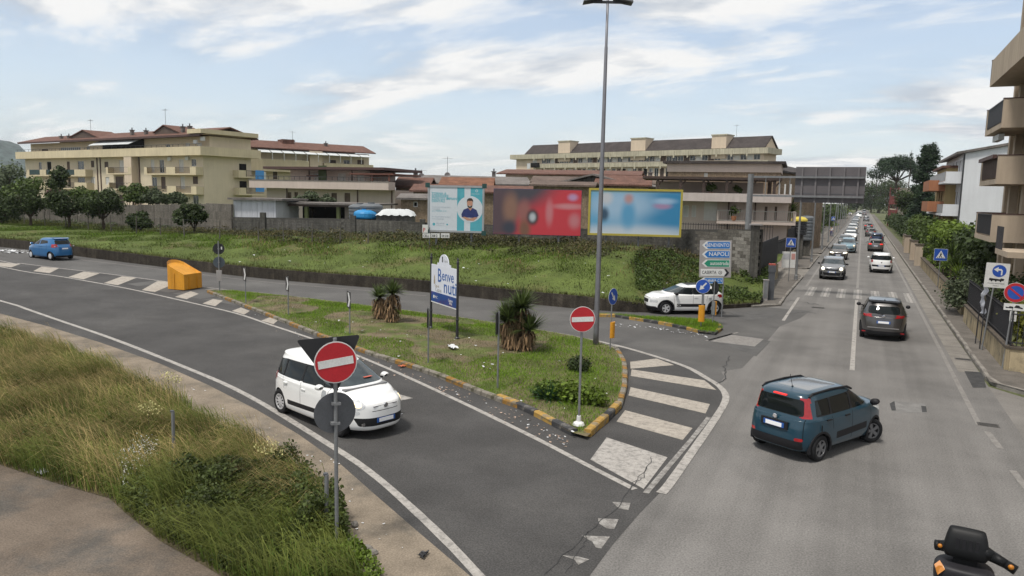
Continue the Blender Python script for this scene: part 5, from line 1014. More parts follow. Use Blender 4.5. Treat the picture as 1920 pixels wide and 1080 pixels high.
bp = MB().box(-hw+fr, hw-fr, -.012, -.001, z0+fr, z1-fr).build('poster', m_pwhite, t)
W2, H2 = (hw - fr)*2, z1 - z0 - 2*fr
f = Face(t, (0, 0, 0), R(-90)); U = lambda k: -hw + fr + k*W2; Vv = lambda k: z0 + fr + k*H2; f.p = Vector((0, -.012, 0))
f.rect('teal_band', U(.525), U(.66), Vv(.0), Vv(1), m_teal, .001, .003, parent=bp); f.rect('teal_band', U(.775), U(1), Vv(0), Vv(1), m_teal, .001, .003, parent=bp)
cc_ = (U(.765), Vv(.505)); rr_ = H2*.305; f.disc('portrait_circle', rr_, m_pwhite, .005, .003, cc_, parent=bp, n=40)
q = rr_; P = lambda pts: [(cc_[0] + x*q, cc_[1] + y*q) for x, y in pts]
f.plate('portrait_scrubs', P([(-.62, -.62), (.48, -.66), (.70, -.48), (.52, -.05), (.22, .10), (.04, -.12), (-.14, .10), (-.48, -.04), (-.66, -.40)]), m_navy2, .009, .003, parent=bp)
f.plate('portrait_arms', P([(-.60, -.62), (-.20, -.86), (.30, -.88), (.62, -.62), (.40, -.60), (0, -.70), (-.4, -.58)]), m_skin, .013, .003, parent=bp); f.plate('portrait_neck', P([(-.13, .12), (.15, .12), (.20, .10), (.04, -.12), (-.12, .08)]), m_skin, .013, .003, parent=bp)
f.plate('portrait_face', [(cc_[0] + x, cc_[1] + .42*q + y) for x, y in ell(0, 0, q*.22, q*.32, 18)], m_skin, .017, .003, parent=bp); f.plate('portrait_hair', P([(-.24, .48), (-.22, .72), (-.08, .84), (.12, .84), (.24, .70), (.25, .50), (.18, .64), (-.16, .64)]), m_hair, .021, .003, parent=bp); f.plate('portrait_beard', P([(-.20, .30), (-.16, .16), (0, .08), (.16, .16), (.20, .30), (.12, .26), (0, .22), (-.12, .26)]), m_hair, .021, .003, parent=bp)
f.rect('portrait_smile', cc_[0] - .07*q, cc_[0] + .07*q, cc_[1] + .22*q, cc_[1] + .26*q, m_pwhite, .025, .002, parent=bp)
for i, tx in enumerate(('TORNA A', 'SORRIDERE', 'CON GLI IMPIANTI', 'DENTALI')): f.text('lettering', tx, .235, m_teal, U(.04), Vv(.825 - i*.058), .002, sx=1.0, parent=bp, bold=.006)
m_pg = plain('poster_grey', (.30, .36, .42), .6)
for tx, v, sz in (('STUDI ODONTOIATRICI', .52, .12), ('CON SEDE', .475, .12), ('a S. MARIA C.V.', .43, .16), ('Dr. Responsabile Sanitario', .30, .125), ('www.studiodentale', .25, .11), ('0823 000000', .145, .11), ('via Roma, 18', .105, .1)): f.text('lettering', tx, sz, m_teal if sz > .15 else m_pg, U(.045) if v > .16 else U(.13), Vv(v), .002, parent=bp)
f.disc('phone_dot', .10, m_teal, .001, .003, (U(.085), Vv(.135)), parent=bp, n=14); f.disc('pin_dot', .06, m_teal, .001, .003, (U(.34), Vv(.135)), parent=bp, n=12); f.disc('logo_ring', .09, m_pwhite, .005, .003, (U(.89), Vv(.93)), parent=bp, n=16); f.disc('logo_hole', .055, m_teal, .009, .003, (U(.89), Vv(.93)), parent=bp, n=14); f.text('lettering', 'studio dentale', .10, m_pwhite, U(.79), Vv(.85), .005, parent=bp)
t, hw, z0, z1 = board_frame('billboard', 'wide red billboard with dark corner and blurred figures', 925, 1090, 355, 441, 50.2, 49.6, None, (-.4, .5))
MB().box(-hw, hw, 0, .1, z0, z1).build('backing', plain('board_navy', (0.03, 0.03, 0.12), .6), t); hh = (z1 - z0)/2; zc = (z0 + z1)/2
pm = poster_mat('poster_red', (0.48, 0.035, 0.05), [(-hw*.95, hh*1.5, hw*1.35, hh*1.5, (.055, .05, .065), .25), (-hw*.9, -.1, hw*.45, hh*1.1, (.08, .05, .06), .3), (-hw*.60, hh*.15, hw*.17, hh*.62, (.22, .12, .085), .6), (-hw*.30, 0, hw*.14, hh*.5, (.26, .10, .09), .6), (-hw*.62, -hh*.72, hw*.16, hh*.32, (.035, .04, .06), .6), (-hw*.28, -hh*.75, hw*.13, hh*.4, (.17, .08, .05), .6), (hw*.72, hh*.28, hw*.33, hh*.12, (.50, .20, .22), .7), (hw*.28, hh*.0, hw*.08, hh*.5, (.48, .16, .18), .7), (hw*.85, -hh*.35, hw*.12, hh*.3, (.46, .16, .18), .7), (-hw*.10, -hh*.22, hw*.13, hh*.34, (.035, .035, .04), .4), (-hw*.10, -hh*.22, hw*.07, hh*.18, (.42, .45, .48), .6), (hw*.80, hh*.68, hw*.10, hh*.14, (.42, .25, .42), .7)], hw, hh)
MB().box(-hw+.02, hw-.02, -.012, -.001, -hh+.02, hh-.02).build('poster', pm, t, loc=(0, 0, zc))
t, hw, z0, z1 = board_frame('billboard', 'wide pale blue billboard with yellow frame behind the lamp mast', 1103, 1279, 354, 443, 49.4, 48.6, None, (-.6, .1, .75))
MB().box(-hw, hw, 0, .1, z0, z1).build('backing', plain('board_navy', (0, 0, 0)), t); hh = (z1 - z0)/2; zc = (z0 + z1)/2
my = mat('frame_yellow', (0.40, 0.33, 0.05), .5, var=.08); fr = .14
for (a, b_, c, d) in ((-hw, hw, z0, z0+fr), (-hw, hw, z1-fr, z1), (-hw, -hw+fr, z0+fr, z1-fr), (hw-fr, hw, z0+fr, z1-fr)): MB().box(a, b_, -.05, -.001, c, d).build('frame_bar', my, t)
pm = poster_mat('poster_blue', (0.20, 0.38, 0.55), [(hw*.85, hh*.15, hw*.75, hh*1.0, (.03, .21, .40), .5), (-hw*.9, 0, hw*.3, hh*1.4, (.11, .33, .52), .5), (-hw*.3, hh*.3, hw*.7, hh*.5, (.30, .45, .60), .6), (-hw*.2, -hh*.95, hw*1.6, hh*.36, (.46, .53, .60), .6), (-hw*.14, -hh*.10, hw*.15, hh*.55, (.09, .30, .50), .6), (-hw*.14, hh*.58, hw*.09, hh*.2, (.42, .25, .25), .7), (-hw*.66, -hh*.1, hw*.1, hh*.28, (.03, .07, .12), .6), (-hw*.62, hh*.6, hw*.13, hh*.28, (.48, .50, .54), .6), (hw*.58, hh*.30, hw*.18, hh*.13, (.33, .22, .36), .6), (hw*.62, hh*.50, hw*.22, hh*.12, (.30, .45, .62), .7), (-hw*.3, hh*.95, hw*1.0, hh*.12, (.24, .40, .38), .7)], hw, hh)
MB().box(-hw+fr, hw-fr, -.012, -.001, -hh+fr, hh-fr).build('poster', pm, t, loc=(0, 0, zc))
# small phone-number boards below the dental billboard
A = DP(806, 440, 50.9); gz_ = bank_z(A.x, A.y); t = thing('phone_board', 'small white boards with red and black phone numbers under the dental billboard', 'sign', (A.x, A.y, gz_), math.radians(25.2)); zb2 = A.z - gz_
MB().box(-.06, .0, .02, .06, -.3, zb2 + .5).build('stake', m_sback, t)
for u0, u1, v0, v1, body, mm, sz in ((-.52, -.14, .12, .68, 'P', m_sred, .42), (-.50, .02, -.22, .08, 'CELL', m_sblack, .24), (.06, .68, -.20, .10, '368 2', m_sblack, .24), (.76, 1.36, -.20, .12, '18 518', m_sblack, .22)):
    pb = MB().box(u0, u1, -.01, .015, zb2 + v0, zb2 + v1).build('board', m_swhite, t); text('lettering', body, sz, mm, pb, (u0 + .04, -.0105, zb2 + v0 + .05), (R(90), 0, 0), sx=.78, bold=.006)
MB().box(-.5, 1.36, .016, .03, zb2 - .06, zb2 - .01).build('rail', m_sback, t)
# ================================================================== walls and buildings
m_cream = mat('cream_render', (0.58, 0.50, 0.37), .9, var=.08, scale=.25, fine=.05, streak=.035); m_cream2 = mat('cream_band', (0.55, 0.47, 0.32), .9, var=.10, scale=.3, fine=.05, streak=.06)
m_pink = mat('pink_render', (0.50, 0.42, 0.37), .9, var=.06, scale=.3, fine=.05, streak=.04); m_olive = mat('olive_concrete', (0.40, 0.37, 0.28), .9, var=.15, scale=.3, streak=.22); m_peach = mat('peach_render', (0.57, 0.47, 0.36), .9, var=.06, scale=.3, streak=.05)
m_wwall = mat('white_render', (0.60, 0.61, 0.63), .9, var=.05, scale=.4, streak=.035); m_beige = mat('beige_concrete', (0.42, 0.345, 0.265), .9, var=.08, scale=.6, fine=.08, streak=.10); m_yellowr = mat('ochre_render', (0.42, 0.32, 0.16), .9, var=.1, scale=.4, streak=.1)
m_tile = mat('roof_tile_red', (0.125, 0.066, 0.05), .85, var=.3, scale=1.2, fine=.35, fscale=6, bump=.6, bscale=8); m_tileb = mat('roof_tile_brown', (0.115, 0.085, 0.07), .88, var=.3, scale=.8, fine=.35, fscale=6, bump=.6, bscale=8); m_tileg = mat('roof_tile_grey', (0.15, 0.135, 0.125), .9, var=.25, scale=.8, fine=.3, fscale=6, bump=.6, bscale=8)
m_droof = mat('slate_roof', (0.052, 0.044, 0.042), .85, var=.3, scale=.6, fine=.3, fscale=4); m_pane = mat('window_glass', (0.03, 0.036, 0.04), .06, var=.6, scale=.4, fine=0, spec=.6, rand=.3); m_wfr = mat('window_white', (0.55, 0.55, 0.53), .6, var=.08); m_shut = mat('shutter_brown', (0.09, 0.06, 0.045), .7, var=.2, fscale=20, rand=.2); m_shutw = mat('shutter_pale', (0.5, 0.49, 0.46), .7, var=.1, rand=.1)
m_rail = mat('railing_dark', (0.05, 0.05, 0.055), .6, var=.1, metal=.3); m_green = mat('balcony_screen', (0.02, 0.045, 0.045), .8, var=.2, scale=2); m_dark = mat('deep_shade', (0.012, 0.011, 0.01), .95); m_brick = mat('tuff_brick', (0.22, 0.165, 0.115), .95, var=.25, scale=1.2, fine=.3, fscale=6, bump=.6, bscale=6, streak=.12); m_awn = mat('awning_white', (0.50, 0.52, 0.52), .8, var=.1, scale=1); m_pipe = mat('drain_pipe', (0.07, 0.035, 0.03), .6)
def wall_face(mb, O, u, w_, h, ops, dep=.16):
    """a wall with real openings: ops = [(x, z, width, height)]; reveals go in by dep"""
    O, u = Vector(O), Vector(u).normalized(); n = u.cross(Vector((0, 0, 1))); xs = sorted({0, w_} | {min(max(o[0], 0), w_) for o in ops} | {min(max(o[0]+o[2], 0), w_) for o in ops}); zs = sorted({0, h} | {min(max(o[1], 0), h) for o in ops} | {min(max(o[1]+o[3], 0), h) for o in ops})
    P = lambda x, z, d=0: O + u*x + Vector((0, 0, z)) - n*d
    for i in range(len(xs) - 1):
        for j in range(len(zs) - 1):
            cx_, cz_ = (xs[i]+xs[i+1])/2, (zs[j]+zs[j+1])/2
            if not any(o[0] < cx_ < o[0]+o[2] and o[1] < cz_ < o[1]+o[3] for o in ops): mb.poly([P(xs[i], zs[j]), P(xs[i+1], zs[j]), P(xs[i+1], zs[j+1]), P(xs[i], zs[j+1])])
    for x, z, a, b in ops:
        q = [(x, z), (x+a, z), (x+a, z+b), (x, z+b)]
        for k in range(4): c, d = q[k], q[(k+1) % 4]; mb.poly([P(*c), P(*c, dep+.1), P(*d, dep+.1), P(*d)])
WC = {}
def win_mesh(a, b, kind):
    k = (round(a, 2), round(b, 2), kind)
    if k in WC: return WC[k]
    f = .07; fr = MB()
    for q in ((0, a, 0, f), (0, a, b-f, b), (0, f, f, b-f), (a-f, a, f, b-f)): fr.box(q[0], q[1], .06, .13, q[2], q[3])
    if a > .8 and kind != 'open':
        nm = max(2, int(a/.75)) if kind == 'wide' else 2
        for i in range(1, nm): fr.box(a*i/nm - .035, a*i/nm + .035, .065, .125, f, b-f)
    pm = {'glass': m_pane, 'wide': m_pane, 'brown': m_shut, 'pale': m_shutw, 'open': m_dark}[kind]; fm = m_shut if kind == 'brown' else m_wfr
    WC[k] = (fr.mesh('window', fm), MB().box(f*.5, a - f*.5, .09, .11, f*.5, b - f*.5).mesh('pane', pm)); return WC[k]
class Bld:
    def __init__(s, name, label, P0, P1, zg=0.0, cat='building'):
        s.P0, s.P1 = Vector((P0[0], P0[1], 0)), Vector((P1[0], P1[1], 0)); d = s.P1 - s.P0; s.w = d.length; s.zg = zg; s.root = thing(name, label, cat, (s.P0.x, s.P0.y, zg), math.atan2(d.y, d.x)); s.u = d.normalized()
    def at(s, px, py, off=0.0):                # pixel -> (x, z) on the front plane, or on a plane off metres in front of it
        n = Vector((s.u.y, -s.u.x, 0)); q = on_line(px, py, s.P0 + n*off, s.P1 + n*off); return (Vector((q.x, q.y, 0)) - s.P0).dot(s.u), q.z - s.zg
    def rect(s, x0, y0, x1, y1, off=0.0):
        a = s.at(x0, y1, off); b = s.at(x1, y0, off); c = s.at(x0, y0, off); d = s.at(x1, y1, off); return (a[0]+c[0])/2, (a[1]+d[1])/2, (b[0]+d[0])/2 - (a[0]+c[0])/2, (b[1]+c[1])/2 - (a[1]+d[1])/2
    def win(s, r, kind='glass', O=(0, 0, 0), u=(1, 0, 0)):
        u = Vector(u); me = win_mesh(r[2], r[3], kind); p = Vector(O) + u*r[0] + Vector((0, 0, r[1])); o = inst(me[0], 'window', s.root, p, (0, 0, math.atan2(u.y, u.x))); inst(me[1], 'pane', o); return o
    def shell(s, d, h, m, front=(), right=(), left=(), name='wall', h0=0.0):
        mb = MB(); w_ = s.w
        fr = [f[0] for f in front]; rt = [f[0] for f in right]; lf = [f[0] for f in left]
        wall_face(mb, (0, 0, 0), (1, 0, 0), w_, h, fr); wall_face(mb, (w_, 0, 0), (0, 1, 0), d, h, rt); wall_face(mb, (w_, d, 0), (-1, 0, 0), w_, h, []); wall_face(mb, (0, d, 0), (0, -1, 0), d, h, lf); mb.poly([(0, 0, h), (w_, 0, h), (w_, d, h), (0, d, h)])
        mb.build(name, m, s.root)
        for r, k in front: s.win(r, k)
        for r, k in right: s.win(r, k, (w_, 0, 0), (0, 1, 0))
        for r, k in left: s.win(r, k, (0, d, 0), (0, -1, 0))
    def box(s, name, m, *a): return MB().box(*a).build(name, m, s.root)
    def balcony(s, x0, x1, z, dep, m, ph=1.0, solid=None, rail=None, y=0.0, barm=None):
        """slab with parapet; solid = list of (x0,x1) solid stretches, the rest railing"""
        o = s.box('balcony', m, x0, x1, y - dep, y - .004, z - .22, z)
        sol = solid if solid is not None else [(x0, x1)]
        for a, b in sol: MB().box(a, b, y - dep, y - dep + .12, z, z + ph).build('parapet', m, o)
        for a in (x0, x1 - .12): MB().box(a, a + .12, y - dep + .12, y - .004, z, z + ph).build('parapet', m, o)
        xs = sorted(sol); cur = x0; gaps = []
        for a, b in xs:
            if a > cur + .3: gaps.append((cur, a))
            cur = max(cur, b)
        if x1 > cur + .3: gaps.append((cur, x1))
        for a, b in gaps:
            mb = MB(); yy = y - dep + .05; mb.box(a, b, yy, yy + .05, z + ph - .06, z + ph - .01); mb.box(a, b, yy, yy + .05, z + .06, z + .10); n = max(2, int((b - a)/.18))
            if rail is None:
                for k in range(n + 1): mb.box(a + (b-a)*k/n - .012, a + (b-a)*k/n + .012, yy + .012, yy + .038, z + .1, z + ph - .06)
            else: mb.box(a + .03, b - .03, yy + .01, yy + .03, z + .1, z + ph - .06)
            mb.build('railing', rail or barm or m_rail, o)
        return o
    def gable(s, d, h, rise, m, over=.4, axis='x', name='roof', x0=0, x1=None, y0=0, gm=None):
        x1 = s.w if x1 is None else x1; th = .18; o = over
        if axis == 'x': A = [(x0-o, y0-o, h), (x1+o, y0-o, h), (x1+o, y0+d/2, h+rise), (x0-o, y0+d/2, h+rise), (x1+o, y0+d+o, h), (x0-o, y0+d+o, h)]
        else: A = [(x0-o, y0-o, h), (x0-o, y0+d+o, h), ((x0+x1)/2, y0+d+o, h+rise), ((x0+x1)/2, y0-o, h+rise), (x1+o, y0+d+o, h), (x1+o, y0-o, h)]
        mb = MB(); mb.prism([A[0], A[1], A[2], A[3]], (0, 0, th)); mb.prism([A[3], A[2], A[4], A[5]], (0, 0, th)); r = mb.build(name, m, s.root)
        if gm:
            for q in (([(xx, y0, h), (xx, y0+d, h), (xx, y0+d/2, h+rise)] for xx in (x0, x1)) if axis == 'x' else ([(x0, yy, h), (x1, yy, h), ((x0+x1)/2, yy, h+rise)] for yy in (y0, y0+d))): MB().poly(q).build('gable_wall', gm, s.root)
        return r
    def chimney(s, x, y, z, h=1.0, w_=.5, parent=None):
        o = MB().box(x-w_/2, x+w_/2, y-w_/2, y+w_/2, z, z+h).box(x-w_*.7, x+w_*.7, y-w_*.7, y+w_*.7, z+h, z+h+.12).build('chimney', m_tileg, parent or s.root); MB().tube((x, y, z+h+.12), (x, y, z+h+.5), .1, 6).build('flue', m_sback, o) if parent is None else None
    def antenna(s, x, y, z, h=2.2, dish=False):
        mb = MB(); mb.tube((x, y, z), (x, y, z+h), .03, 5); mb.tube((x-.7, y, z+h*.92), (x+.7, y, z+h*.92), .02, 4)
        for k in range(5): mb.tube((x-.6+k*.3, y-.3, z+h*.92), (x-.6+k*.3, y+.3, z+h*.92), .014, 4)
        mb.build('aerial', m_sback, s.root)
        if dish:
            d = MB(); d.lathe([(.02, 0), (.25, .04), (.42, .14)], 14, cap=False); d.v = [(x + q[0], y - q[2]*.9 - .1, z + .6 + q[1]) for q in d.v]; d.build('satellite_dish', m_spanel, s.root)
    def ac(s, x, z, y=0.0): s.box('air_conditioner', m_wfr, x, x+.85, y-.34, y-.02, z, z+.6)

# ------------------------------------------------------------------ block wall behind the billboards
m_blk = mat('grey_block', (0.115, 0.105, 0.090), .95, var=.25, scale=2, fine=.25, fscale=12, bump=.7, bscale=15, rand=.22); m_blk2 = mat('dark_block', (0.098, 0.093, 0.083), .95, var=.3, scale=.5, fine=.25, fscale=8, bump=.7, bscale=10, streak=.3); m_mort = mat('mortar', (0.065, 0.062, 0.056), .95, var=.2); m_blkp = mat('pale_block', (0.22, 0.205, 0.18), .95, var=.2, scale=2, fine=.2, fscale=12, bump=.6, bscale=15, rand=.15)
WL = [(1428, 430, 45), (1300, 430, 49.5), (1100, 429, 54), (940, 422, 56.5), (792, 417, 58), (640, 410, 60), (437, 407, 62)]; WP = [DP(*q) for q in WL]
bw = thing('block_wall', 'long grey concrete-block wall behind the three billboards', 'wall', (WP[0].x, WP[0].y, bank_z(WP[0].x, WP[0].y) - .3)); b0 = bw.location.copy()
bl, bh = .42, .215; blk = MB().box(.006, bl - .006, -.012, .19, .006, bh - .006).mesh('block', m_blk); blkp = MB().box(.006, bl - .006, -.014, .19, .006, bh - .006).mesh('block', m_blkp)
rest = MB(); cnt = 0
for i in range(len(WP) - 1):
    a, b = WP[i], WP[i+1]; d = Vector((b.x - a.x, b.y - a.y, 0)); ln = d.length; d.normalize(); nrm = Vector((-d.y, d.x, 0)); nrm = nrm if nrm.dot(Vector((-a.x, -a.y, 0))) > 0 else -nrm; ang = math.atan2(d.y, d.x)
    z0_ = min(bank_z(a.x, a.y), bank_z(b.x, b.y)) - .25
    core = MB(); P_ = [(a.x, a.y), (b.x, b.y)]; q = -nrm*.18; core.add([(a.x, a.y, z0_), (b.x, b.y, z0_), (b.x+q.x, b.y+q.y, z0_), (a.x+q.x, a.y+q.y, z0_), (a.x, a.y, a.z), (b.x, b.y, b.z), (b.x+q.x, b.y+q.y, b.z), (a.x+q.x, a.y+q.y, a.z)], [(0,3,2,1),(4,5,6,7),(0,1,5,4),(1,2,6,5),(2,3,7,6),(3,0,4,7)]); core.v = [tuple(Vector(v) - b0) for v in core.v]; core.build('mortar_core', m_mort, bw)
    nrow = int((max(a.z, b.z) - z0_)/bh) + 1
    for r_ in range(nrow):
        off = (r_ % 2)*bl/2
        for k in range(-1, int(ln/bl) + 1):
            x0_ = k*bl + off
            if x0_ < 0 or x0_ + bl > ln: continue
            t_ = (x0_ + bl/2)/ln; ztop_ = a.z + (b.z - a.z)*t_; zz_ = z0_ + r_*bh
            if zz_ + bh > ztop_ + .02: continue
            p = Vector((a.x, a.y, 0)) + d*x0_ + Vector((0, 0, zz_))
            flip = d.cross(Vector((0, 0, 1))).dot(nrm) > 0
            if i == 0 and cnt < 290 and zz_ > bank_z(p.x, p.y) - .1:
                inst(blkp if (x0_ < 1.7 and (r_*7 + k*3) % 5) else blk, 'block', bw, p - b0 if flip else p + d*bl - b0, (0, 0, ang) if flip else (0, 0, ang + math.pi)); cnt += 1
            else:
                o_ = p - b0; e = rng.uniform(0, .01); vs = []
                for (lx, ly, lz) in [(.006, .012+e, .006), (bl-.006, .012+e, .006), (bl-.006, -.1, .006), (.006, -.1, .006), (.006, .012+e, bh-.006), (bl-.006, .012+e, bh-.006), (bl-.006, -.1, bh-.006), (.006, -.1, bh-.006)]: vs.append(o_ + d*lx + nrm*ly + Vector((0, 0, lz)))
                rest.add(vs, [(0, 1, 5, 4), (4, 5, 6, 7), (1, 2, 6, 5), (3, 0, 4, 7)])
o = rest.build('block_courses', m_blk2, bw); o['kind'] = 'stuff'
for px, py, dep in ((1417, 430, 44.9), (792, 417, 57.9), (662, 410, 59.7), (493, 404, 61.4)):       # piers
    p = DP(px, py, dep); g_ = bank_z(p.x, p.y); MB().box(-.2, .2, -.2, .25, g_ - b0.z - .3, p.z - b0.z + .25).build('pier', m_blk2, bw, loc=(p.x - b0.x, p.y - b0.y, 0)).rotation_euler = (0, 0, YAW)
p = DP(1417, 430, 44.9); MB().box(-.3, .3, -.3, .35, p.z - b0.z + .25, p.z - b0.z + .33).build('pier_cap', m_spanel, bw, loc=(p.x - b0.x, p.y - b0.y, 0)).rotation_euler = (0, 0, YAW)
# taller wall on the left, shed sheets and yard things
TL = [(437, 373, 62.5), (390, 381, 65), (232, 384, 71), (0, 384, 82), (-300, 384, 100)]; TP = [DP(*q) for q in TL]; tw = thing('yard_wall', 'tall grey panel wall behind the round garden trees', 'wall', (TP[0].x, TP[0].y, 0)); b1 = tw.location.copy()
m_pan = mat('panel_concrete', (0.135, 0.122, 0.105), .95, var=.25, scale=.5, fine=.2, fscale=8, bump=.5, bscale=6, streak=.25, rand=.12)
for i in range(len(TP) - 1):
    a, b = TP[i], TP[i+1]; n_ = max(1, int((b - a).length/2.4)); zb0 = min(bank_z(a.x, a.y), bank_z(b.x, b.y)) - .3; nq = Vector((-(b-a).y, (b-a).x, 0)).normalized()*.2
    for k in range(n_):
        p, q = a.lerp(b, k/n_), a.lerp(b, (k + 1)/n_ - .004)
        for r_ in range(4):
            z0_, z1_ = zb0 + (min(p.z, q.z) - zb0)*r_/4 + .01, zb0 + (min(p.z, q.z) - zb0)*(r_ + 1)/4; v = [Vector((p.x, p.y, z0_)), Vector((q.x, q.y, z0_)), Vector((q.x, q.y, z0_)) + nq, Vector((p.x, p.y, z0_)) + nq, Vector((p.x, p.y, z1_)), Vector((q.x, q.y, z1_)), Vector((q.x, q.y, z1_)) + nq, Vector((p.x, p.y, z1_)) + nq]
            MB().add([x - b1 for x in v], [(0,3,2,1),(4,5,6,7),(0,1,5,4),(1,2,6,5),(2,3,7,6),(3,0,4,7)]).build('panel', m_pan, tw)
bd = Bld('white_shed', 'white sheet-metal shed above the block wall, dark roof edge', DP(438, 400, 62.8), DP(517, 400, 62), 0, 'shed'); r = bd.rect(438, 375, 517, 412); bd.box('wall_sheet', mat('white_sheet', (.52, .53, .55), .6, var=.08, scale=1, streak=.12), 0, bd.w, 0, 4, r[1] - 3, r[1] + r[3])
for k in range(8): bd.box('sheet_rib', MATS['white_sheet'], bd.w*(k + .5)/8 - .03, bd.w*(k + .5)/8 + .03, -.03, 0, r[1], r[1] + r[3] - .1)
bd.box('roof', m_tileg, -.3, bd.w + .8, -.4, 4.3, r[1] + r[3], r[1] + r[3] + .16)
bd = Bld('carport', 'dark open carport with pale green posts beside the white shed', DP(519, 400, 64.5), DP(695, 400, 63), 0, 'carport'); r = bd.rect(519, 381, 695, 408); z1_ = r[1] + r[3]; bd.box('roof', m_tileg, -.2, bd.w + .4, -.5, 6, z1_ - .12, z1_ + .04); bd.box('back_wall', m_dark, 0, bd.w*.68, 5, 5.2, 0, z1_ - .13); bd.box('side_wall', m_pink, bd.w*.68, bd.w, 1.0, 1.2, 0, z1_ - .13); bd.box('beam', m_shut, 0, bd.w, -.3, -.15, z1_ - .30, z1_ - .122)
for k in (0.0, .3, .64): bd.box('post', mat('post_green', (.16, .18, .07), .8), bd.w*k, bd.w*k + .28, 0, .28, 0, z1_ - .31)
x_, z_ = bd.at(640, 395); bd.box('banner', mat('ad_banner', (.42, .36, .22), .7, var=.4, scale=2), bd.w*.72, bd.w*.83, .9, .95, z1_ - 1.9, z1_ - .5)
m_blue_t = mat('tank_blue', (.02, .22, .48), .45, var=.1); m_tank = mat('tank_grey', (.10, .11, .12), .6, var=.15)
def tank(px, py, dep, r_, h_, m, label, name='water_tank', cat='tank', ribs=5):
    p = DP(px, py, dep); t = thing(name, label, cat, (p.x, p.y, 0)); z0_ = p.z - h_; prof = [(r_*.95, z0_)]
    for k in range(ribs): prof += [(r_, z0_ + h_*(k + .2)/ribs), (r_, z0_ + h_*(k + .75)/ribs), (r_*.93, z0_ + h_*(k + .98)/ribs)]
    MB().lathe(prof + [(r_*.6, z0_ + h_ + r_*.15)], 18).build('body', m, t); MB().lathe([(r_*.3, z0_ + h_ + r_*.14), (r_*.3, z0_ + h_ + r_*.25)], 12).build('lid', m, t); MB().box(-.6*r_, .6*r_, -.6*r_, .6*r_, 0, z0_ - .002).build('stand', m_blk2, t); return t
tank(675, 386, 62, .95, 1.3, m_tank, 'ribbed dark grey tank left of its twin behind the block wall'); tank(696, 385, 61.5, .98, 1.35, m_tank, 'ribbed dark grey tank right of its twin behind the block wall'); tank(685, 397, 60.9, .95, .55, m_blue_t, 'low bright blue tank behind the block wall', ribs=1)
p = DP(738, 405, 60); t = thing('covered_pile', 'white plastic-covered pile behind the block wall beside the blue tank', 'pile', (p.x, p.y, 0), YAW); V = []; nx, ny = 14, 6
for j in range(ny + 1):
    for i in range(nx + 1): u, v = i/nx, j/ny; V.append((-1.5 + 3.1*u, v*2.2, p.z + .50*min(1, 5*u, 5*(1-u))**.6*(1 if j else .1) + .06*math.sin(i*2.3 + j*1.7)))
mb = MB(); mb.add(V, [(j*(nx+1)+i, j*(nx+1)+i+1, (j+1)*(nx+1)+i+1, (j+1)*(nx+1)+i) for j in range(ny) for i in range(nx)]); mb.build('sheet', m_awn, t, smooth=True); MB().box(-1.45, 1.5, .15, 2.1, 0, p.z + .02).build('pile_body', m_blk2, t)

# ------------------------------------------------------------------ left apartment block
A0, A1 = DP(47, 300, 150), DP(381, 300, 117); bd = Bld('apartment_block', 'long cream apartment block with terracotta roof on the left', A0, A1, 0); C1_ = lambda X, Y: (X/3.84, 220 + Y/3.84)
def R1(X0, Y0, X1, Y1, off=0.0): return bd.rect(*C1_(X0, Y0), *C1_(X1, Y1), off)
ztop_ = bd.at(381, 254)[1]; zl = [bd.at(381, 220 + Y/3.84)[1] for Y in (275, 425, 555)]; zt0 = zl[0] + .2; dpt = 9.0
wl = [((655, 312, 678, 360), 'brown'), ((752, 320, 780, 362), 'brown'), ((280, 322, 300, 405), 'glass'), ((338, 318, 370, 405), 'open'), ((482, 318, 503, 390), 'brown'), ((560, 315, 605, 400), 'glass'), ((858, 310, 892, 395), 'pale'), ((1085, 305, 1112, 395), 'pale'), ((1148, 305, 1182, 400), 'glass'), ((1288, 302, 1322, 395), 'pale'), ((1378, 300, 1412, 352), 'glass'), ((655, 428, 684, 478), 'pale'), ((760, 430, 788, 484), 'pale'), ((490, 435, 510, 500), 'brown'), ((560, 432, 612, 510), 'glass'), ((832, 425, 890, 515), 'brown'), ((1160, 428, 1192, 515), 'brown'), ((1298, 425, 1332, 515), 'pale'), ((1388, 425, 1425, 480), 'brown'), ((1095, 430, 1130, 515), 'glass'), ((1310, 560, 1340, 640), 'brown'), ((1390, 560, 1430, 640), 'glass'), ((600, 560, 640, 620), 'brown'), ((860, 560, 890, 620), 'brown')]
bd.shell(dpt, zt0, m_cream, [(R1(*r), k) for r, k in wl])
# recessed top floor
top = MB(); wt = [(R1(1145, 190, 1176, 240), 'glass'), (R1(1285, 180, 1320, 245), 'pale'), (R1(1368, 178, 1406, 232), 'pale'), (R1(575, 205, 600, 262), 'glass'), (R1(255, 225, 300, 275), 'brown'), (R1(388, 212, 532, 258), 'wide'), (R1(955, 190, 990, 245), 'brown')]
wt = [((r[0], r[1] - zt0, r[2], r[3]), k) for r, k in wt]; wall_face(top, (0, 1.2, zt0), (1, 0, 0), bd.w, ztop_ - zt0, [r for r, k in wt]); wall_face(top, (bd.w, 1.2, zt0), (0, 1, 0), dpt - 1.2, ztop_ - zt0, []); wall_face(top, (0, dpt, zt0), (0, -1, 0), dpt - 1.2, ztop_ - zt0, []); top.build('attic_wall', m_cream, bd.root)
for r, k in wt: bd.win(r, k, (0, 1.2, zt0))
rf = bd.gable(dpt, ztop_, 1.5, m_tile, .9); bd.box('eaves', m_pipe, -.6, bd.w + .6, -.95, -.8, ztop_ - .15, ztop_ + .18)
xe, _ = bd.at(*C1_(1450, 130)); bd.box('roof_slab', m_cream2, xe - 2, bd.w + 1.4, -1.2, dpt + .5, ztop_ + .28, ztop_ + .95)
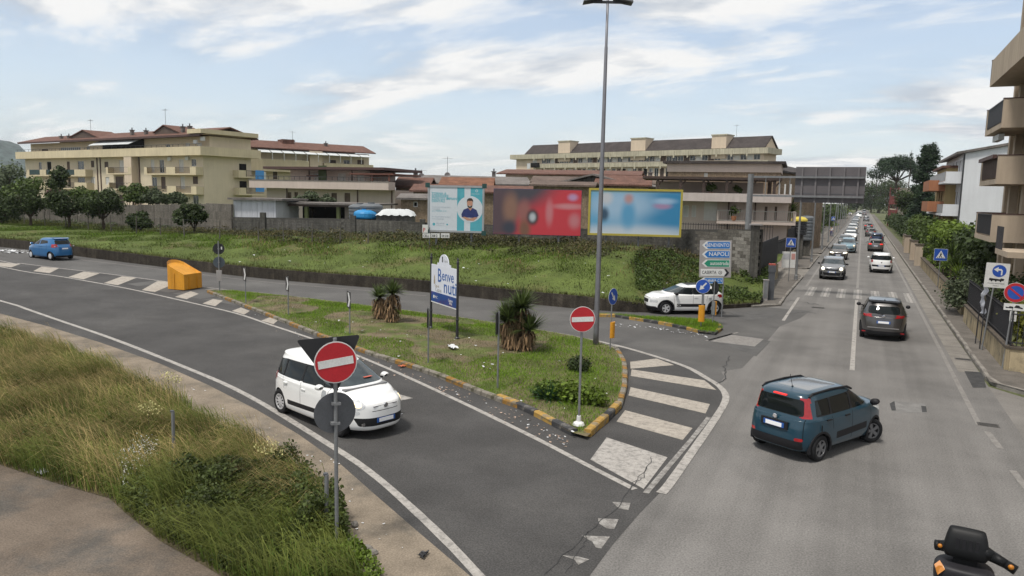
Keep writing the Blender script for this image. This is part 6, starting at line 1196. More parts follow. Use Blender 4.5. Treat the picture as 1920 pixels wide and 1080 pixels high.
bd.balcony(-1.0, bd.w + 1.3, zl[0] + .22, 1.3, m_cream2, ph=1.15); bd.box('band', m_cream2, bd.w + .004, bd.w + 1.3, 0, dpt + 1, zl[0], zl[0] + 1.37)
mb = MB()
for k in range(40): x = bd.w*k/39; mb.box(x - .02, x + .02, -1.28, -1.24, zl[0] + 1.37, zl[0] + 1.75)
mb.box(-.9, bd.w + 1.2, -1.29, -1.23, zl[0] + 1.75, zl[0] + 1.80); mb.build('railing', m_rail, bd.root)
for X0, X1, Yb, sol in ((200, 620, 425, [(200, 216), (292, 336), (368, 470), (540, 620)]), (768, 948, 412, [(768, 782), (925, 948)]), (1042, 1458, 415, [(1042, 1062), (1202, 1265), (1372, 1458)])):
    z = bd.at(*C1_((X0+X1)/2, Yb))[1] + .2; xx = lambda X: bd.at(*C1_(X, Yb), 1.2)[0]
    bd.balcony(xx(X0), min(xx(X1), bd.w - .1), z, 1.3, m_cream2, 1.05, [(xx(a), min(xx(b), bd.w - .1)) for a, b in sol], m_green if X0 == 200 else None)
for X0, X1, Yb, sol in ((275, 628, 515, [(275, 345), (540, 628)]), (785, 948, 522, [(785, 792), (930, 948)]), (1066, 1466, 550, [(1066, 1074), (1208, 1272), (1380, 1466)])):
    z = bd.at(*C1_((X0+X1)/2, Yb))[1] + .2; xx = lambda X: bd.at(*C1_(X, Yb), 1.2)[0]; bd.balcony(xx(X0), min(xx(X1), bd.w - .1), z, 1.3, m_cream2, 1.05, [(xx(a), min(xx(b), bd.w - .1)) for a, b in sol])
for X in (705, 728, 1008): x = bd.at(*C1_(X, 400))[0]; bd.box('drain_pipe', m_pipe, x - .07, x + .07, -.16, -.02, 0, zl[0] - .01)
x0_, x1_ = bd.at(*C1_(945, 400))[0], bd.at(*C1_(985, 400))[0]; bd.box('fin_wall', m_peach, x0_, x1_ + .6, -1.25, -.003, 0, zl[0] - .012)
x0_, x1_ = bd.at(*C1_(650, 210), 1.2)[0], bd.at(*C1_(942, 210), 1.2)[0]; zt = zl[0] + 3.3; n = 9
for k in range(n): a, b = x0_ + (x1_-x0_)*k/n, x0_ + (x1_-x0_)*(k+1)/n; MB().prism([(a + .03, -1.6, zt - 1.25), (b - .03, -1.6, zt - 1.25), (b - .03, 1.0, zt - .1), (a + .03, 1.0, zt - .1)], (0, 0, .06)).build('awning_strip', m_awn, bd.root)
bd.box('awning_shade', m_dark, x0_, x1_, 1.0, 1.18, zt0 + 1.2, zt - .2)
for X, h_ in ((395, .9), (450, .9), (905, 1.3), (1005, 1.1), (1270, 1.4), (1320, 1.4)): x = bd.at(*C1_(X, 150))[0]; bd.chimney(x, 1.2, ztop_ + .25, h_)
for X0, X1, pk in ((480, 690, .45), (1085, 1290, .35)):
    x0_, x1_ = bd.at(*C1_(X0, 130))[0], bd.at(*C1_(X1, 130))[0]; mb = MB(); h_ = 1.5; xp = x0_ + (x1_-x0_)*pk; mb.prism([(x0_ - .3, .5, ztop_ + .8), (xp, .5, ztop_ + h_ + .5), (xp, 6, ztop_ + h_ + .5), (x0_ - .3, 6, ztop_ + .8)], (0, 0, .15)); mb.prism([(xp, .5, ztop_ + h_ + .5), (x1_, .5, ztop_ + .4), (x1_, 6, ztop_ + .4), (xp, 6, ztop_ + h_ + .5)], (0, 0, .15)); mb.build('dormer_roof', m_tile, bd.root); MB().poly([(x0_, .7, ztop_), (x1_, .7, ztop_ + .3), (xp, .7, ztop_ + h_ + .4), (x0_, .7, ztop_ + .9)]).build('dormer_wall', m_shut, bd.root)
bd.antenna(bd.at(*C1_(575, 100))[0], 2, ztop_ + .8, 3.4); bd.antenna(bd.at(*C1_(1112, 60))[0], 2, ztop_ + 2.0, 3.0)
for X, Y in ((1455, 155), (1345, 296), (1218, 300), (1405, 178)): x, z = bd.at(*C1_(X, Y)); bd.ac(x, z - .3)
# its far end with side balconies
sd_x = bd.w; u_ = Vector((0, 1, 0))
for k, z in enumerate((zl[1] + .2, zl[2] + .2)):
    o = bd.box('side_balcony', m_cream2, sd_x + .004, sd_x + 1.5, 5.4, 10.6, z - .22, z); MB().box(sd_x + 1.38, sd_x + 1.5, 5.4, 6.8, z, z + 1.0).build('parapet', m_cream2, o); MB().box(sd_x + .004, sd_x + 1.38, 5.4, 5.52, z, z + 1.0).build('parapet', m_cream2, o); mb = MB(); mb.box(sd_x + 1.42, sd_x + 1.47, 6.8, 10.5, z + .94, z + 1.0)
    for q in range(18): mb.box(sd_x + 1.43, sd_x + 1.455, 6.8 + q*.2, 6.825 + q*.2, z, z + .94)
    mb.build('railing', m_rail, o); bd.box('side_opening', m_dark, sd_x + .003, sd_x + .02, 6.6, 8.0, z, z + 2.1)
nrm_ = Vector((bd.u.y, -bd.u.x, 0)); tp = bd.P0 + bd.u*(sd_x + 1.58) - nrm_*9.6; tw_ = thing('hanging_towel', 'bright blue towel hung over the side balcony of the cream apartment block', 'towel', (tp.x, tp.y, zl[1] - 2.3), bd.root.rotation_euler.z); MB().box(-.03, .03, -1.0, .7, 0, 3.6).build('blue_cloth', mat('towel_blue', (.08, .27, .58), .9, var=.1, scale=2), tw_); MB().box(-.045, .02, .71, 1.1, .4, 3.4).build('white_cloth', m_awn, tw_)
# second cream block behind
bd = Bld('apartment_block', 'farther cream apartment block with white awnings under its red roof', DP(455, 300, 132), DP(692, 310, 146), 0); z = bd.at(470, 318)[1]; z2 = bd.at(470, 275)[1]; z3 = bd.at(470, 297)[1]
bd.shell(10, z2 - .3, m_cream, [(bd.rect(540 + i*26, 300, 552 + i*26, 309), 'brown' if i % 2 else 'glass') for i in range(6)] + [(bd.rect(512, 322, 520, 336), 'brown')])
bd.gable(10, z2 - .2, 1.6, m_tile, 1.0); bd.balcony(-.5, bd.w*.80*.6, z, 1.4, m_cream2, z3 - z, None); bd.balcony(bd.w*.60, bd.w + .3, z - .2, 1.4, m_cream2, z3 - z - .1, None); bd.box('stair_tower', m_peach, bd.w*.49, bd.w*.59, -1.2, -.005, 0, z2 - .25)
for k in range(10):
    a, b = bd.w*(.10 + .88*k/10), bd.w*(.10 + .88*(k + .9)/10); MB().prism([(a, -2.4, z2 - 1.0), (b, -2.4, z2 - 1.0), (b, -.3, z2 - .35), (a, -.3, z2 - .35)], (0, 0, .07)).build('awning_strip', m_awn, bd.root); bd.box('awning_post', m_wfr, a, a + .09, -2.3, -2.2, z3 - .2, z2 - 1.0)
bd.antenna(bd.at(562, 270)[0], 4, z2 + 1.0, 2.6, True); bd.chimney(bd.at(622, 285)[0], 3, z2 + .6, .9)
mb = MB(); bd.box('roof_lantern', m_tile, bd.at(540, 280)[0], bd.at(562, 280)[0], 3, 6, z2 + .3, z2 + 1.9)
# pink villa
bd = Bld('villa', 'two-storey pink villa with brown pergola roof and long terrace', DP(500, 350, 86), DP(741, 350, 81), 0); C2_ = lambda X, Y: (400 + X/4.8, 240 + Y/4.8)
def R2(*a): return bd.rect(*C2_(a[0], a[1]), *C2_(a[2], a[3]))
zp0 = bd.at(*C2_(800, 545))[1]; zp1 = bd.at(*C2_(800, 485))[1]; zr = bd.at(*C2_(800, 372))[1]
bd.shell(9, zp0, m_pink, [(R2(670, 578, 702, 650), 'brown'), (R2(730, 578, 762, 650), 'brown'), (R2(1062, 585, 1112, 665), 'brown'), (R2(1180, 585, 1232, 665), 'brown')])
up = MB(); xw = bd.at(*C2_(580, 430))[0]; xe = bd.at(*C2_(1310, 430))[0]; ow = [(R2(795, 405, 850, 478), 'pale'), (R2(1015, 402, 1088, 478), 'pale'), (R2(1195, 405, 1255, 478), 'pale')]; ow = [((r[0] - xw, r[1] - zp0, r[2], r[3]), k) for r, k in ow]
wall_face(up, (xw, 2.5, zp0), (1, 0, 0), xe - xw, zr - zp0, [r for r, k in ow]); wall_face(up, (xe, 2.5, zp0), (0, 1, 0), 6.5, zr - zp0, []); wall_face(up, (xw, 9, zp0), (0, -1, 0), 6.5, zr - zp0, []); up.build('upper_wall', m_pink, bd.root)
for r, k in ow: bd.win((r[0] + xw, r[1], r[2], r[3]), k, (0, 2.5, zp0))
bd.balcony(-1.2, bd.w, zp0 + .22, 1.6, m_pink, zp1 - zp0 - .1); bd.box('parapet_cap', m_tileg, -1.25, bd.w + .05, -1.65, -1.42, zp1 + .121, zp1 + .19)
bd.box('flat_roof', m_pipe, bd.at(*C2_(475, 360))[0], bd.at(*C2_(1560, 380))[0], -.6, 9.4, zr, zr + .28); mb = MB()
xq = bd.at(*C2_(1660, 400))[0]; bd.box('pergola_roof', mat('pergola_wood', (.12, .045, .03), .7, var=.2, scale=2), xe - .5, xq, -1.2, 6, zr - .55, zr - .38)
for X in (1468, 1622): x = bd.at(*C2_(X, 440))[0]; bd.box('pergola_post', MATS['pergola_wood'], x - .09, x + .09, -1.1, -.92, zp1 + .2, zr - .56)
for X in (755, 1148): x = bd.at(*C2_(X, 440))[0]; bd.box('drain_pipe', m_pipe, x - .05, x + .05, 2.38, 2.48, zp0 + .23, zr - .01)
for X in (665, 1300, 1608): x = bd.at(*C2_(X, 600))[0]; bd.box('drain_pipe', m_pipe, x - .05, x + .05, -.12, -.02, 0, zp0 - .01)
bd.box('door_canopy', m_tile, bd.at(*C2_(765, 390))[0], bd.at(*C2_(858, 390))[0], 1.6, 2.49, zr - .75, zr - .6); bd.box('green_screen', mat('screen_green', (.05, .07, .03), .9, var=.4, scale=3), bd.at(*C2_(910, 440))[0], bd.at(*C2_(982, 440))[0], .8, .9, zp1 + .2, zp1 + 1.9)
mb = MB(); mb.box(-1.1, bd.w - .1, -1.6, -1.55, zp1 + .55, zp1 + .60)
for k in range(24): mb.box(bd.w*k/24 - .02, bd.w*k/24 + .02, -1.59, -1.56, zp1 + .2, zp1 + .55)
mb.build('railing', m_rail, bd.root)
# low tiled houses in the middle
def house(name, label, pxl, pxr, pe, pr, dl, dr, depth, wm, rm, axis='x', wins=(), zg=0, over=.4, chim=()):
    global bd
    bd = Bld(name, label, DP(pxl, pe, dl), DP(pxr, pe, dr), zg, 'house'); h_ = bd.at((pxl + pxr)/2, pe)[1]; rise = bd.at((pxl + pxr)/2, pr)[1] - h_
    k = 1 + (depth/2)/((dl + dr)/2) if axis == 'x' else 1; rise = (bd.at((pxl+pxr)/2, pr)[1] + zg - CAMH)*k + CAMH - zg - h_
    bd.shell(depth, h_, wm, [(bd.rect(*r), kk) for r, kk in wins]); bd.gable(depth, h_, max(.4, rise), rm, over, axis, gm=wm)
    for px in chim: x = bd.at(px, pr)[0]; bd.chimney(x, depth/2, h_ + max(.4, rise) - .1, .9)
    return bd
house('tiled_house', 'brown-roofed low house just right of the pink villa', 742, 800, 352, 335, 88, 88, 9, m_brick, m_tile, wins=[((765, 356, 772, 364), 'brown')], chim=(770,))
house('tiled_house', 'grey-roofed long low house behind the dental billboard', 752, 992, 346, 332, 100, 102, 10, m_brick, m_tileg, chim=(932,)); bd.antenna(bd.at(840, 330)[0], 3, bd.at(840, 336)[1], 3.2, True); bd.antenna(bd.at(790, 335)[0], 2, bd.at(790, 338)[1], 1.5, True)
house('tiled_house', 'red-tiled house with rusty slope above the dental billboard', 828, 920, 350, 335, 90, 90, 9, m_brick, mat('rusty_tile', (.16, .075, .045), .9, var=.4, scale=1, fine=.3, fscale=5, bump=.6, bscale=8))
house('tiled_house', 'low pinkish tiled roof between the dental and red billboards', 775, 1000, 362, 350, 78, 78, 7, m_brick, m_tile, wins=[((790, 366, 800, 376), 'brown')])
house('tiled_house', 'wide house with red-edged roof above the red billboard', 948, 1188, 329, 321, 112, 108, 12, m_peach, m_tile, over=1.2)
house('tiled_house', 'grey gabled house behind the lamp mast', 1040, 1190, 350, 329, 84, 80, 10, m_blk2, m_tileg, 'y', over=.6)
house('tiled_house', 'pinkish tiled house between lamp mast and blue billboard', 1120, 1215, 349, 332, 79, 78, 8, m_brick, m_tile)
house('tiled_house', 'brown low roof running behind the blue billboard', 1000, 1300, 346, 335, 92, 90, 10, m_brick, m_tileb, chim=(1225,))
house('brick_house', 'bare tuff-brick wall house between the red and blue billboards', 1000, 1110, 350, 345, 74, 73, 6, m_brick, m_tileb)
house('brick_house', 'rough brick wall house behind the white pile', 752, 835, 375, 368, 68, 68, 5, m_brick, m_tileg, wins=[((775, 378, 783, 388), 'open')])
# long flats with dark roof
A0, A1 = DP(968, 310, 196), DP(1432, 295, 150); bd = Bld('apartment_block', 'long olive and peach flats with dark slate roof in the centre distance', A0, A1, 0); C3_ = lambda X, Y: (1100 + X/4.8, 230 + Y/4.8)
ze = bd.at(1432, 277)[1]; zb1 = bd.at(1432, 288)[1]; zc1 = bd.at(1432, 300.5)[1]; zd1 = bd.at(1432, 310)[1]; H_ = ze; wl = []; n = 40
for k in range(n):
    x = bd.w*(.13 + .86*k/n); kk = ('wide', 'wide', 'brown', 'pale', 'glass', 'wide', 'pale')[(k*5 + k//3) % 7]; wl.append(((x, zc1 + .15, bd.w*.86/n*.95, zb1 - zc1 - .2), kk)); wl.append(((x, zd1 - 2.4, bd.w*.86/n*.7, 2.1), ('brown', 'glass', 'pale', 'open')[(k*3) % 4]))
wl.append(((bd.w*.085, zc1 + .2, 1.4, 1.7), 'pale')); bd.shell(6, zb1, m_peach, wl)
for z0_, z1_, dd in ((zb1, ze, .9), (zd1, zc1, .7)):
    o = bd.box('band', m_olive, -1.5 if dd > .8 else bd.w*.10, bd.w + 1.2, -dd, 0 if dd < .8 else 6, z0_ + .003, z1_); 
    for k in range(18): x = bd.w*(.1 + .9*k/18); MB().box(x, x + .35, -dd - .08, -dd - .003, z0_ - .5, z0_ + .9).build('rib', m_olive, o)
rz = bd.at(1438, 260)[1]*1.0 + .9; bd.gable(6, ze - .05, rz - ze - .2, m_droof, .3, x0=bd.w*.05, gm=m_peach)
for px in (1048, 1184, 1335):
    x0_, x1_ = bd.at(px, 280)[0], bd.at(px + (27 if px > 1100 else 22), 280)[0]; bd.box('stair_tower', m_peach, x0_, x1_, -.3, 3, ze - 2, bd.at(px + 10, 257 if px > 1300 else (263 if px > 1100 else 268))[1] + .3); bd.box('tower_cap', m_olive, x0_ - .15, x1_ + .15, -.45, 3.15, bd.at(px + 10, 257 if px > 1300 else (263 if px > 1100 else 268))[1] + .3, bd.at(px + 10, 257 if px > 1300 else (263 if px > 1100 else 268))[1] + .55)
bd.antenna(bd.at(1368, 260)[0], 3, rz - .4, 3); mb = bd.box('laundry', m_dark, bd.at(1000, 310)[0], bd.at(1016, 310)[0], -1.0, -.95, zc1 - .9, zc1 + .3); bd.box('laundry', m_awn, bd.at(993, 310)[0], bd.at(999, 310)[0], -1.0, -.95, zc1 - 1.2, zc1 + .2)
# villa with pergola on the right of the blue billboard
bd = Bld('villa', 'pale pink villa with pergola terrace right of the blue billboard', DP(1225, 390, 66), DP(1478, 390, 63.5), 0)
def R3(*a): return bd.rect(*C3_(a[0], a[1]), *C3_(a[2], a[3]))
z0_, z1_, zr = bd.at(*C3_(1300, 712))[1], bd.at(*C3_(1300, 638))[1], bd.at(*C3_(1300, 505))[1]
bd.shell(8, z0_, m_pink, [(R3(1095, 758, 1158, 880), 'glass'), (R3(870, 745, 918, 850), 'pale'), (R3(945, 745, 985, 850), 'pale'), (R3(1600, 755, 1625, 880), 'brown'), (R3(1690, 755, 1712, 880), 'brown')]); bd.box('shutter', m_shutw, R3(1055, 755, 1094, 880)[0], R3(1055, 755, 1094, 880)[0] + 1.1, -.06, -.004, R3(1055, 755, 1094, 880)[1], R3(1055, 755, 1094, 880)[1] + 1.8)
bd.balcony(-1, bd.w, z0_ + .22, 1.5, mat('terrace_white', (.50, .44, .41), .9, var=.06, streak=.08), z1_ - z0_ - .22); bd.box('terrace_wall', m_pink, 0, bd.w*.85, 4, 4.3, z0_, zr - .2)
m_wood = mat('dark_wood', (.055, .035, .028), .8, var=.2, scale=2); bd.box('pergola_roof', m_wood, -1, bd.w*.93, -1.3, 5, zr - .12, zr + .10)
for k in range(6): x = bd.w*(.02 + .17*k); bd.box('pergola_post', m_wood, x, x + .22, -1.2, -1.0, z1_ + .003, zr - .121); MB().prism([(x + .22, -1.15, zr - .7), (x + .7, -1.15, zr - .121), (x + .55, -1.15, zr - .121), (x + .22, -1.15, zr - .5)], (0, .1, 0)).build('brace', m_wood, bd.root)
bd.box('upper_door', m_shut, bd.w*.88, bd.w*.91, 3.9, 3.99, z0_, z0_ + 2.1)
for k in range(4): x = bd.w*(.87 + .04*k); bd.box('column', m_wfr, x, x + .12, -1.1, -.98, z1_ + .003, zr - .4)
zb_ = bd.at(*C3_(1500, 900))[1]; bd.balcony(bd.w*.48, bd.w + .5, zb_ + .1, 1.2, m_pink, .95, [], None, 0.0, mat('balustrade', (.42, .40, .36), .8, var=.1))
for X in (1275, 1515): x = bd.at(*C3_(X, 800))[0]; bd.box('drain_pipe', m_pipe, x - .05, x + .05, -.12, -.02, 0, z0_ - .01)
bd = Bld('brick_house', 'flat-roofed brown block house behind the pergola villa', DP(1252, 330, 78), DP(1462, 330, 74), 0, 'house'); h_ = bd.at(1400, 323)[1]; bd.shell(9, h_, m_brick, [(bd.rect(1320, 324, 1327, 333), 'pale')]); bd.box('cornice', m_pink, -.1, bd.w + .1, -.12, 9, h_, h_ + .85); bd.box('roof_slab', m_droof, -.5, bd.w + .5, -.5, 9.4, h_ + .852, h_ + 1.1)
bd = Bld('brick_house', 'tall rough brick house right of the pergola villa', DP(1452, 350, 80), DP(1545, 350, 90), 0, 'house'); h_ = bd.at(1470, 325)[1]; bd.shell(10, h_, m_brick, []); bd.gable(10, h_, 1.2, m_droof, .4, gm=m_brick)
bd = Bld('entrance_house', 'small cream gatehouse beyond the sheet-metal fence', DP(1505, 420, 108), DP(1535, 420, 112), 0, 'house'); h_ = bd.at(1512, 388)[1]; bd.shell(6, h_, m_cream, [(bd.rect(1516, 398, 1522, 410), 'open')]); bd.box('roof_slab', m_wfr, -.5, bd.w + .5, -.6, 6.4, h_, h_ + .3)

# ------------------------------------------------------------------ right-hand side
# near apartment building with big balconies
NB = 7.45; bd = Bld('apartment_block', 'near beige apartment block with heavy jutting balconies at the right edge', (NB, 49.6), (NB, 24.0), 0)   # front plane faces the road (-X)
zf = [4.2, 7.05, 9.75, 12.4]; ops = []
for z in zf + [15.2, 18]:
    for y in (2.6, 8.5, 14, 19): ops.append(((y, z + .05, 1.3, 2.3), 'brown' if (y + z) % 2 > 1 else 'glass'))
for y in (2.6, 8.5, 14, 19): ops.append(((y, .9, 1.3, 1.8), 'brown'))
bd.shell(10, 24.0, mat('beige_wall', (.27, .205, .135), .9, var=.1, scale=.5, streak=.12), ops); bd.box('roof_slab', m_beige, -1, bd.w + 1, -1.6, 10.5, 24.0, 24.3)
for k, z in enumerate(zf):
    xa = 49.6 - (48.6, 48.6, 48.4, 48.4)[k]; xb = 49.6 - (43.0, 43.0, 43.0, 41.0)[k]; o = bd.box('balcony', m_beige, xa, xb + 6.0 if k == 3 else xb, -1.65, -.004, z - .25, z)
    for side in (xa, (xb + 6.0 if k == 3 else xb) - .14): MB().box(side, side + .14, -1.65, -.004, z, z + 1.12).build('parapet', m_beige, o); MB().box(side - .02, side + .16, -1.67, -.004, z + 1.121, z + 1.17).build('coping', m_pipe, o)
    if k == 3: MB().box(xa, xb + 6.0, -1.65, -1.51, z, z + 1.12).build('parapet', m_beige, o)
    else:
        MB().box(xa, xa + .5, -1.65, -1.51, z, z + 1.12).build('parapet', m_beige, o); rm = m_blackp if k != 1 else m_shut; n = 26; a, b_ = xa + .5, xb - .14
        for q in range(n + 1): MB().box(a + (b_-a)*q/n - .035, a + (b_-a)*q/n + .035, -1.64, -1.61, z + .08, z + 1.06).build('railing_bar', rm, o)
        MB().box(a, b_, -1.66, -1.60, z + 1.06, z + 1.11).build('handrail', rm, o); MB().box(a, b_, -1.60, -1.585, z + .06, z + 1.05).build('railing_mesh', rm, o)
    if k == 1:
        pb = MB().box(a, b_, -1.86, -1.67, z + 1.0, z + 1.18).build('flower_box', m_pipe, o)
o = bd.box('balcony', m_beige, 49.6 - 41.5, 49.6 - 38.2, -1.6, -.004, 3.5, 3.75); mb = MB()
for q in range(12): mb.box(49.6 - 41.5 + q*.15, 49.6 - 41.47 + q*.15, -1.6, -1.57, 3.75, 4.8)
mb.build('railing', m_rail, o)
for y in (.02, 1.6, 5.2): bd.box('column', m_beige, y, y + .5, -.35, -.004, 0, 24.0)
bd.box('awning_box', m_awn, 49.6 - 47.4, 49.6 - 45.4, -1.4, -1.15, 9.1, 9.4)
# white house with grey balconies
wy = on_t(1800, 400, 9.2).y; w1 = on_t(1766, 400, 9.2).y; bd = Bld('white_house', 'white three-storey house with grey balconies behind the palm hedge', (9.2, w1), (9.2, wy), 0, 'house'); h_ = on_t(1801, 292, 9.2).z; zf = [on_t(1795, y, 9.2).z for y in (385, 332)]; zf = [zf[0] - .9, zf[1] - .6]
ops = [((.8 + 1.7*i, z + .05, 1.0, 2.3), 'pale' if i % 2 else 'brown') for z in (zf[0], zf[1], zf[0] - 3.1) for i in range(int((bd.w - .6)/1.7))]; bd.shell(22, h_, m_wwall, ops)
mb = MB(); mb.poly([(bd.w, 0, h_), (bd.w, 22, h_), (bd.w, 11, h_ + 2.0), (bd.w, 6, h_ + 1.2)]); mb.build('gable_wall', m_wwall, bd.root); mb = MB(); mb.prism([(-1, -.8, h_ - .1), (bd.w + .3, -.8, h_ - .1), (bd.w + .3, 11, h_ + 2.2), (-1, 11, h_ + 2.2)], (0, 0, .25)); mb.prism([(-1, 11, h_ + 2.2), (bd.w + .3, 11, h_ + 2.2), (bd.w + .3, 23, h_ - .1), (-1, 23, h_ - .1)], (0, 0, .25)); mb.build('roof', m_tileg, bd.root)
for z in zf:
    o = bd.balcony(-.4, bd.w - .3, z, 1.7, m_wwall, 1.0, [], mat('grey_screen', (.30, .31, .32), .6, var=.1))
bd.box('drain_pipe', m_rail, bd.w - .14, bd.w, -.16, -.01, 0, h_); bd.chimney(bd.w*.6, 7, h_ + 1.2, 1.3, .6)
for k in range(3): bd.box('vent', m_spanel, bd.w + .003, bd.w + .03, 4 + 5*k, 4.15 + 5*k, 5 + 1.2*k, 5.15 + 1.2*k)
# ochre house with terracotta balconies beyond
wy = on_t(1768, 400, 8.2).y; bd = Bld('ochre_house', 'ochre house with terracotta balcony boxes beyond the white house', (8.2, wy + 12), (8.2, wy), 0, 'house'); h_ = on_t(1768, 318, 8.2).z; bd.shell(8, h_, m_yellowr, [((2 + 3*i, 3 + 3*j, 1.1, 2), 'brown') for i in range(3) for j in range(2)]); m_terra = mat('terracotta_render', (.34, .15, .08), .85, var=.12, scale=.6, streak=.1)
for py in (338, 378, 418): z = on_t(1745, py, 6.6).z - .9; bd.balcony(3, bd.w - .1, z, 1.6, m_terra, .95)
bd.box('roof_slab', m_tile, -.4, bd.w + .4, -.5, 8.4, h_, h_ + .25)
# unfinished grey house and red scaffold tower farther on
wy = on_t(1683, 380, 8.0).y; bd = Bld('grey_house', 'bare grey block house with open bays beyond the tall fir', (8.0, wy + 16), (8.0, wy), 0, 'house'); h_ = on_t(1686, 352, 8.0).z; bd.shell(14, h_, mat('grey_tuff', (.20, .18, .15), .95, var=.2, scale=.5, streak=.15), [((2 + 5*i, 1 + 3.2*j, 3, 2.2), 'open') for i in range(3) for j in range(max(1, int(h_/3.2)))])
for j in range(3): bd.box('floor_slab', m_beige, 0, bd.w, -1.4, -.004, 1 + 3.2*j - .2, 1 + 3.2*j)
wy = on_t(1664, 430, 5.9).y; t = thing('scaffold_tower', 'red scaffold tower beside the road beyond the trimmed hedge', 'scaffold', (5.9, wy, .1)); m_scaf = mat('scaffold_red', (.13, .03, .026), .6, var=.25, scale=3); hs = on_t(1664, 355, 5.9).z
for x in (0, 1.8):
    for y in (0, 3.0, 6.0): MB().tube((x, y, 0), (x, y, hs), .06, 6).build('upright', m_scaf, t)
for k in range(1, 6):
    z = hs*k/5.2; MB().box(-.1, 1.9, -.1, 6.1, z - .06, z).build('deck', m_scaf, t)
    for x in (0, 1.8): MB().tube((x, 0, z + .9), (x, 6.0, z + .9), .04, 5).build('rail', m_scaf, t)
    MB().tube((0, 0, z), (1.8, 0, z - hs/5.2), .035, 5).build('brace', m_scaf, t)
for k in range(2): MB().box(-.05, 1.85, -.12, -.06, hs*(k*.36 + .2), hs*(k*.36 + .42)).build('hoarding', m_scaf, t)

# garden walls with iron fence on the right
m_gw = mat('garden_wall', (.36, .295, .19), .9, var=.2, scale=.8, streak=.3, dirt=((.16, .14, .10), 1.2, .5, .66)); m_cop = mat('garden_coping', (.09, .075, .06), .9, var=.3, scale=2)
def garden_wall(label, pts, h, z0_=.1, fence=1.3, bars=.16):
    a0_ = Vector((pts[0][0], pts[0][1], z0_)); t = thing('garden_wall', label, 'wall', a0_)
    for i in range(len(pts) - 1):
        a, b = Vector((*pts[i], 0)), Vector((*pts[i+1], 0)); ln = (b - a).length; ang = math.atan2((b-a).y, (b-a).x); o = MB().box(0, ln, -.12, .12, -.1, h).build('wall_base', m_gw, t, loc=(a - Vector((a0_.x, a0_.y, 0)))); o.rotation_euler = (0, 0, ang); MB().box(-.02, ln + .02, -.16, .16, h + .001, h + .09).build('coping', m_cop, o)
        if fence:
            mb = MB(); n = int(ln/bars); 
            for k in range(n + 1): mb.box(ln*k/n - .012, ln*k/n + .012, -.012, .012, h + .09, h + fence)
            mb.box(0, ln, -.02, .02, h + .2, h + .24); mb.box(0, ln, -.02, .02, h + fence - .12, h + fence - .08); q = mb.build('fence_bars', m_blackp, o); q['kind'] = 'stuff'
    return t
garden_wall('low cream garden wall with dark fence at the side-street corner', [(4.95, 41.5), (4.95, 29.9), (9.5, 29.7), (20, 29.5)], .78); garden_wall('low cream garden wall along the pavement past the leaning bush', [(5.2, 75.5), (5.15, 57), (5.1, 44)], .8, fence=0); 
garden_wall('higher stone garden wall below the trimmed hedge', [(5.3, 112), (5.25, 78)], 1.5, fence=0)
for i, (y, lb) in enumerate(((76.8, 'square stone gate pier at the end of the low cream wall'), (84, 'stone gate pier halfway along the hedge wall'), (96, 'stone gate pier farther along the hedge wall'))):
    t = thing('gate_pier', lb, 'pillar', (4.95, y, .1)); MB().box(-.3, .3, -.3, .3, -.1, 1.9).build('shaft', m_beige, t); MB().box(-.36, .36, -.36, .36, 1.9, 2.02).build('cap', m_cop, t)
# sheet-metal fence and low walls on the left
def sheet_fence(label, pts, zb, h, base_m, n=.22):
    a0_ = Vector((*pts[0], .1)); t = thing('sheet_fence', label, 'fence', a0_); a, b = Vector((*pts[0], 0)), Vector((*pts[1], 0)); ln = (b-a).length; ang = math.atan2((b-a).y, (b-a).x)
    o = MB().box(0, ln, -.15, .15, -.1, zb).build('wall_base', base_m, t); o.rotation_euler = (0, 0, ang); k = int(ln/.9)
    me = MB()
    for q in range(4): me.box(q*.22 + .01, q*.22 + .12, -.035, .0, zb, zb + h).box(q*.22 + .12, q*.22 + .21, -.015, .0, zb, zb + h)
    me = me.mesh('sheet_panel', mat('fence_sheet', (.030, .030, .034), .55, var=.15, scale=2, metal=.2)); dr = (b-a).normalized()
    for q in range(k): inst(me, 'sheet_panel', t, dr*(q*ln/k), (0, 0, ang + (0 if True else 0)), (ln/k/.88, 1, 1))
    return t
sheet_fence('dark corrugated sheet fence on a low stone wall near the meter pillar', [(-5.55, 47.6), (-5.55, 58.5)], .95, 2.1, m_gw); sheet_fence('long dark corrugated sheet fence farther along the left pavement', [(-5.75, 68.5), (-5.75, 99)], 1.0, 2.2, m_gw)
def iron_fence(label, a, b, z0_, h):
    t = thing('iron_fence', label, 'fence', (a[0], a[1], z0_)); a_, b_ = Vector((*a, 0)), Vector((*b, 0)); ln = (b_-a_).length; ang = math.atan2((b_-a_).y, (b_-a_).x); n = min(120, int(ln/.2)); me = MB().box(-.015, .015, -.015, .015, 0, h).mesh('bar', m_blackp)
    for k in range(n + 1): inst(me, 'bar', t, (b_-a_)*(k/n), (0, 0, ang))
    for z in (.15, h - .15): o = MB().box(0, ln, -.02, .02, z, z + .05).build('rail', m_blackp, t); o.rotation_euler = (0, 0, ang)
iron_fence('black iron railing fence behind the concrete-block wall end', (-13, 59), (-6.0, 58.8), 1.6, 2.3); iron_fence('black iron railing fence in the gap between sheet fences', (-6.0, 59), (-5.8, 68.4), 1.0, 1.6)
t = tank(1499, 411, 72, .75, 1.5, mat('tank_black', (.015, .016, .018), .5), 'black ribbed water tank with yellow lid above the sheet fence', ribs=6); p = DP(1499, 411, 72); MB().lathe([(.78, p.z - .18), (.76, p.z), (.5, p.z + .2), (.2, p.z + .25)], 18).build('yellow_lid', mat('lid_yellow', (.55, .43, .05), .5), t)
tank(1513, 407, 76, .8, 2.4, m_tank, 'grey ribbed tank behind the yellow-lidded tank', ribs=7)
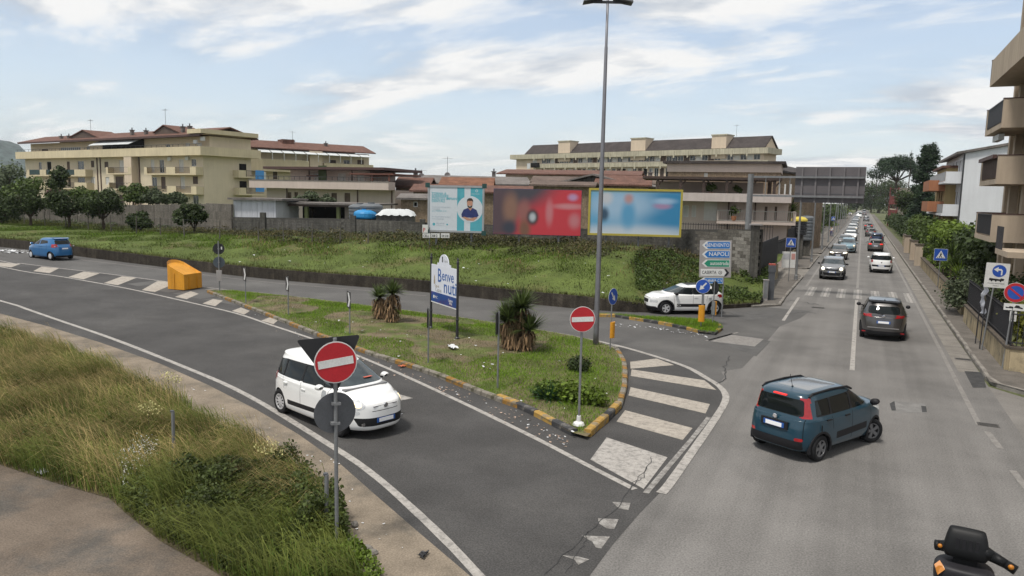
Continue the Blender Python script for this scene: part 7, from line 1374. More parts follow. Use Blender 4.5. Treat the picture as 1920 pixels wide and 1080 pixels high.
b = Vector((-5.7, 57.9, .1)); t = thing('notice_board', 'white notice board low on the wall below the left crossing sign', 'sign', G(1481, 500, .8) + Vector((-.6, 6, 0)), YAW*.8); MB().box(-.55, .55, -.03, .03, -.6, .75).build('board', m_swhite, t); MB().box(.2, .5, -.04, -.031, .1, .6).build('print', mat('print_pink', (.5, .25, .22), .7), t); MB().box(-.45, .1, -.04, -.031, .1, .6).build('print', mat('print_grey', (.42, .42, .44), .7), t)
# ================================================================== vegetation
def leafm(name, rgb, rough=.6, tr=.25, dirt=None):
    m = mat(name, rgb, rough, var=.25, scale=.7, fine=0, attr='rnd', spec=.25, dirt=dirt); t = m.node_tree; b = t.nodes['Principled BSDF']
    tb = t.nodes.new('ShaderNodeBsdfTranslucent'); mx = t.nodes.new('ShaderNodeMixShader'); mx.inputs[0].default_value = tr; o = t.nodes['Material Output']
    lk = b.inputs['Base Color'].links
    if lk: t.links.new(lk[0].from_socket, tb.inputs['Color'])
    t.links.new(b.outputs[0], mx.inputs[1]); t.links.new(tb.outputs[0], mx.inputs[2]); t.links.new(mx.outputs[0], o.inputs[0]); return m
m_lfd = leafm('leaf_dark', (0.034, 0.052, 0.014)); m_lfm = leafm('leaf_mid', (0.058, 0.088, 0.018)); m_lfb = leafm('leaf_bright', (0.105, 0.155, 0.02)); m_lfy = leafm('leaf_yellow', (0.13, 0.135, 0.02)); m_pine = leafm('pine_needles', (0.022, 0.042, 0.018)); m_lfg = leafm('leaf_grey', (0.075, 0.095, 0.05))
m_bark = mat('bark', (0.06, 0.045, 0.033), .95, var=.3, scale=3, bump=.6, bscale=12); m_purp = leafm('leaf_purple', (0.10, 0.045, 0.05))
def leaves(clumps, n, size, r, shell=.5, flat=0.0):
    """leaf-sized quads through the volume of ellipsoid clumps [(centre, radii)]"""
    cl = np.array([[*c, *rd] for c, rd in clumps], float); vol = (cl[:, 3]*cl[:, 4]*cl[:, 5])**.7; k = r.choice(len(cl), n, p=vol/vol.sum()); d = r.normal(size=(n, 3)); d /= np.linalg.norm(d, axis=1)[:, None]
    rad = shell + (1 - shell)*r.random(n)**.6; rad *= 1 + .18*r.normal(size=n); C_ = cl[k, :3] + d*cl[k, 3:6]*rad[:, None]
    nn = d + r.normal(size=(n, 3))*.7 + np.array([0, 0, .35]); nn /= np.linalg.norm(nn, axis=1)[:, None]; a = np.cross(nn, r.normal(size=(n, 3))); a /= np.linalg.norm(a, axis=1)[:, None] + 1e-9; b = np.cross(nn, a); s = size*(.6 + .8*r.random(n))[:, None]
    V = np.stack([C_ - a*s*.5, C_ + b*s*.32, C_ + a*s*.5, C_ - b*s*.32], 1).reshape(-1, 3); F = np.arange(n*4).reshape(n, 4); cv = r.random(len(cl))[k]; return V, F, np.clip(.25*cv + .75*r.random(n), 0, 1)
def crown(root, clumps, n, size, m, r, name='crown', shell=.5):
    V, F, at = leaves(clumps, n, size, r, shell); return inst(np_mesh(name, V, F, m, at), name, root)
def blobs(r, c, rad, k, sub):
    o = [(c, [x*.62 for x in rad])]
    for _ in range(k):
        d = r.normal(size=3); d /= np.linalg.norm(d); d[2] = d[2]*.9 + .05; p = np.array(c) + d*np.array(rad)*r.uniform(.55, .85); q = sub*r.uniform(.7, 1.25); o.append((tuple(p), (np.mean(rad)*q, np.mean(rad)*q, np.mean(rad)*q*.8)))
    return o
def trunk(root, h, r0, limbs, r, m=None, fork=.5, spread=1.0):
    mb = MB(); top = Vector((r.uniform(-.1, .1)*h*.3, r.uniform(-.1, .1)*h*.3, h*fork)); mb.path([(0, 0, -.4), top*.5 + Vector((.03, .02, 0)), top], [r0*1.15, r0*.9, r0*.75], 8)
    for k in range(limbs):
        a = 2*math.pi*k/limbs + r.uniform(-.4, .4); e = Vector((math.cos(a)*spread*r.uniform(.5, 1), math.sin(a)*spread*r.uniform(.5, 1), h*r.uniform(.75, .98))); mid = top.lerp(e, .5) + Vector((math.cos(a)*.12*spread, math.sin(a)*.12*spread, -.05*h)); mb.path([top, mid, e], [r0*.55, r0*.38, r0*.12], 6)
    return mb.build('trunk', m or m_bark, root)
def tree(label, px, pyt, pyb, pxw, dep, mm, name='garden_tree', n=3200, size=.22, trunk_frac=.35, seed=1, cat='tree', group=None, zb=None, sub=.42, k=11, shell=.5, crown_name='crown'):
    """a tree whose crown spans pxw pixels and rises from trunk foot (px,pyb) to pyt, dep metres off"""
    r = np.random.default_rng(seed); ft = DP(px, pyb, dep); top = DP(px, pyt, dep).z; z0_ = bank_z(ft.x, ft.y) if zb is None else zb; z0_ = min(z0_, ft.z); t = thing(name, label, cat, (ft.x, ft.y, z0_), 0, group); H_ = top - z0_; wd = pxw/FPX*dep/2; zt = (ft.z - z0_) + (top - ft.z)*trunk_frac; hc = (H_ - zt)/2
    trunk(t, H_*.9, max(.06, wd*.07), 5, r, fork=max(.15, (zt*.9)/(H_*.9)), spread=wd*.6); crown(t, blobs(r, (0, 0, zt + hc), (wd, wd*.9, hc), k, sub), n, size, mm, r, crown_name, shell); return t
GT_ = 'round garden trees on the grass bank'
tree('leftmost round dark tree on the bank, cut by the picture edge', 5, 362, 428, 90, 74, m_lfd, seed=3, n=3500, trunk_frac=.25, group=GT_); tree('second round dark tree from the left on the bank', 57, 352, 424, 78, 70, m_lfd, seed=4, n=4200, trunk_frac=.25, group=GT_); tree('third round dark tree on the bank with forked trunk', 129, 358, 427, 84, 68, m_lfd, seed=5, n=4500, trunk_frac=.3, group=GT_); tree('fourth round tree on the bank with slanting forked trunk', 194, 360, 430, 82, 66, m_lfd, seed=6, n=4500, trunk_frac=.3, group=GT_)
tree('low spreading bush-like tree in front of the panel wall', 262, 397, 437, 60, 64, m_lfd, seed=7, n=2600, trunk_frac=.15, k=9, group=GT_); tree('rightmost round tree of the bank, before the white shed', 364, 377, 442, 66, 61, m_lfd, seed=8, n=3600, trunk_frac=.2, group=GT_)
GB = 'trees behind the panel wall'
tree('pale bushy tree at the far left edge behind the garden trees', 12, 305, 395, 100, 98, m_lfg, seed=11, n=3200, size=.34, zb=0, trunk_frac=.15, group=GB); tree('mid-green tree left of the cream apartment block', 48, 335, 400, 90, 92, m_lfm, seed=12, n=3000, size=.32, zb=0, trunk_frac=.15, group=GB); tree('tall narrow dark tree in front of the cream apartment block', 108, 305, 380, 40, 92, m_lfd, seed=13, n=2600, size=.3, zb=0, trunk_frac=.1, k=8, group=GB); tree('purple-leaved shrub below the tall narrow tree', 106, 352, 385, 36, 88, m_purp, seed=14, n=1200, size=.28, zb=0, trunk_frac=.1, group=GB, name='shrub', cat='shrub')
for i, (x, yt, w_, mm, lb) in enumerate(((160, 350, 60, m_lfm, 'first leafy shrub over the panel wall, beside the purple one'), (205, 352, 60, m_lfg, 'second leafy shrub over the panel wall'), (250, 341, 54, m_lfm, 'highest leafy shrub over the panel wall'), (296, 354, 60, m_lfg, 'low pale shrub over the panel wall'), (338, 358, 40, m_lfg, 'last small shrub over the panel wall toward the shed'))): tree(lb, x, yt, 388, w_, 80, mm, name='shrub', seed=20 + i, n=1700, size=.3, zb=0, trunk_frac=.1, cat='shrub', k=8, group='shrubs over the panel wall')
for i, (x, yt, w_, lb) in enumerate(((556, 368, 34, 'first feathery plant on the carport roof side'), (585, 360, 40, 'tallest feathery plant behind the carport'), (614, 366, 34, 'last feathery plant behind the carport'))): tree(lb, x, yt, 384, w_, 69, m_lfg, name='shrub', seed=30 + i, n=900, size=.3, zb=0, trunk_frac=.1, cat='shrub', k=7, group='plants behind the carport', shell=.3)
for i, (x, y, w_, lb, dp_) in enumerate(((1333, 354, 22, 'potted shrub on the terrace of the pergola villa', 64.3), (1383, 356, 16, 'trailing plant on the terrace of the pergola villa', 63.8), (1376, 398, 24, 'leafy plant on the lower balcony of the pergola villa', 63.6))): 
    p = DP(x, y + 10, dp_); r = np.random.default_rng(40 + i); t = thing('potted_plant', lb, 'plant', p); MB().lathe([(.18, -.25), (.25, .12), (.22, .13)], 10).build('pot', m_terra, t); crown(t, blobs(r, (0, 0, .55), (w_/FPX*dp_/2, .35, .45), 5, .5), 260, .2, m_lfm, r, 'foliage')
# right-hand side of the road: measured on planes parallel to the road
def hedge(label, t0, t1, s0, s1, h, mm, n, size, seed, name='hedge', group=None, lump=.8, z0_=.1, cat='hedge'):
    r = np.random.default_rng(seed); o = thing(name, label, cat, ((t0+t1)/2, (s0+s1)/2, z0_), 0, group); cl = []
    k = max(3, int((s1 - s0)/(lump*1.1)))
    for i in range(k):
        for j in range(max(1, int((t1-t0)/lump/1.3))):
            for q in range(max(1, int(h/lump/1.2))): cl.append(((t0 - (t0+t1)/2 + (j + .5)*(t1-t0)/max(1, int((t1-t0)/lump/1.3)), s0 - (s0+s1)/2 + (i + .5)*(s1-s0)/k, (q + .5)*h/max(1, int(h/lump/1.2))), (lump*r.uniform(.75, 1.1), lump*r.uniform(.75, 1.1), lump*r.uniform(.7, 1.05))))
    crown(o, cl, n, size, mm, r, 'foliage'); mb = MB()
    for i in range(max(3, k//2)): y = s0 - (s0+s1)/2 + (i + .5)*(s1-s0)/max(3, k//2); mb.path([(0, y, -.2), (.1, y + .1, h*.5), (.25, y - .1, h*.85)], [.06, .05, .02], 5)
    mb.build('stems', m_bark, o); return o
hp = on_t(1752, 402, 6.6).z
hedge('broad dark palm-like hedge behind the right crossing sign', 5.9, 8.2, 50, 66, hp - .9, m_lfd, 9000, .34, 51, lump=1.1); 
def spiky(root, c, rad, n, ln, m, r, name='fronds', wd=.035, up=.25, droop=.35):
    d = r.normal(size=(n, 3)); d /= np.linalg.norm(d, axis=1)[:, None]; d[:, 2] = np.abs(d[:, 2])*.9 + up*(r.random(n) - .2); d /= np.linalg.norm(d, axis=1)[:, None]; b = np.array(c) + d*np.array(rad)*.3*r.random(n)[:, None]; L_ = ln*(.65 + .5*r.random(n))[:, None]
    sd = np.cross(d, [0, 0, 1.0]); sd /= np.linalg.norm(sd, axis=1)[:, None] + 1e-9; m1 = b + d*L_*.55; e = b + d*L_ - np.array([0, 0, 1.0])*L_*droop*(1 - d[:, 2:3])*.6; w_ = wd
    V = np.stack([b - sd*w_*.5, b + sd*w_*.5, m1 + sd*w_*.6, m1 - sd*w_*.6, e], 1).reshape(-1, 3); i = np.arange(n)*5; F = np.concatenate([np.stack([i, i+1, i+2], 1), np.stack([i, i+2, i+3], 1), np.stack([i+3, i+2, i+4], 1)]); rr = r.random(n); return inst(np_mesh(name, V, F, m, np.concatenate([rr, rr, rr])), name, root)
r = np.random.default_rng(61)
for i in range(9):
    y = 53 + i*2.5; t = thing('yucca_clump', ['yucca clump nearest the leaning bush at the right hedge foot', 'second yucca clump along the right hedge', 'third yucca clump along the right hedge', 'fourth yucca clump along the right hedge', 'fifth yucca clump along the right hedge', 'sixth yucca clump along the right hedge', 'seventh yucca clump along the right hedge', 'eighth yucca clump along the right hedge', 'farthest yucca clump along the right hedge'][i], 'yucca', (5.75, y, .1), 0, 'yucca clumps along the right hedge')
    MB().path([(0, 0, -.2), (.05, .05, 1.2 + .5*(i % 3))], [.10, .08], 6).build('stem', m_bark, t); spiky(t, (0, 0, 1.2 + .5*(i % 3)), (.3, .3, .3), 130, 1.0, m_lfm if i % 3 else m_lfb, r, wd=.06)
hedge('bright green leafy top of the hedge before the white house', 5.8, 8.2, 63, 80, on_t(1725, 402, 7).z - .3, m_lfb, 9000, .28, 52, lump=.9); hedge('trimmed mid-green hedge above the stone wall', 5.6, 7.4, 82, 112, on_t(1690, 398, 6.5).z - .2, m_lfm, 8000, .32, 53, lump=1.0)
def leaning_bush(label, c, rad, n, mm, seed, size=.16, name='bush', group=None):
    r = np.random.default_rng(seed); t = thing(name, label, 'bush', (c[0], c[1], .1), 0, group); crown(t, blobs(r, (0, 0, c[2]), rad, 10, .45), n, size, mm, r, 'foliage', .35); mb = MB()
    for k in range(6): a = k*1.05; mb.path([(0, 0, -.2), (math.cos(a)*rad[0]*.3, math.sin(a)*rad[1]*.3, c[2]*.7), (math.cos(a)*rad[0]*.75, math.sin(a)*rad[1]*.75, c[2]*1.2)], [.03, .025, .01], 5)
    mb.build('stems', m_bark, t); return t
q = G(1788, 610); leaning_bush('grey-green bush leaning over the right pavement past the low wall', (5.25, 44.2, 1.25), (.95, 2.3, 1.25), 5200, m_lfg, 71, .14); leaning_bush('yellow-green shrub behind the corner garden fence', (6.3, 33.2, 1.3), (.9, 2.6, 1.2), 3800, m_lfy, 72, .13); leaning_bush('second yellow-green shrub behind the corner fence, by the no-parking sign', (7.4, 31.2, 1.1), (1.6, .9, 1.2), 3200, m_lfy, 73, .13); leaning_bush('dark shrub under the lowest balcony', (6.9, 40.0, 1.2), (1.2, 3.0, 1.2), 3600, m_lfd, 74, .16)
def big(label, px, pyt, pxw, pyb, t_, mm, n, size, seed, name, trunk_frac, k=12, sub=.42, cat='tree', base=.0):
    r = np.random.default_rng(seed); c = on_t(px, (pyt+pyb)/2, t_); dep = (Vector(c) - Vector(CC)).dot(Vector(CF)); ztop_ = on_t(px, pyt, t_).z; zbot = on_t(px, pyb, t_).z; wd = pxw/FPX*dep/2; tt = thing(name, label, cat, (t_, c.y, base)); trunk(tt, ztop_ - base, max(.1, wd*.06), 6, r, fork=max(.12, (zbot - base)/(ztop_ - base)), spread=wd*.7); crown(tt, blobs(r, (0, 0, (ztop_ + zbot)/2 - base), (wd, wd, (ztop_ - zbot)/2), k, sub), n, size, mm, r, 'crown'); return tt
# umbrella pine
r = np.random.default_rng(81); c = on_t(1682, 318, 9.0); dep = (Vector(c) - Vector(CC)).dot(Vector(CF)); sc_ = dep/FPX; t = thing('umbrella_pine', 'umbrella pine with broad flat dark crown on the right', 'tree', (9.0, c.y, 0)); zc = c.z; mb = MB(); mb.path([(0, 0, -.3), (.2, 0, zc*.5), (.1, 0, zc - 22*sc_)], [.45, .38, .3], 8); cl = []
for k in range(17):
    a = r.uniform(0, 6.28); q = r.random()**.5; x, y = 42*sc_*q*math.cos(a), 42*sc_*q*math.sin(a); z = zc + (15 - 22*q*q)*sc_ + r.uniform(-3, 3)*sc_; cl.append(((x, y, z), (17*sc_, 17*sc_, 10*sc_))); mb.path([(.1, 0, zc - 22*sc_), (x*.5, y*.5, zc - 12*sc_), (x, y, z - 4*sc_)], [.22, .15, .05], 5)
mb.build('trunk', m_bark, t); crown(t, cl, 15000, .42, m_pine, r)
# tall fir-like evergreen
r = np.random.default_rng(82); c = on_t(1738, 340, 9.5); dep = (Vector(c) - Vector(CC)).dot(Vector(CF)); sc_ = dep/FPX; ztop_ = on_t(1735, 280, 9.5).z; t = thing('fir_tree', 'tall dark fir tree between the umbrella pine and the ochre house', 'tree', (9.5, c.y, 0)); MB().path([(0, 0, -.3), (0, 0, ztop_)], [.35, .06], 8).build('trunk', m_bark, t); cl = []
for k in range(95):
    u = r.random(); z = ztop_*(.12 + .87*u); q = (1 - u)*.8 + .25; a = r.uniform(0, 6.28); rr = 33*sc_*q*r.uniform(.3, .9); cl.append(((rr*math.cos(a), rr*math.sin(a), z), (11*sc_, 11*sc_, 8*sc_)))
crown(t, cl, 14000, .34, m_pine, r, 'crown', .3)
r = np.random.default_rng(83); c = on_t(1708, 300, 12); t = thing('slender_tree', 'slender treetop rising above the umbrella pine', 'tree', (12, c.y, 0)); h_ = on_t(1708, 283, 12).z; MB().path([(0, 0, -.3), (0, 0, h_)], [.25, .04], 6).build('trunk', m_bark, t); crown(t, [((0, 0, h_ - 1.4 - k*1.1), (.6 + .3*k, .6 + .3*k, .6)) for k in range(4)], 500, .35, m_pine, r)
big('dark oak-like tree left of the scaffold tower', 1648, 334, 84, 420, 8.0, m_lfd, 9000, .45, 84, 'dark_tree', .1); big('dark tree behind the scaffold tower', 1676, 338, 84, 410, 11.0, m_lfd, 8000, .42, 85, 'dark_tree', .1); big('far dark tree closing the right of the road', 1630, 362, 50, 412, 9.0, m_lfd, 5000, .55, 86, 'dark_tree', .1)
big('dark green tree filling the gap behind the trimmed hedge', 1722, 350, 76, 412, 10.0, m_lfd, 7000, .38, 87, 'dark_tree', .1); 
GL_ = 'trees along the left pavement'
big('leafy tree beyond the lamp posts on the left pavement', 1545, 380, 56, 436, -8.5, m_lfm, 5600, .36, 91, 'street_tree', .2); big('second leafy tree beyond the lamp posts', 1566, 380, 44, 436, -8.0, m_lfm, 4600, .4, 92, 'street_tree', .2); big('third leafy tree beyond the lamp posts', 1582, 382, 32, 432, -7.5, m_lfb, 2600, .45, 93, 'street_tree', .2); big('far left tree near the road vanishing point', 1594, 378, 24, 418, -8.0, m_lfd, 2600, .6, 94, 'street_tree', .2); big('low bright bush beside the fourth lamp post', 1556, 412, 30, 444, -6.6, m_lfb, 1800, .3, 95, 'street_tree', .1, cat='bush')
hedge('dark low hedge at the foot of the left lamp posts', -7.8, -6.0, 100, 140, 2.2, m_lfm, 4200, .32, 96, lump=1.0)
hedge('dark overgrown hedge beyond the trimmed hedge, right side', 5.7, 8.5, 113, 215, 3.4, m_lfd, 9000, .45, 97, lump=1.6); hedge('tall dark hedge along the far left pavement', -9.5, -6.2, 142, 300, 5.0, m_lfd, 9000, .6, 98, lump=2.2)
for i, (px, dep, w_, h_, lb) in enumerate(((1606, 420, 40, 17, 'left one of the dark trees closing the end of the road'), (1619, 460, 40, 16, 'middle one of the dark trees closing the end of the road'), (1634, 430, 46, 21, 'right one of the dark trees closing the end of the road'), (1650, 400, 44, 24, 'outermost dark tree right of the road end'), (1590, 380, 40, 18, 'outermost dark tree left of the road end'))):
    p = DP(px, 390, dep); r = np.random.default_rng(100 + i); t = thing('roadside_tree', lb, 'tree', (p.x, p.y, 0), 0, 'dark trees at the end of the road'); wd = w_/FPX*dep/2*1.3; trunk(t, h_, .4, 4, r, fork=.2, spread=wd*.5); crown(t, blobs(r, (0, 0, h_*.52), (wd, wd, h_*.48), 10, .45), 1600, 1.0, m_lfd, r)
p = DP(1483, 382, 84); r = np.random.default_rng(110); t = thing('palm_tree', 'small palm beside the brick house, behind the first lamp post', 'palm', (p.x, p.y, 0)); MB().path([(0, 0, 0), (0, 0, p.z - 1.0)], [.22, .18], 8).build('trunk', m_bark, t); spiky(t, (0, 0, p.z - 1.0), (.4, .4, .4), 170, 1.9, m_lfm, r, 'fronds', .09, .3, .6)
# bank vegetation: overgrown dark brambles by the block wall, weeds along the fence
def grass(name, P, n, h, wd, m, zf, r, lean=.5, mask=None, parent=None, droop=.3):
    x, y = scatter_poly(P, n, r)
    if mask is not None: k = mask(x, y); x, y = x[k], y[k]
    n = len(x); z = np.array([zf(a, b) for a, b in zip(x, y)]) if zf.__code__.co_argcount == 2 else zf(x); hh = (h[0] + (h[1] - h[0])*r.random(n)**1.5)[:, None]; a = r.uniform(0, 6.283, n); d = np.stack([np.cos(a), np.sin(a), np.zeros(n)], 1); ln = lean*(.2 + r.random(n))[:, None]; b = np.stack([x, y, z - .02], 1); up = np.array([0, 0, 1.0]); sd = np.stack([-np.sin(a + .6), np.cos(a + .6), np.zeros(n)], 1); w_ = wd*(.6 + .8*r.random(n))[:, None]
    m1 = b + up*hh*.6 + d*hh*ln*.35; e = b + up*hh*(1 - droop*ln) + d*hh*ln; V = np.stack([b - sd*w_*.5, b + sd*w_*.5, m1 + sd*w_*.4, m1 - sd*w_*.4, e], 1).reshape(-1, 3); i = np.arange(n)*5; F = np.concatenate([np.stack([i, i+1, i+2], 1), np.stack([i, i+2, i+3], 1), np.stack([i+3, i+2, i+4], 1)]); rr = r.random(n); return inst(np_mesh(name, V, F, m, np.concatenate([rr, rr, rr])), name, parent)
def vnoise(x, y, s, seed=0):
    g = np.random.default_rng(1000 + seed).random((64, 64)); u, v = x*s, y*s; i, j = np.floor(u).astype(int), np.floor(v).astype(int); f, q = u - i, v - j; f, q = f*f*(3-2*f), q*q*(3-2*q); G_ = lambda a, b: g[a % 64, b % 64]; return (G_(i, j)*(1-f) + G_(i+1, j)*f)*(1-q) + (G_(i, j+1)*(1-f) + G_(i+1, j+1)*f)*q
m_gr = leafm('grass_green', (0.082, 0.13, 0.018), .7, .3); m_gr2 = leafm('grass_dull', (0.09, 0.098, 0.028), .8, .3); m_dry = leafm('grass_dry', (0.20, 0.15, 0.072), .85, .3); m_gr3 = leafm('grass_lush', (0.135, 0.235, 0.014), .7, .3)
_bx = np.array([p.x for p in BWp]); _by = np.array([p.y for p in BWp])
def bank_grid():
    xs = np.arange(-75, -4, 1.0); ys = np.arange(34, 64, 1.0); return xs, ys, np.array([[bank_z(a, b) for b in ys] for a in xs])
GX, GY, GZ = bank_grid()
def bankz_np(x, y):
    i = np.clip(((x + 75)).astype(int), 0, len(GX)-2); j = np.clip((y - 34).astype(int), 0, len(GY)-2); f, q = np.clip(x + 75 - i, 0, 1), np.clip(y - 34 - j, 0, 1); z = (GZ[i, j]*(1-f) + GZ[i+1, j]*f)*(1-q) + (GZ[i, j+1]*(1-f) + GZ[i+1, j+1]*f)*q
    return z
def bank_poly(d0, d1, i0=0, i1=None):
    i1 = len(BWp) if i1 is None else i1; A = [BWp[i] + bank_dirs[i]*d0 for i in range(i0, i1)]; B_ = [BWp[i] + bank_dirs[i]*d1 for i in range(i0, i1)][::-1]; return [(p.x, p.y) for p in A + B_]
def bgrass(nm, P, n, h, wd, m, r, lean, mask=None, droop=.3):
    x, y = scatter_poly(P, n, r)
    if mask is not None: k = mask(x, y); x, y = x[k], y[k]
    zz_ = bankz_np(x, y); it = iter(zz_)
    o = grass(nm, P, 4, h, wd, m, lambda a, b: 0, r, lean) if False else None
    n = len(x); hh = (h[0] + (h[1]-h[0])*r.random(n)**1.5)[:, None]; a = r.uniform(0, 6.283, n); d = np.stack([np.cos(a), np.sin(a), np.zeros(n)], 1); ln = lean*(.2 + r.random(n))[:, None]; b = np.stack([x, y, zz_ - .02], 1); up = np.array([0, 0, 1.0]); sd = np.stack([-np.sin(a + .6), np.cos(a + .6), np.zeros(n)], 1); w_ = wd*(.6 + .8*r.random(n))[:, None]; m1 = b + up*hh*.6 + d*hh*ln*.35; e = b + up*hh*(1 - droop*ln) + d*hh*ln
    V = np.stack([b - sd*w_*.5, b + sd*w_*.5, m1 + sd*w_*.4, m1 - sd*w_*.4, e], 1).reshape(-1, 3); i = np.arange(n)*5; F = np.concatenate([np.stack([i, i+1, i+2], 1), np.stack([i, i+2, i+3], 1), np.stack([i+3, i+2, i+4], 1)]); rr = r.random(n); return inst(np_mesh(nm, V, F, m, np.concatenate([rr, rr, rr])), nm)
r = np.random.default_rng(120)
stuff(bgrass('grass_short', bank_poly(3.4, 8.5), 55000, (.06, .18), .03, m_gr, r, .7, lambda x, y: vnoise(x, y, .35, 1) > .36), 'short green grass covering the bank behind the retaining wall', 'grass'); stuff(bgrass('grass_dull', bank_poly(.3, 11), 46000, (.06, .22), .03, leafm('grass_low', (.075, .088, .024), .8, .3), r, .7), 'duller dry grass mixed into the bank', 'grass')
stuff(bgrass('grass_rough', bank_poly(7.5, 16, 0, len(BWp) - 14), 26000, (.12, .5), .03, m_gr2, r, .5), 'rough tall grass along the wire fence on top of the bank', 'grass'); stuff(bgrass('grass_dry', bank_poly(4.0, 12, 20, len(BWp) - 4), 7000, (.15, .5), .025, m_dry, r, .6, lambda x, y: vnoise(x, y, .3, 4) > .5), 'dry brown stalks on the bank below the billboards', 'grass')
stuff(bgrass('grass_lush', bank_poly(4.2, 8.0, 0, len(BWp) - 16), 30000, (.08, .24), .03, leafm('grass_bank', (0.10, 0.17, 0.014), .7, .3), r, .6, lambda x, y: (vnoise(x, y, .25, 6) > .38)), 'bright green strip of grass halfway up the bank', 'grass')
stuff(bgrass('grass_edge', bank_poly(.02, .5), 12000, (.10, .34), .03, m_gr2, r, .9), 'ragged grass hanging over the top of the retaining wall', 'grass')
def ground_cover(name, label, P, n, h, size, m, seed, zf):
    r = np.random.default_rng(seed); x, y = scatter_poly(P, n*2, r); kk = (vnoise(x, y, .55, seed + 7)*.7 + .3*vnoise(x, y, 1.7, seed + 9) + .15*r.random(n*2)) > .50; x, y = x[kk], y[kk]; n = len(x); hh = h*vnoise(x, y, .9, seed)*(.5 + .8*vnoise(x, y, 2.3, seed + 1)); C_ = np.stack([x, y, zf(x, y) + hh*r.random(n)**.5], 1); nn = r.normal(size=(n, 3)) + np.array([0, -.3, .9]); nn /= np.linalg.norm(nn, axis=1)[:, None]; a = np.cross(nn, r.normal(size=(n, 3))); a /= np.linalg.norm(a, axis=1)[:, None]; b = np.cross(nn, a); s = size*(.6 + .8*r.random(n))[:, None]; V = np.stack([C_ - a*s*.5, C_ + b*s*.35, C_ + a*s*.5, C_ - b*s*.35], 1).reshape(-1, 3); return stuff(inst(np_mesh(name, V, np.arange(n*4).reshape(n, 4), m, r.random(n)), name), label, 'undergrowth')
i0 = len(BWp) - 21; ground_cover('undergrowth', 'dark brambles crowding the bank below the blue billboard', bank_poly(6.5, 11.5, i0 - 14), 7000, .55, .15, leafm('leaf_olive', (.055, .058, .02)), 131, bankz_np); ground_cover('undergrowth', 'mid-green weeds on the bank behind the direction sign', bank_poly(.4, 9, len(BWp) - 11), 9000, .75, .13, m_lfm, 132, bankz_np); ground_cover('undergrowth', 'brown dry weeds on the bank below the red billboard', bank_poly(8.0, 12.0, i0 - 22, i0 + 6), 5000, .7, .14, leafm('leaf_brown', (.08, .07, .03)), 133, bankz_np); ground_cover('undergrowth', 'mixed weeds along the foot of the grey walls', bank_poly(11, 17, 0, i0 - 4), 9000, .6, .16, m_lfg, 134, bankz_np)
# wire fence on the bank
ft = None
fp = [DP(x, y, d_) for x, y, d_ in ((-120, 432, 82), (22, 428, 76), (46, 430, 73), (85, 433, 70), (124, 435, 68), (166, 438, 66), (209, 441, 64), (256, 444, 62), (301, 447, 60), (346, 449, 58.5), (412, 452, 57), (485, 455, 55.5), (532, 457, 55), (585, 460, 54), (638, 462, 53.5), (690, 465, 53))]; f0 = fp[0].copy(); f0.z = bank_z(f0.x, f0.y); t = thing('wire_fence', 'wire fence of thin grey posts along the top of the bank', 'fence', f0); tops = []
for p in fp: z0_ = bank_z(p.x, p.y); MB().tube((p.x - f0.x, p.y - f0.y, z0_ - f0.z - .3), (p.x - f0.x + rng.uniform(-.08, .08), p.y - f0.y, z0_ - f0.z + 1.45), .045, 6).build('post', m_blk, t); tops.append(Vector((p.x - f0.x, p.y - f0.y, z0_ - f0.z)))
for h_ in (.45, .9, 1.38): MB().path([q + Vector((0, 0, h_)) for q in tops], [.006]*len(tops), 4).build('wire', m_sback, t)

# island turf
isl_nz = {}
_ip = [(p.x, p.y) for p in I_poly]
def islz(x, y):
    P = np.array([(p.x, p.y) for p in I_poly]); b = np.full(len(x), 1e9)
    for i in range(len(P)):
        a, c = P[i], P[(i+1) % len(P)]; dx, dy = c - a; t = np.clip(((x-a[0])*dx + (y-a[1])*dy)/max(1e-9, dx*dx + dy*dy), 0, 1); b = np.minimum(b, np.hypot(x - a[0] - dx*t, y - a[1] - dy*t))
    t = np.clip(b/1.6, 0, 1); k = np.clip((-x - 28)/32, 0, 1); return .8*k*k*(3-2*k) + .10 + .1*t*t*(3-2*t), b
def igrass(nm, n, h, wd, m, r, mask, lean=.7, poly=None, zf=None):
    x, y = scatter_poly(poly or _ip, n, r); z, b = (zf or islz)(x, y); k = mask(x, y, b); x, y, z = x[k], y[k], z[k]; n = len(x); hh = (h[0] + (h[1]-h[0])*r.random(n)**1.5)[:, None]; a = r.uniform(0, 6.283, n); d = np.stack([np.cos(a), np.sin(a), np.zeros(n)], 1); ln = lean*(.2 + r.random(n))[:, None]; B_ = np.stack([x, y, z - .015], 1); sd = np.stack([-np.sin(a + .6), np.cos(a + .6), np.zeros(n)], 1); w_ = wd*(.6 + .8*r.random(n))[:, None]; up = np.array([0, 0, 1.0]); e = B_ + up*hh*(1 - .3*ln) + d*hh*ln
    V = np.stack([B_ - sd*w_*.5, B_ + sd*w_*.5, e], 1).reshape(-1, 3); return inst(np_mesh(nm, V, np.arange(n*3).reshape(n, 3), m, r.random(n)), nm)
r = np.random.default_rng(140)
tipx = -12.0
stuff(igrass('grass_lush', 150000, (.04, .15), .014, m_gr3, r, lambda x, y, b: (b > .16) & ((vnoise(x, y, .45, 11)*.9 + .55*np.clip((x + 14)/7, 0, 1) + .5*np.clip((1.4 - b)/1.4, 0, 1)*(r.random(len(x)) < .8) > .62))), 'bright green grass on the traffic island', 'grass')
stuff(igrass('grass_dull', 30000, (.03, .12), .014, m_gr2, r, lambda x, y, b: (b > .15) & (vnoise(x, y, .6, 12) > .35)), 'thin dull grass on the traffic island', 'grass'); stuff(igrass('grass_dry', 20000, (.03, .12), .012, m_dry, r, lambda x, y, b: (b > .2) & (vnoise(x, y, .45, 11) < .5)), 'dry brown grass patches on the traffic island', 'grass')
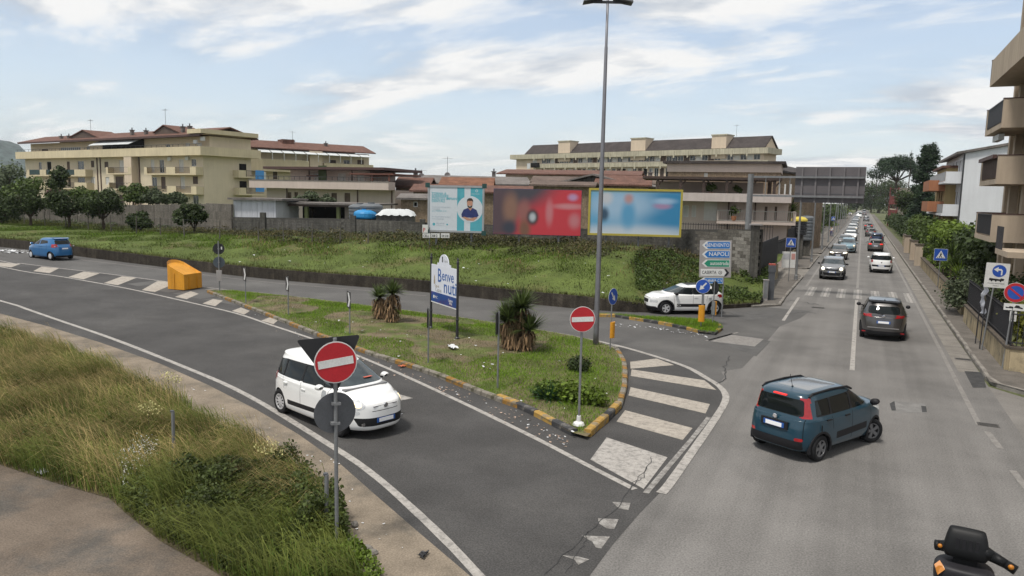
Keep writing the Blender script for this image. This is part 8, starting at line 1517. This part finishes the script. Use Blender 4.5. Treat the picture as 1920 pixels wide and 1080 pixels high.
_sp = [(p.x, p.y) for p in S_poly]
stuff(igrass('grass_short', 14000, (.04, .16), .014, m_gr3, r, lambda x, y, b: np.ones(len(x), bool), .7, _sp, lambda x, y: (np.full(len(x), .13), np.ones(len(x)))), 'green grass on the small traffic island', 'grass')
def island_plant(name, label, px, py, clumps, n, size, m, seed, cat='shrub'):
    b = GT(px, py, .2); r = np.random.default_rng(seed); t = thing(name, label, cat, b); crown(t, clumps, n, size, m, r, 'foliage', .2); mb = MB()
    for k in range(5): a = k*1.3; mb.path([(0, 0, -.05), (.15*math.cos(a), .15*math.sin(a), .3)], [.015, .008], 4)
    mb.build('stems', m_bark, t); return t
island_plant('low_shrub', 'low leafy green shrub in front of the island no-entry sign', 1072, 750, [((-.9, .1, .18), (.35, .3, .25)), ((-.45, .1, .22), (.4, .35, .3)), ((0, 0, .22), (.4, .35, .3)), ((.4, .05, .2), (.4, .35, .26)), ((.75, .1, .15), (.3, .3, .2))], 2000, .11, m_lfb, 151); island_plant('low_shrub', 'small spiky dark shrub behind the island no-entry sign', 1085, 695, [((0, 0, .2), (.4, .35, .25))], 900, .1, m_lfd, 152)
r = np.random.default_rng(153); b = GT(1030, 745, .2); t = thing('iris_clump', 'clump of upright blue-green leaves on the island near its tip', 'plant', b); spiky(t, (0, 0, 0), (.9, .6, .05), 260, .5, leafm('leaf_iris', (.05, .11, .045)), r, 'leaves', .03, .8, .2)
# yuccas on the island
m_dead = mat('dead_fronds', (.17, .11, .06), .95, var=.3, scale=6, attr='rnd')
def yucca(label, px, py, heads, seed, skirt=1.0, ln=.55):
    b = GT(px, py, .2); r = np.random.default_rng(seed); t = thing('yucca', label, 'yucca', b, 0, 'yuccas on the traffic island'); tm = MB()
    for (x, y, h_, rd) in heads: tm.path([(x*.4, y*.4, -.1), (x*.8, y*.8, h_*.5), (x, y, h_)], [.11, .09, .08], 8)
    tm.build('trunk', m_bark, t)
    for (x, y, h_, rd) in heads:
        o = spiky(t, (x, y, h_), (.15, .15, .15), 230, ln*rd, leafm('leaf_yucca', (.075, .105, .03)), r, 'green_fronds', .04, .25, .25); n = int(300*skirt)
        a = r.uniform(0, 6.283, n); zz_ = h_*(.12 + .85*r.random(n)); rd0 = .06 + .10*r.random(n); xm = x*.4 + x*.6*zz_/h_; ym = y*.4 + y*.6*zz_/h_; d = np.stack([np.cos(a), np.sin(a), np.zeros(n)], 1); B_ = np.stack([xm, ym, zz_], 1) + d*rd0[:, None]; L_ = (.28 + .35*r.random(n))[:, None]; e = B_ + d*L_*(.2 + .55*r.random(n))[:, None] - np.array([0, 0, 1.0])*L_*.75; e[:, 2] = np.maximum(e[:, 2], .02); mdl = B_ + d*L_*.38 - np.array([0, 0, 1.0])*L_*.15; sd = np.stack([-np.sin(a), np.cos(a), np.zeros(n)], 1)*.028
        V = np.stack([B_ - sd, B_ + sd, mdl + sd, mdl - sd, e], 1).reshape(-1, 3); i = np.arange(n)*5; F = np.concatenate([np.stack([i, i+1, i+2], 1), np.stack([i, i+2, i+3], 1), np.stack([i+3, i+2, i+4], 1)]); rr = r.random(n); inst(np_mesh('dead_skirt', V, F, m_dead, np.concatenate([rr]*3)), 'dead_skirt', t)
    return t
yucca('large shaggy yucca with brown skirt in the middle of the island', 968, 655, [(-.28, -.1, 1.10, 1.2), (.18, .05, 1.55, 1.25), (-.05, .2, 1.30, 1.15), (.50, .0, .75, 1.3), (-.50, .15, .95, 1.0)], 161, .9, .68); yucca('left one of the twin thin yuccas near the welcome board', 714, 597, [(-.05, 0, .95, 1.0)], 162, 1.0, .72); yucca('right one of the twin thin yuccas near the welcome board', 735, 603, [(.05, 0, 1.25, 1.05)], 163, 1.1, .72)
# tall verge grass, brambles and flowers in the near left corner
VP_ = [(-250, 560), (0, 622), (110, 655), (200, 694), (300, 742), (400, 795), (500, 850), (570, 895), (630, 950), (655, 1010), (672, 1070), (700, 1110), (480, 1120), (380, 1060), (300, 1015), (238, 965), (205, 935), (100, 905), (0, 872), (-300, 780)]; VPw = [(p.x, p.y) for p in GTL(VP_)]; r = np.random.default_rng(170)
vz = lambda x, y: np.zeros(len(x)); vs_ = sheet('verge_soil', [Vector((a, b, 0)) for a, b in VPw], 0.012, mat('verge_soil', (.075, .062, .035), .95, var=.3, scale=1.5, fine=.3, fscale=20)); struct(vs_)
def vgrass(nm, n, h, wd, m, r, wind, mask=None, droop=.55, spread=.5):
    x, y = scatter_poly(VPw, n, r)
    if mask is not None: k = mask(x, y); x, y = x[k], y[k]
    n = len(x); tuft = vnoise(x, y, 1.1, 31); hh = ((h[0] + (h[1]-h[0])*r.random(n))*(.45 + .75*tuft))[:, None]; a0 = wind + 1.5*(vnoise(x, y, .7, 33) - .5) + r.normal(size=n)*spread; d = np.stack([np.cos(a0), np.sin(a0), np.zeros(n)], 1); ln = (.35 + .75*r.random(n))[:, None]; up = np.array([0, 0, 1.0]); B_ = np.stack([x, y, np.zeros(n)], 1); sd = np.stack([-np.sin(a0 + r.normal(size=n)), np.cos(a0 + r.normal(size=n)), np.zeros(n)], 1); w_ = (wd*(.6 + .8*r.random(n)))[:, None]
    p1 = B_ + up*hh*.55 + d*hh*ln*.18; p2 = B_ + up*hh*(.95 - .25*ln) + d*hh*ln*.55; e = B_ + up*hh*(1.0 - droop*ln) + d*hh*ln*1.0
    V = np.stack([B_ - sd*w_*.5, B_ + sd*w_*.5, p1 + sd*w_*.45, p1 - sd*w_*.45, p2 + sd*w_*.3, p2 - sd*w_*.3, e], 1).reshape(-1, 3); i = np.arange(n)*7; F = np.concatenate([np.stack(q, 1) for q in ((i, i+1, i+2), (i, i+2, i+3), (i+3, i+2, i+4), (i+3, i+4, i+5), (i+5, i+4, i+6))]); rr = np.clip(.5*r.random(n) + .5*vnoise(x, y, 2.0, 35), 0, 1); return inst(np_mesh(nm, V, F, m, np.concatenate([rr]*5)), nm)
wd0 = R(205)
stuff(vgrass('grass_tall', 56000, (.35, .95), .010, leafm('grass_olive', (.12, .14, .03), .8, .3), r, wd0), 'tall olive grass leaning over on the near left verge', 'grass'); stuff(vgrass('grass_dry', 26000, (.5, 1.25), .007, leafm('grass_straw', (.34, .26, .115), .85, .3), r, wd0 + .2, lambda x, y: vnoise(x, y, .55, 41) > .34), 'straw-coloured seed grass on the near left verge', 'grass'); stuff(vgrass('grass_green', 34000, (.25, .6), .012, m_gr, r, wd0 - .4, lambda x, y: vnoise(x, y, .5, 42) > .42), 'fresh green grass under the dry stalks of the near verge', 'grass')
BRw = [(p.x, p.y) for p in GTL([(250, 900), (330, 870), (450, 880), (560, 900), (620, 930), (650, 1000), (668, 1080), (560, 1110), (400, 1070), (300, 1010), (225, 955)])]
ground_cover('undergrowth', 'dark green brambles at the near end of the verge', BRw, 20000, .85, .065, leafm('leaf_bramble', (.05, .068, .016)), 171, vz); ground_cover('undergrowth', 'small mid-green weeds at the verge edge by the near sign', [(p.x, p.y) for p in GTL([(600, 1010), (660, 1020), (720, 1080), (700, 1120), (560, 1120)])], 5000, .4, .06, m_lfb, 172, vz)
ground_cover('undergrowth', 'broad-leaved green weeds scattered through the tall verge grass', VPw, 20000, .6, .06, leafm('leaf_weed', (.075, .10, .02)), 173, vz)
FLw = [(p.x, p.y) for p in GTL([(215, 905), (262, 860), (300, 868), (262, 925), (230, 950)])]; x, y = scatter_poly(FLw, 700, r); z = .12 + .5*r.random(700); V = []; s_ = .011
C_ = np.stack([x, y, z], 1); a = r.normal(size=(700, 3)); a /= np.linalg.norm(a, axis=1)[:, None]; b = np.cross(a, r.normal(size=(700, 3))); b /= np.linalg.norm(b, axis=1)[:, None]; V = np.stack([C_ - a*s_, C_ + b*s_, C_ + a*s_, C_ - b*s_], 1).reshape(-1, 3); stuff(inst(np_mesh('wild_flowers', V, np.arange(2800).reshape(700, 4), mat('flower_white', (.62, .62, .58), .8, var=.1), None), 'wild_flowers'), 'drift of tiny white flowers in the near verge', 'flowers')
for i, (x0, y0) in enumerate(((318, 700), (280, 765), (500, 850))):
    p = GT(x0, y0 + 60); r2 = np.random.default_rng(180 + i); t = thing('yellow_weed', ['pale yellow flowering weed up the verge', 'pale yellow flowering weed in mid verge', 'pale yellow flowering weed toward the near verge end'][i], 'weed', (p.x, p.y, 0)); crown(t, [((0, 0, .8), (.22, .22, .15)), ((.2, .1, .7), (.15, .15, .1))], 200, .04, mat('flower_yellow', (.45, .42, .18), .8, var=.1, attr='rnd'), r2, 'flower_heads')['kind'] = 'stuff'; MB().path([(0, 0, 0), (0, 0, .8)], [.01, .006], 4).build('stem', m_bark, t)
for i, (x0, y0, h_) in enumerate(((326, 855, 1.0), (612, 1000, 1.05))):
    p = GT(x0, y0); t = thing('stake', ['grey stake standing in the tall verge grass', 'grey stake in the brambles beside the near no-entry sign'][i], 'post', (p.x, p.y, 0)); MB().tube((0, 0, -.1), (.02, 0, h_), .035, 8).build('shaft', m_greyp, t); MB().lathe([(.04, h_ - .02), (.04, h_ + .02)], 8).build('cap', m_sback, t)
# ================================================================== small things
m_lit1 = mat('litter_white', (.55, .56, .57), .8, var=.15, scale=8); m_lit2 = mat('litter_colour', (.30, .22, .17), .8, var=.4, scale=8, attr='rnd')
def scraps(name, label, pts, n, size, m, seed, spread, zf=None):
    r = np.random.default_rng(seed); P = np.array([(p.x, p.y) for p in smooth_line([Vector((q.x, q.y, 0)) for q in pts], 8)]); k = r.integers(0, len(P) - 1, n); f = r.random(n)[:, None]; c = P[k]*(1-f) + P[k+1]*f + r.normal(size=(n, 2))*spread; V = []
    for x, y in c:
        a = r.uniform(0, 6.28); s = size*r.uniform(.4, 1.5); z = (zroad(x) + .016) if zf is None else zf(x, y); q = []
        for j, (u, v) in enumerate(((-.5, -.3), (.5, -.35), (.45, .35), (-.4, .3))): q.append((x + s*(u*math.cos(a) - v*math.sin(a)), y + s*(u*math.sin(a) + v*math.cos(a)), z + r.random()*s*.35))
        V += q
    return stuff(inst(np_mesh(name, np.array(V), np.arange(n*4).reshape(n, 4), m, r.random(n)), name), label, 'litter')
kl = GTL([(450, 582), (600, 645), (760, 700), (900, 758), (1000, 800), (1060, 830)])
scraps('litter', 'white paper scraps blown along the island kerb', kl, 50, .055, m_lit1, 201, .16); scraps('litter', 'brown leaves and wrappers along the island kerb', kl, 200, .05, m_lit2, 202, .2)
scraps('litter', 'white scraps strewn over the island grass', GTL([(560, 590), (700, 640), (860, 660), (980, 700), (1080, 770)]), 45, .075, m_lit1, 203, 1.0, lambda x, y: isl_z(x, y, I_poly, .1, .1) + .06)
scraps('litter', 'scraps along the small island kerb', GTL([(1160, 610), (1240, 618), (1330, 632)]), 60, .08, m_lit1, 204, .18); scraps('litter', 'scraps scattered on the grass bank', [Vector((p.x, p.y + 4, 0)) for p in GTL([(300, 500), (640, 535), (1000, 571), (1250, 583)])], 50, .14, m_lit1, 205, 1.6, lambda x, y: bank_z(x, y) + .12)
scraps('litter', 'heap of mixed rubbish by the retaining wall at the far left', GTL([(-30, 468), (5, 471), (32, 475)]), 130, .22, m_lit1, 206, .35); scraps('litter', 'scraps on the concrete shoulder beside the verge', GTL([(300, 720), (480, 800), (650, 930), (720, 1040)]), 40, .05, m_lit1, 207, .35)
def crumple(name, label, px, py, dz, sx, sy, h, m, seed, cat='litter'):
    b = GT(px, py, dz); r = np.random.default_rng(seed); nx = 6; V = [(sx*(i/nx - .5) + .02*r.normal(), sy*(j/nx - .5) + .02*r.normal(), .01 + h*r.random()) for j in range(nx+1) for i in range(nx+1)]; mb = MB(); mb.add(V, [(j*(nx+1)+i, j*(nx+1)+i+1, (j+1)*(nx+1)+i+1, (j+1)*(nx+1)+i) for j in range(nx) for i in range(nx)]); o = mb.build(name, m, None, True, b); o.rotation_euler = (0, 0, r.uniform(0, 3)); tag(o, label, cat)
crumple('paper_sheet', 'crumpled white sheet on the island in front of the welcome board', 848, 652, .24, .55, .28, .09, m_lit1, 211); crumple('paper_sheet', 'white card lying on the island edge near the chevron post', 1010, 740, .2, .28, .2, .06, m_lit1, 212); crumple('paper_sheet', 'white sheet lying on the dusty path by the tall grass', 78, 886, .02, .4, .18, .05, m_lit1, 213); crumple('wrapper', 'orange wrapper in the gutter by the island kerb', 756, 687, .02, .3, .2, .05, mat('wrapper_orange', (.45, .12, .05), .7), 214); crumple('wrapper', 'turquoise wrapper in the gutter by the island kerb', 944, 752, .02, .25, .2, .06, mat('wrapper_teal', (.05, .28, .30), .7), 215); crumple('paper_sheet', 'white bag caught on the bank behind the white hatchback', 1285, 485, 1.2, .5, .4, .2, m_lit1, 216); crumple('rag', 'black rag on the concrete shoulder near the picture bottom', 793, 1042, .02, .2, .12, .04, m_sblack, 217)
for i, (px, py) in enumerate(((690, 1030), (698, 1038), (664, 985))):
    b = GT(px, py, .02); o = MB().lathe([(.03, -.02), (.075, .0), (.085, .04), (.05, .09), (.02, .10)], 7).build('stone', m_kerb, None, False, b); o.scale = (1.2, .8, .7); o.rotation_euler = (.2*i, .1, i); tag(o, ['larger loose stone by the near verge end', 'smaller loose stone beside the larger one', 'loose stone closest to the near sign post'][i], 'stone')
# person walking on the left pavement
def skin(name, V, E, Rd, m, parent):
    me = bpy.data.meshes.new(name); me.from_pydata(V, E, []); o = bpy.data.objects.new(name, me); col.objects.link(o); o.modifiers.new('s', 'SKIN'); o.modifiers.new('u', 'SUBSURF').levels = 1
    for sv, r_ in zip(me.skin_vertices[0].data, Rd): sv.radius = (r_, r_*.85)
    me.skin_vertices[0].data[0].use_root = True; dg = bpy.context.evaluated_depsgraph_get(); m2 = bpy.data.meshes.new_from_object(o.evaluated_get(dg)); bpy.data.objects.remove(o); m2.materials.clear(); m2.materials.append(m); m2.polygons.foreach_set('use_smooth', [True]*len(m2.polygons)); return inst(m2, name, parent)
b = G(1558, 445, .12); t = thing('person', 'person in white top and dark trousers walking on the left pavement', 'person', b, R(-80))
SK = [(0, 0, .98), (0, 0, 1.2), (.01, 0, 1.42), (.02, 0, 1.5), (.03, 0, 1.62), (.03, 0, 1.72), (0, .18, 1.40), (.03, .24, 1.14), (.12, .24, .92), (.16, .24, .84), (0, -.18, 1.40), (-.04, -.24, 1.14), (.0, -.25, .92), (.02, -.25, .84), (0, .09, .92), (.10, .10, .50), (.04, .10, .08), (.16, .10, .03), (0, -.09, .92), (-.06, -.10, .50), (-.22, -.10, .10), (-.12, -.10, .03)]
SE = [(0, 1), (1, 2), (2, 3), (3, 4), (4, 5), (2, 6), (6, 7), (7, 8), (8, 9), (2, 10), (10, 11), (11, 12), (12, 13), (0, 14), (14, 15), (15, 16), (16, 17), (0, 18), (18, 19), (19, 20), (20, 21)]; SR = [.13, .12, .13, .05, .095, .07, .055, .043, .03, .035, .055, .043, .03, .035, .09, .06, .042, .035, .09, .06, .042, .035]
skin('body', SK, SE, SR, mat('skin_tone', (.35, .20, .14), .6), t); skin('shirt', [SK[i] for i in (0, 1, 2, 6, 7, 10, 11)], [(0, 1), (1, 2), (2, 3), (3, 4), (2, 5), (5, 6)], [.145, .135, .145, .07, .06, .07, .06], m_lit1, t); skin('trousers', [SK[i] for i in (0, 14, 15, 16, 18, 19, 20)], [(0, 1), (1, 2), (2, 3), (0, 4), (4, 5), (5, 6)], [.135, .1, .075, .06, .1, .075, .06], m_navy2, t); MB().lathe([(.05, 1.60), (.10, 1.64), (.105, 1.70), (.07, 1.76), (.02, 1.775)], 10, (.015, 0, 0)).build('hair', m_hair, t)
# scooter cut by the lower edge of the picture
b = G(1812, 1012, 1.28); t = thing('motor_scooter', 'black motor scooter with amber indicators at the lower right edge', 'scooter', (b.x, b.y - .05, 0), R(84)); m_sc = mat('scooter_black', (.006, .0065, .007), .5, var=.1, spec=.22)
def lf(name, C, m): V, F = loft(C, 3, 32); mb = MB(); mb.v = V; mb.f = F; return mb.build(name, m, t, True)
lf('handlebar_cowl', [(1.06, 1.06, -.10, .10, .24, 4, 4), (1.14, 1.12, -.12, .12, .27, 4, 4), (1.28, 1.26, -.09, .12, .25, 4, 4), (1.40, 1.38, -.03, .12, .22, 4, 4), (1.44, 1.43, .02, .10, .19, 3, 3), (1.45, 1.44, .04, .08, .08, 3, 3)], m_sc)
for k in range(4): MB().box(-.112, -.10, -.14 + k*.075, -.10 + k*.075, 1.18, 1.34).build('cowl_rib', m_trim, t)
MB().path([(0, -.16, 1.20), (-.03, -.30, 1.16), (-.08, -.45, 1.12), (-.12, -.56, 1.08)], [.10, .075, .06, .065], 12).build('right_grip', m_sc, t, True); MB().path([(0, .16, 1.16), (.02, .30, 1.13), (.03, .36, 1.12)], [.09, .07, .07], 12).build('left_grip', m_sc, t, True)
def lens(name, c, r_): m_ = MB(); m_.lathe([(r_*.3, -r_*.5), (r_, -r_*.1), (r_*.8, r_*.4), (r_*.2, r_*.6)], 12); m_.v = [(c[0] - z, c[1] + x, c[2] + y*1.0) for x, y, z in m_.v]; m_.build(name, m_amber, t, True)
lens('indicator', (-.17, -.50, 1.13), .036); lens('indicator', (-.045, .30, 1.15), .032); MB().box(-.05, .05, -.14, .14, .80, 1.10).build('steering_column', m_sc, t)
lf('leg_shield', [(.25, .25, -.1, .30, .24, 3, 3), (.5, .5, -.16, .34, .32, 3, 3), (.80, .86, -.22, .26, .36, 3, 3), (.92, .98, -.20, .18, .30, 3, 3), (.95, 1.0, -.1, .08, .15, 3, 3)], mat('scooter_grey', (.02, .019, .022), .5, var=.2, scale=3, spec=.25)); MB().prism([(-.20, .22, .90), (-.24, .30, .82), (-.21, .33, .90), (-.15, .27, .95)], (.03, .02, .03)).build('side_reflector', m_amber, t)
lf('seat', [(.55, .55, -1.3, -.35, .2, 3, 3), (.70, .68, -1.38, -.3, .22, 3, 3), (.80, .76, -1.35, -.32, .18, 3, 3), (.83, .79, -1.2, -.5, .08, 3, 3)], m_sc); lf('rear_body', [(.25, .25, -1.3, -.3, .18, 3, 3), (.4, .3, -1.4, .1, .22, 3, 3), (.55, .35, -1.42, .0, .2, 3, 3), (.56, .5, -1.3, -.4, .15, 3, 3)], m_sc)
ty, ri, bd_ = wheel_mesh(.26, .12, 'five')
for x in (.42, -1.15): wl = inst(ty, 'wheel', t, (x, 0, .26)); inst(ri, 'rim', wl)
for p in PROTO.values():
    if '_used' in p: del p['_used']

# thin haze that greys the far hill; the sky lies outside it
hb = MB().box(-1900, 700, -40, 1900, -8.0, 190).build('haze', None)
mh = bpy.data.materials.new('haze_air'); mh.use_nodes = True; mh.node_tree.nodes.remove(mh.node_tree.nodes['Principled BSDF']); pv = mh.node_tree.nodes.new('ShaderNodeVolumePrincipled'); pv.inputs['Color'].default_value = (.86, .92, 1.0, 1); pv.inputs['Density'].default_value = 0.0001; mh.node_tree.links.new(pv.outputs[0], mh.node_tree.nodes['Material Output'].inputs['Volume']); hb.data.materials.append(mh); stuff(hb, 'thin pale haze filling the air over the whole place', 'haze')
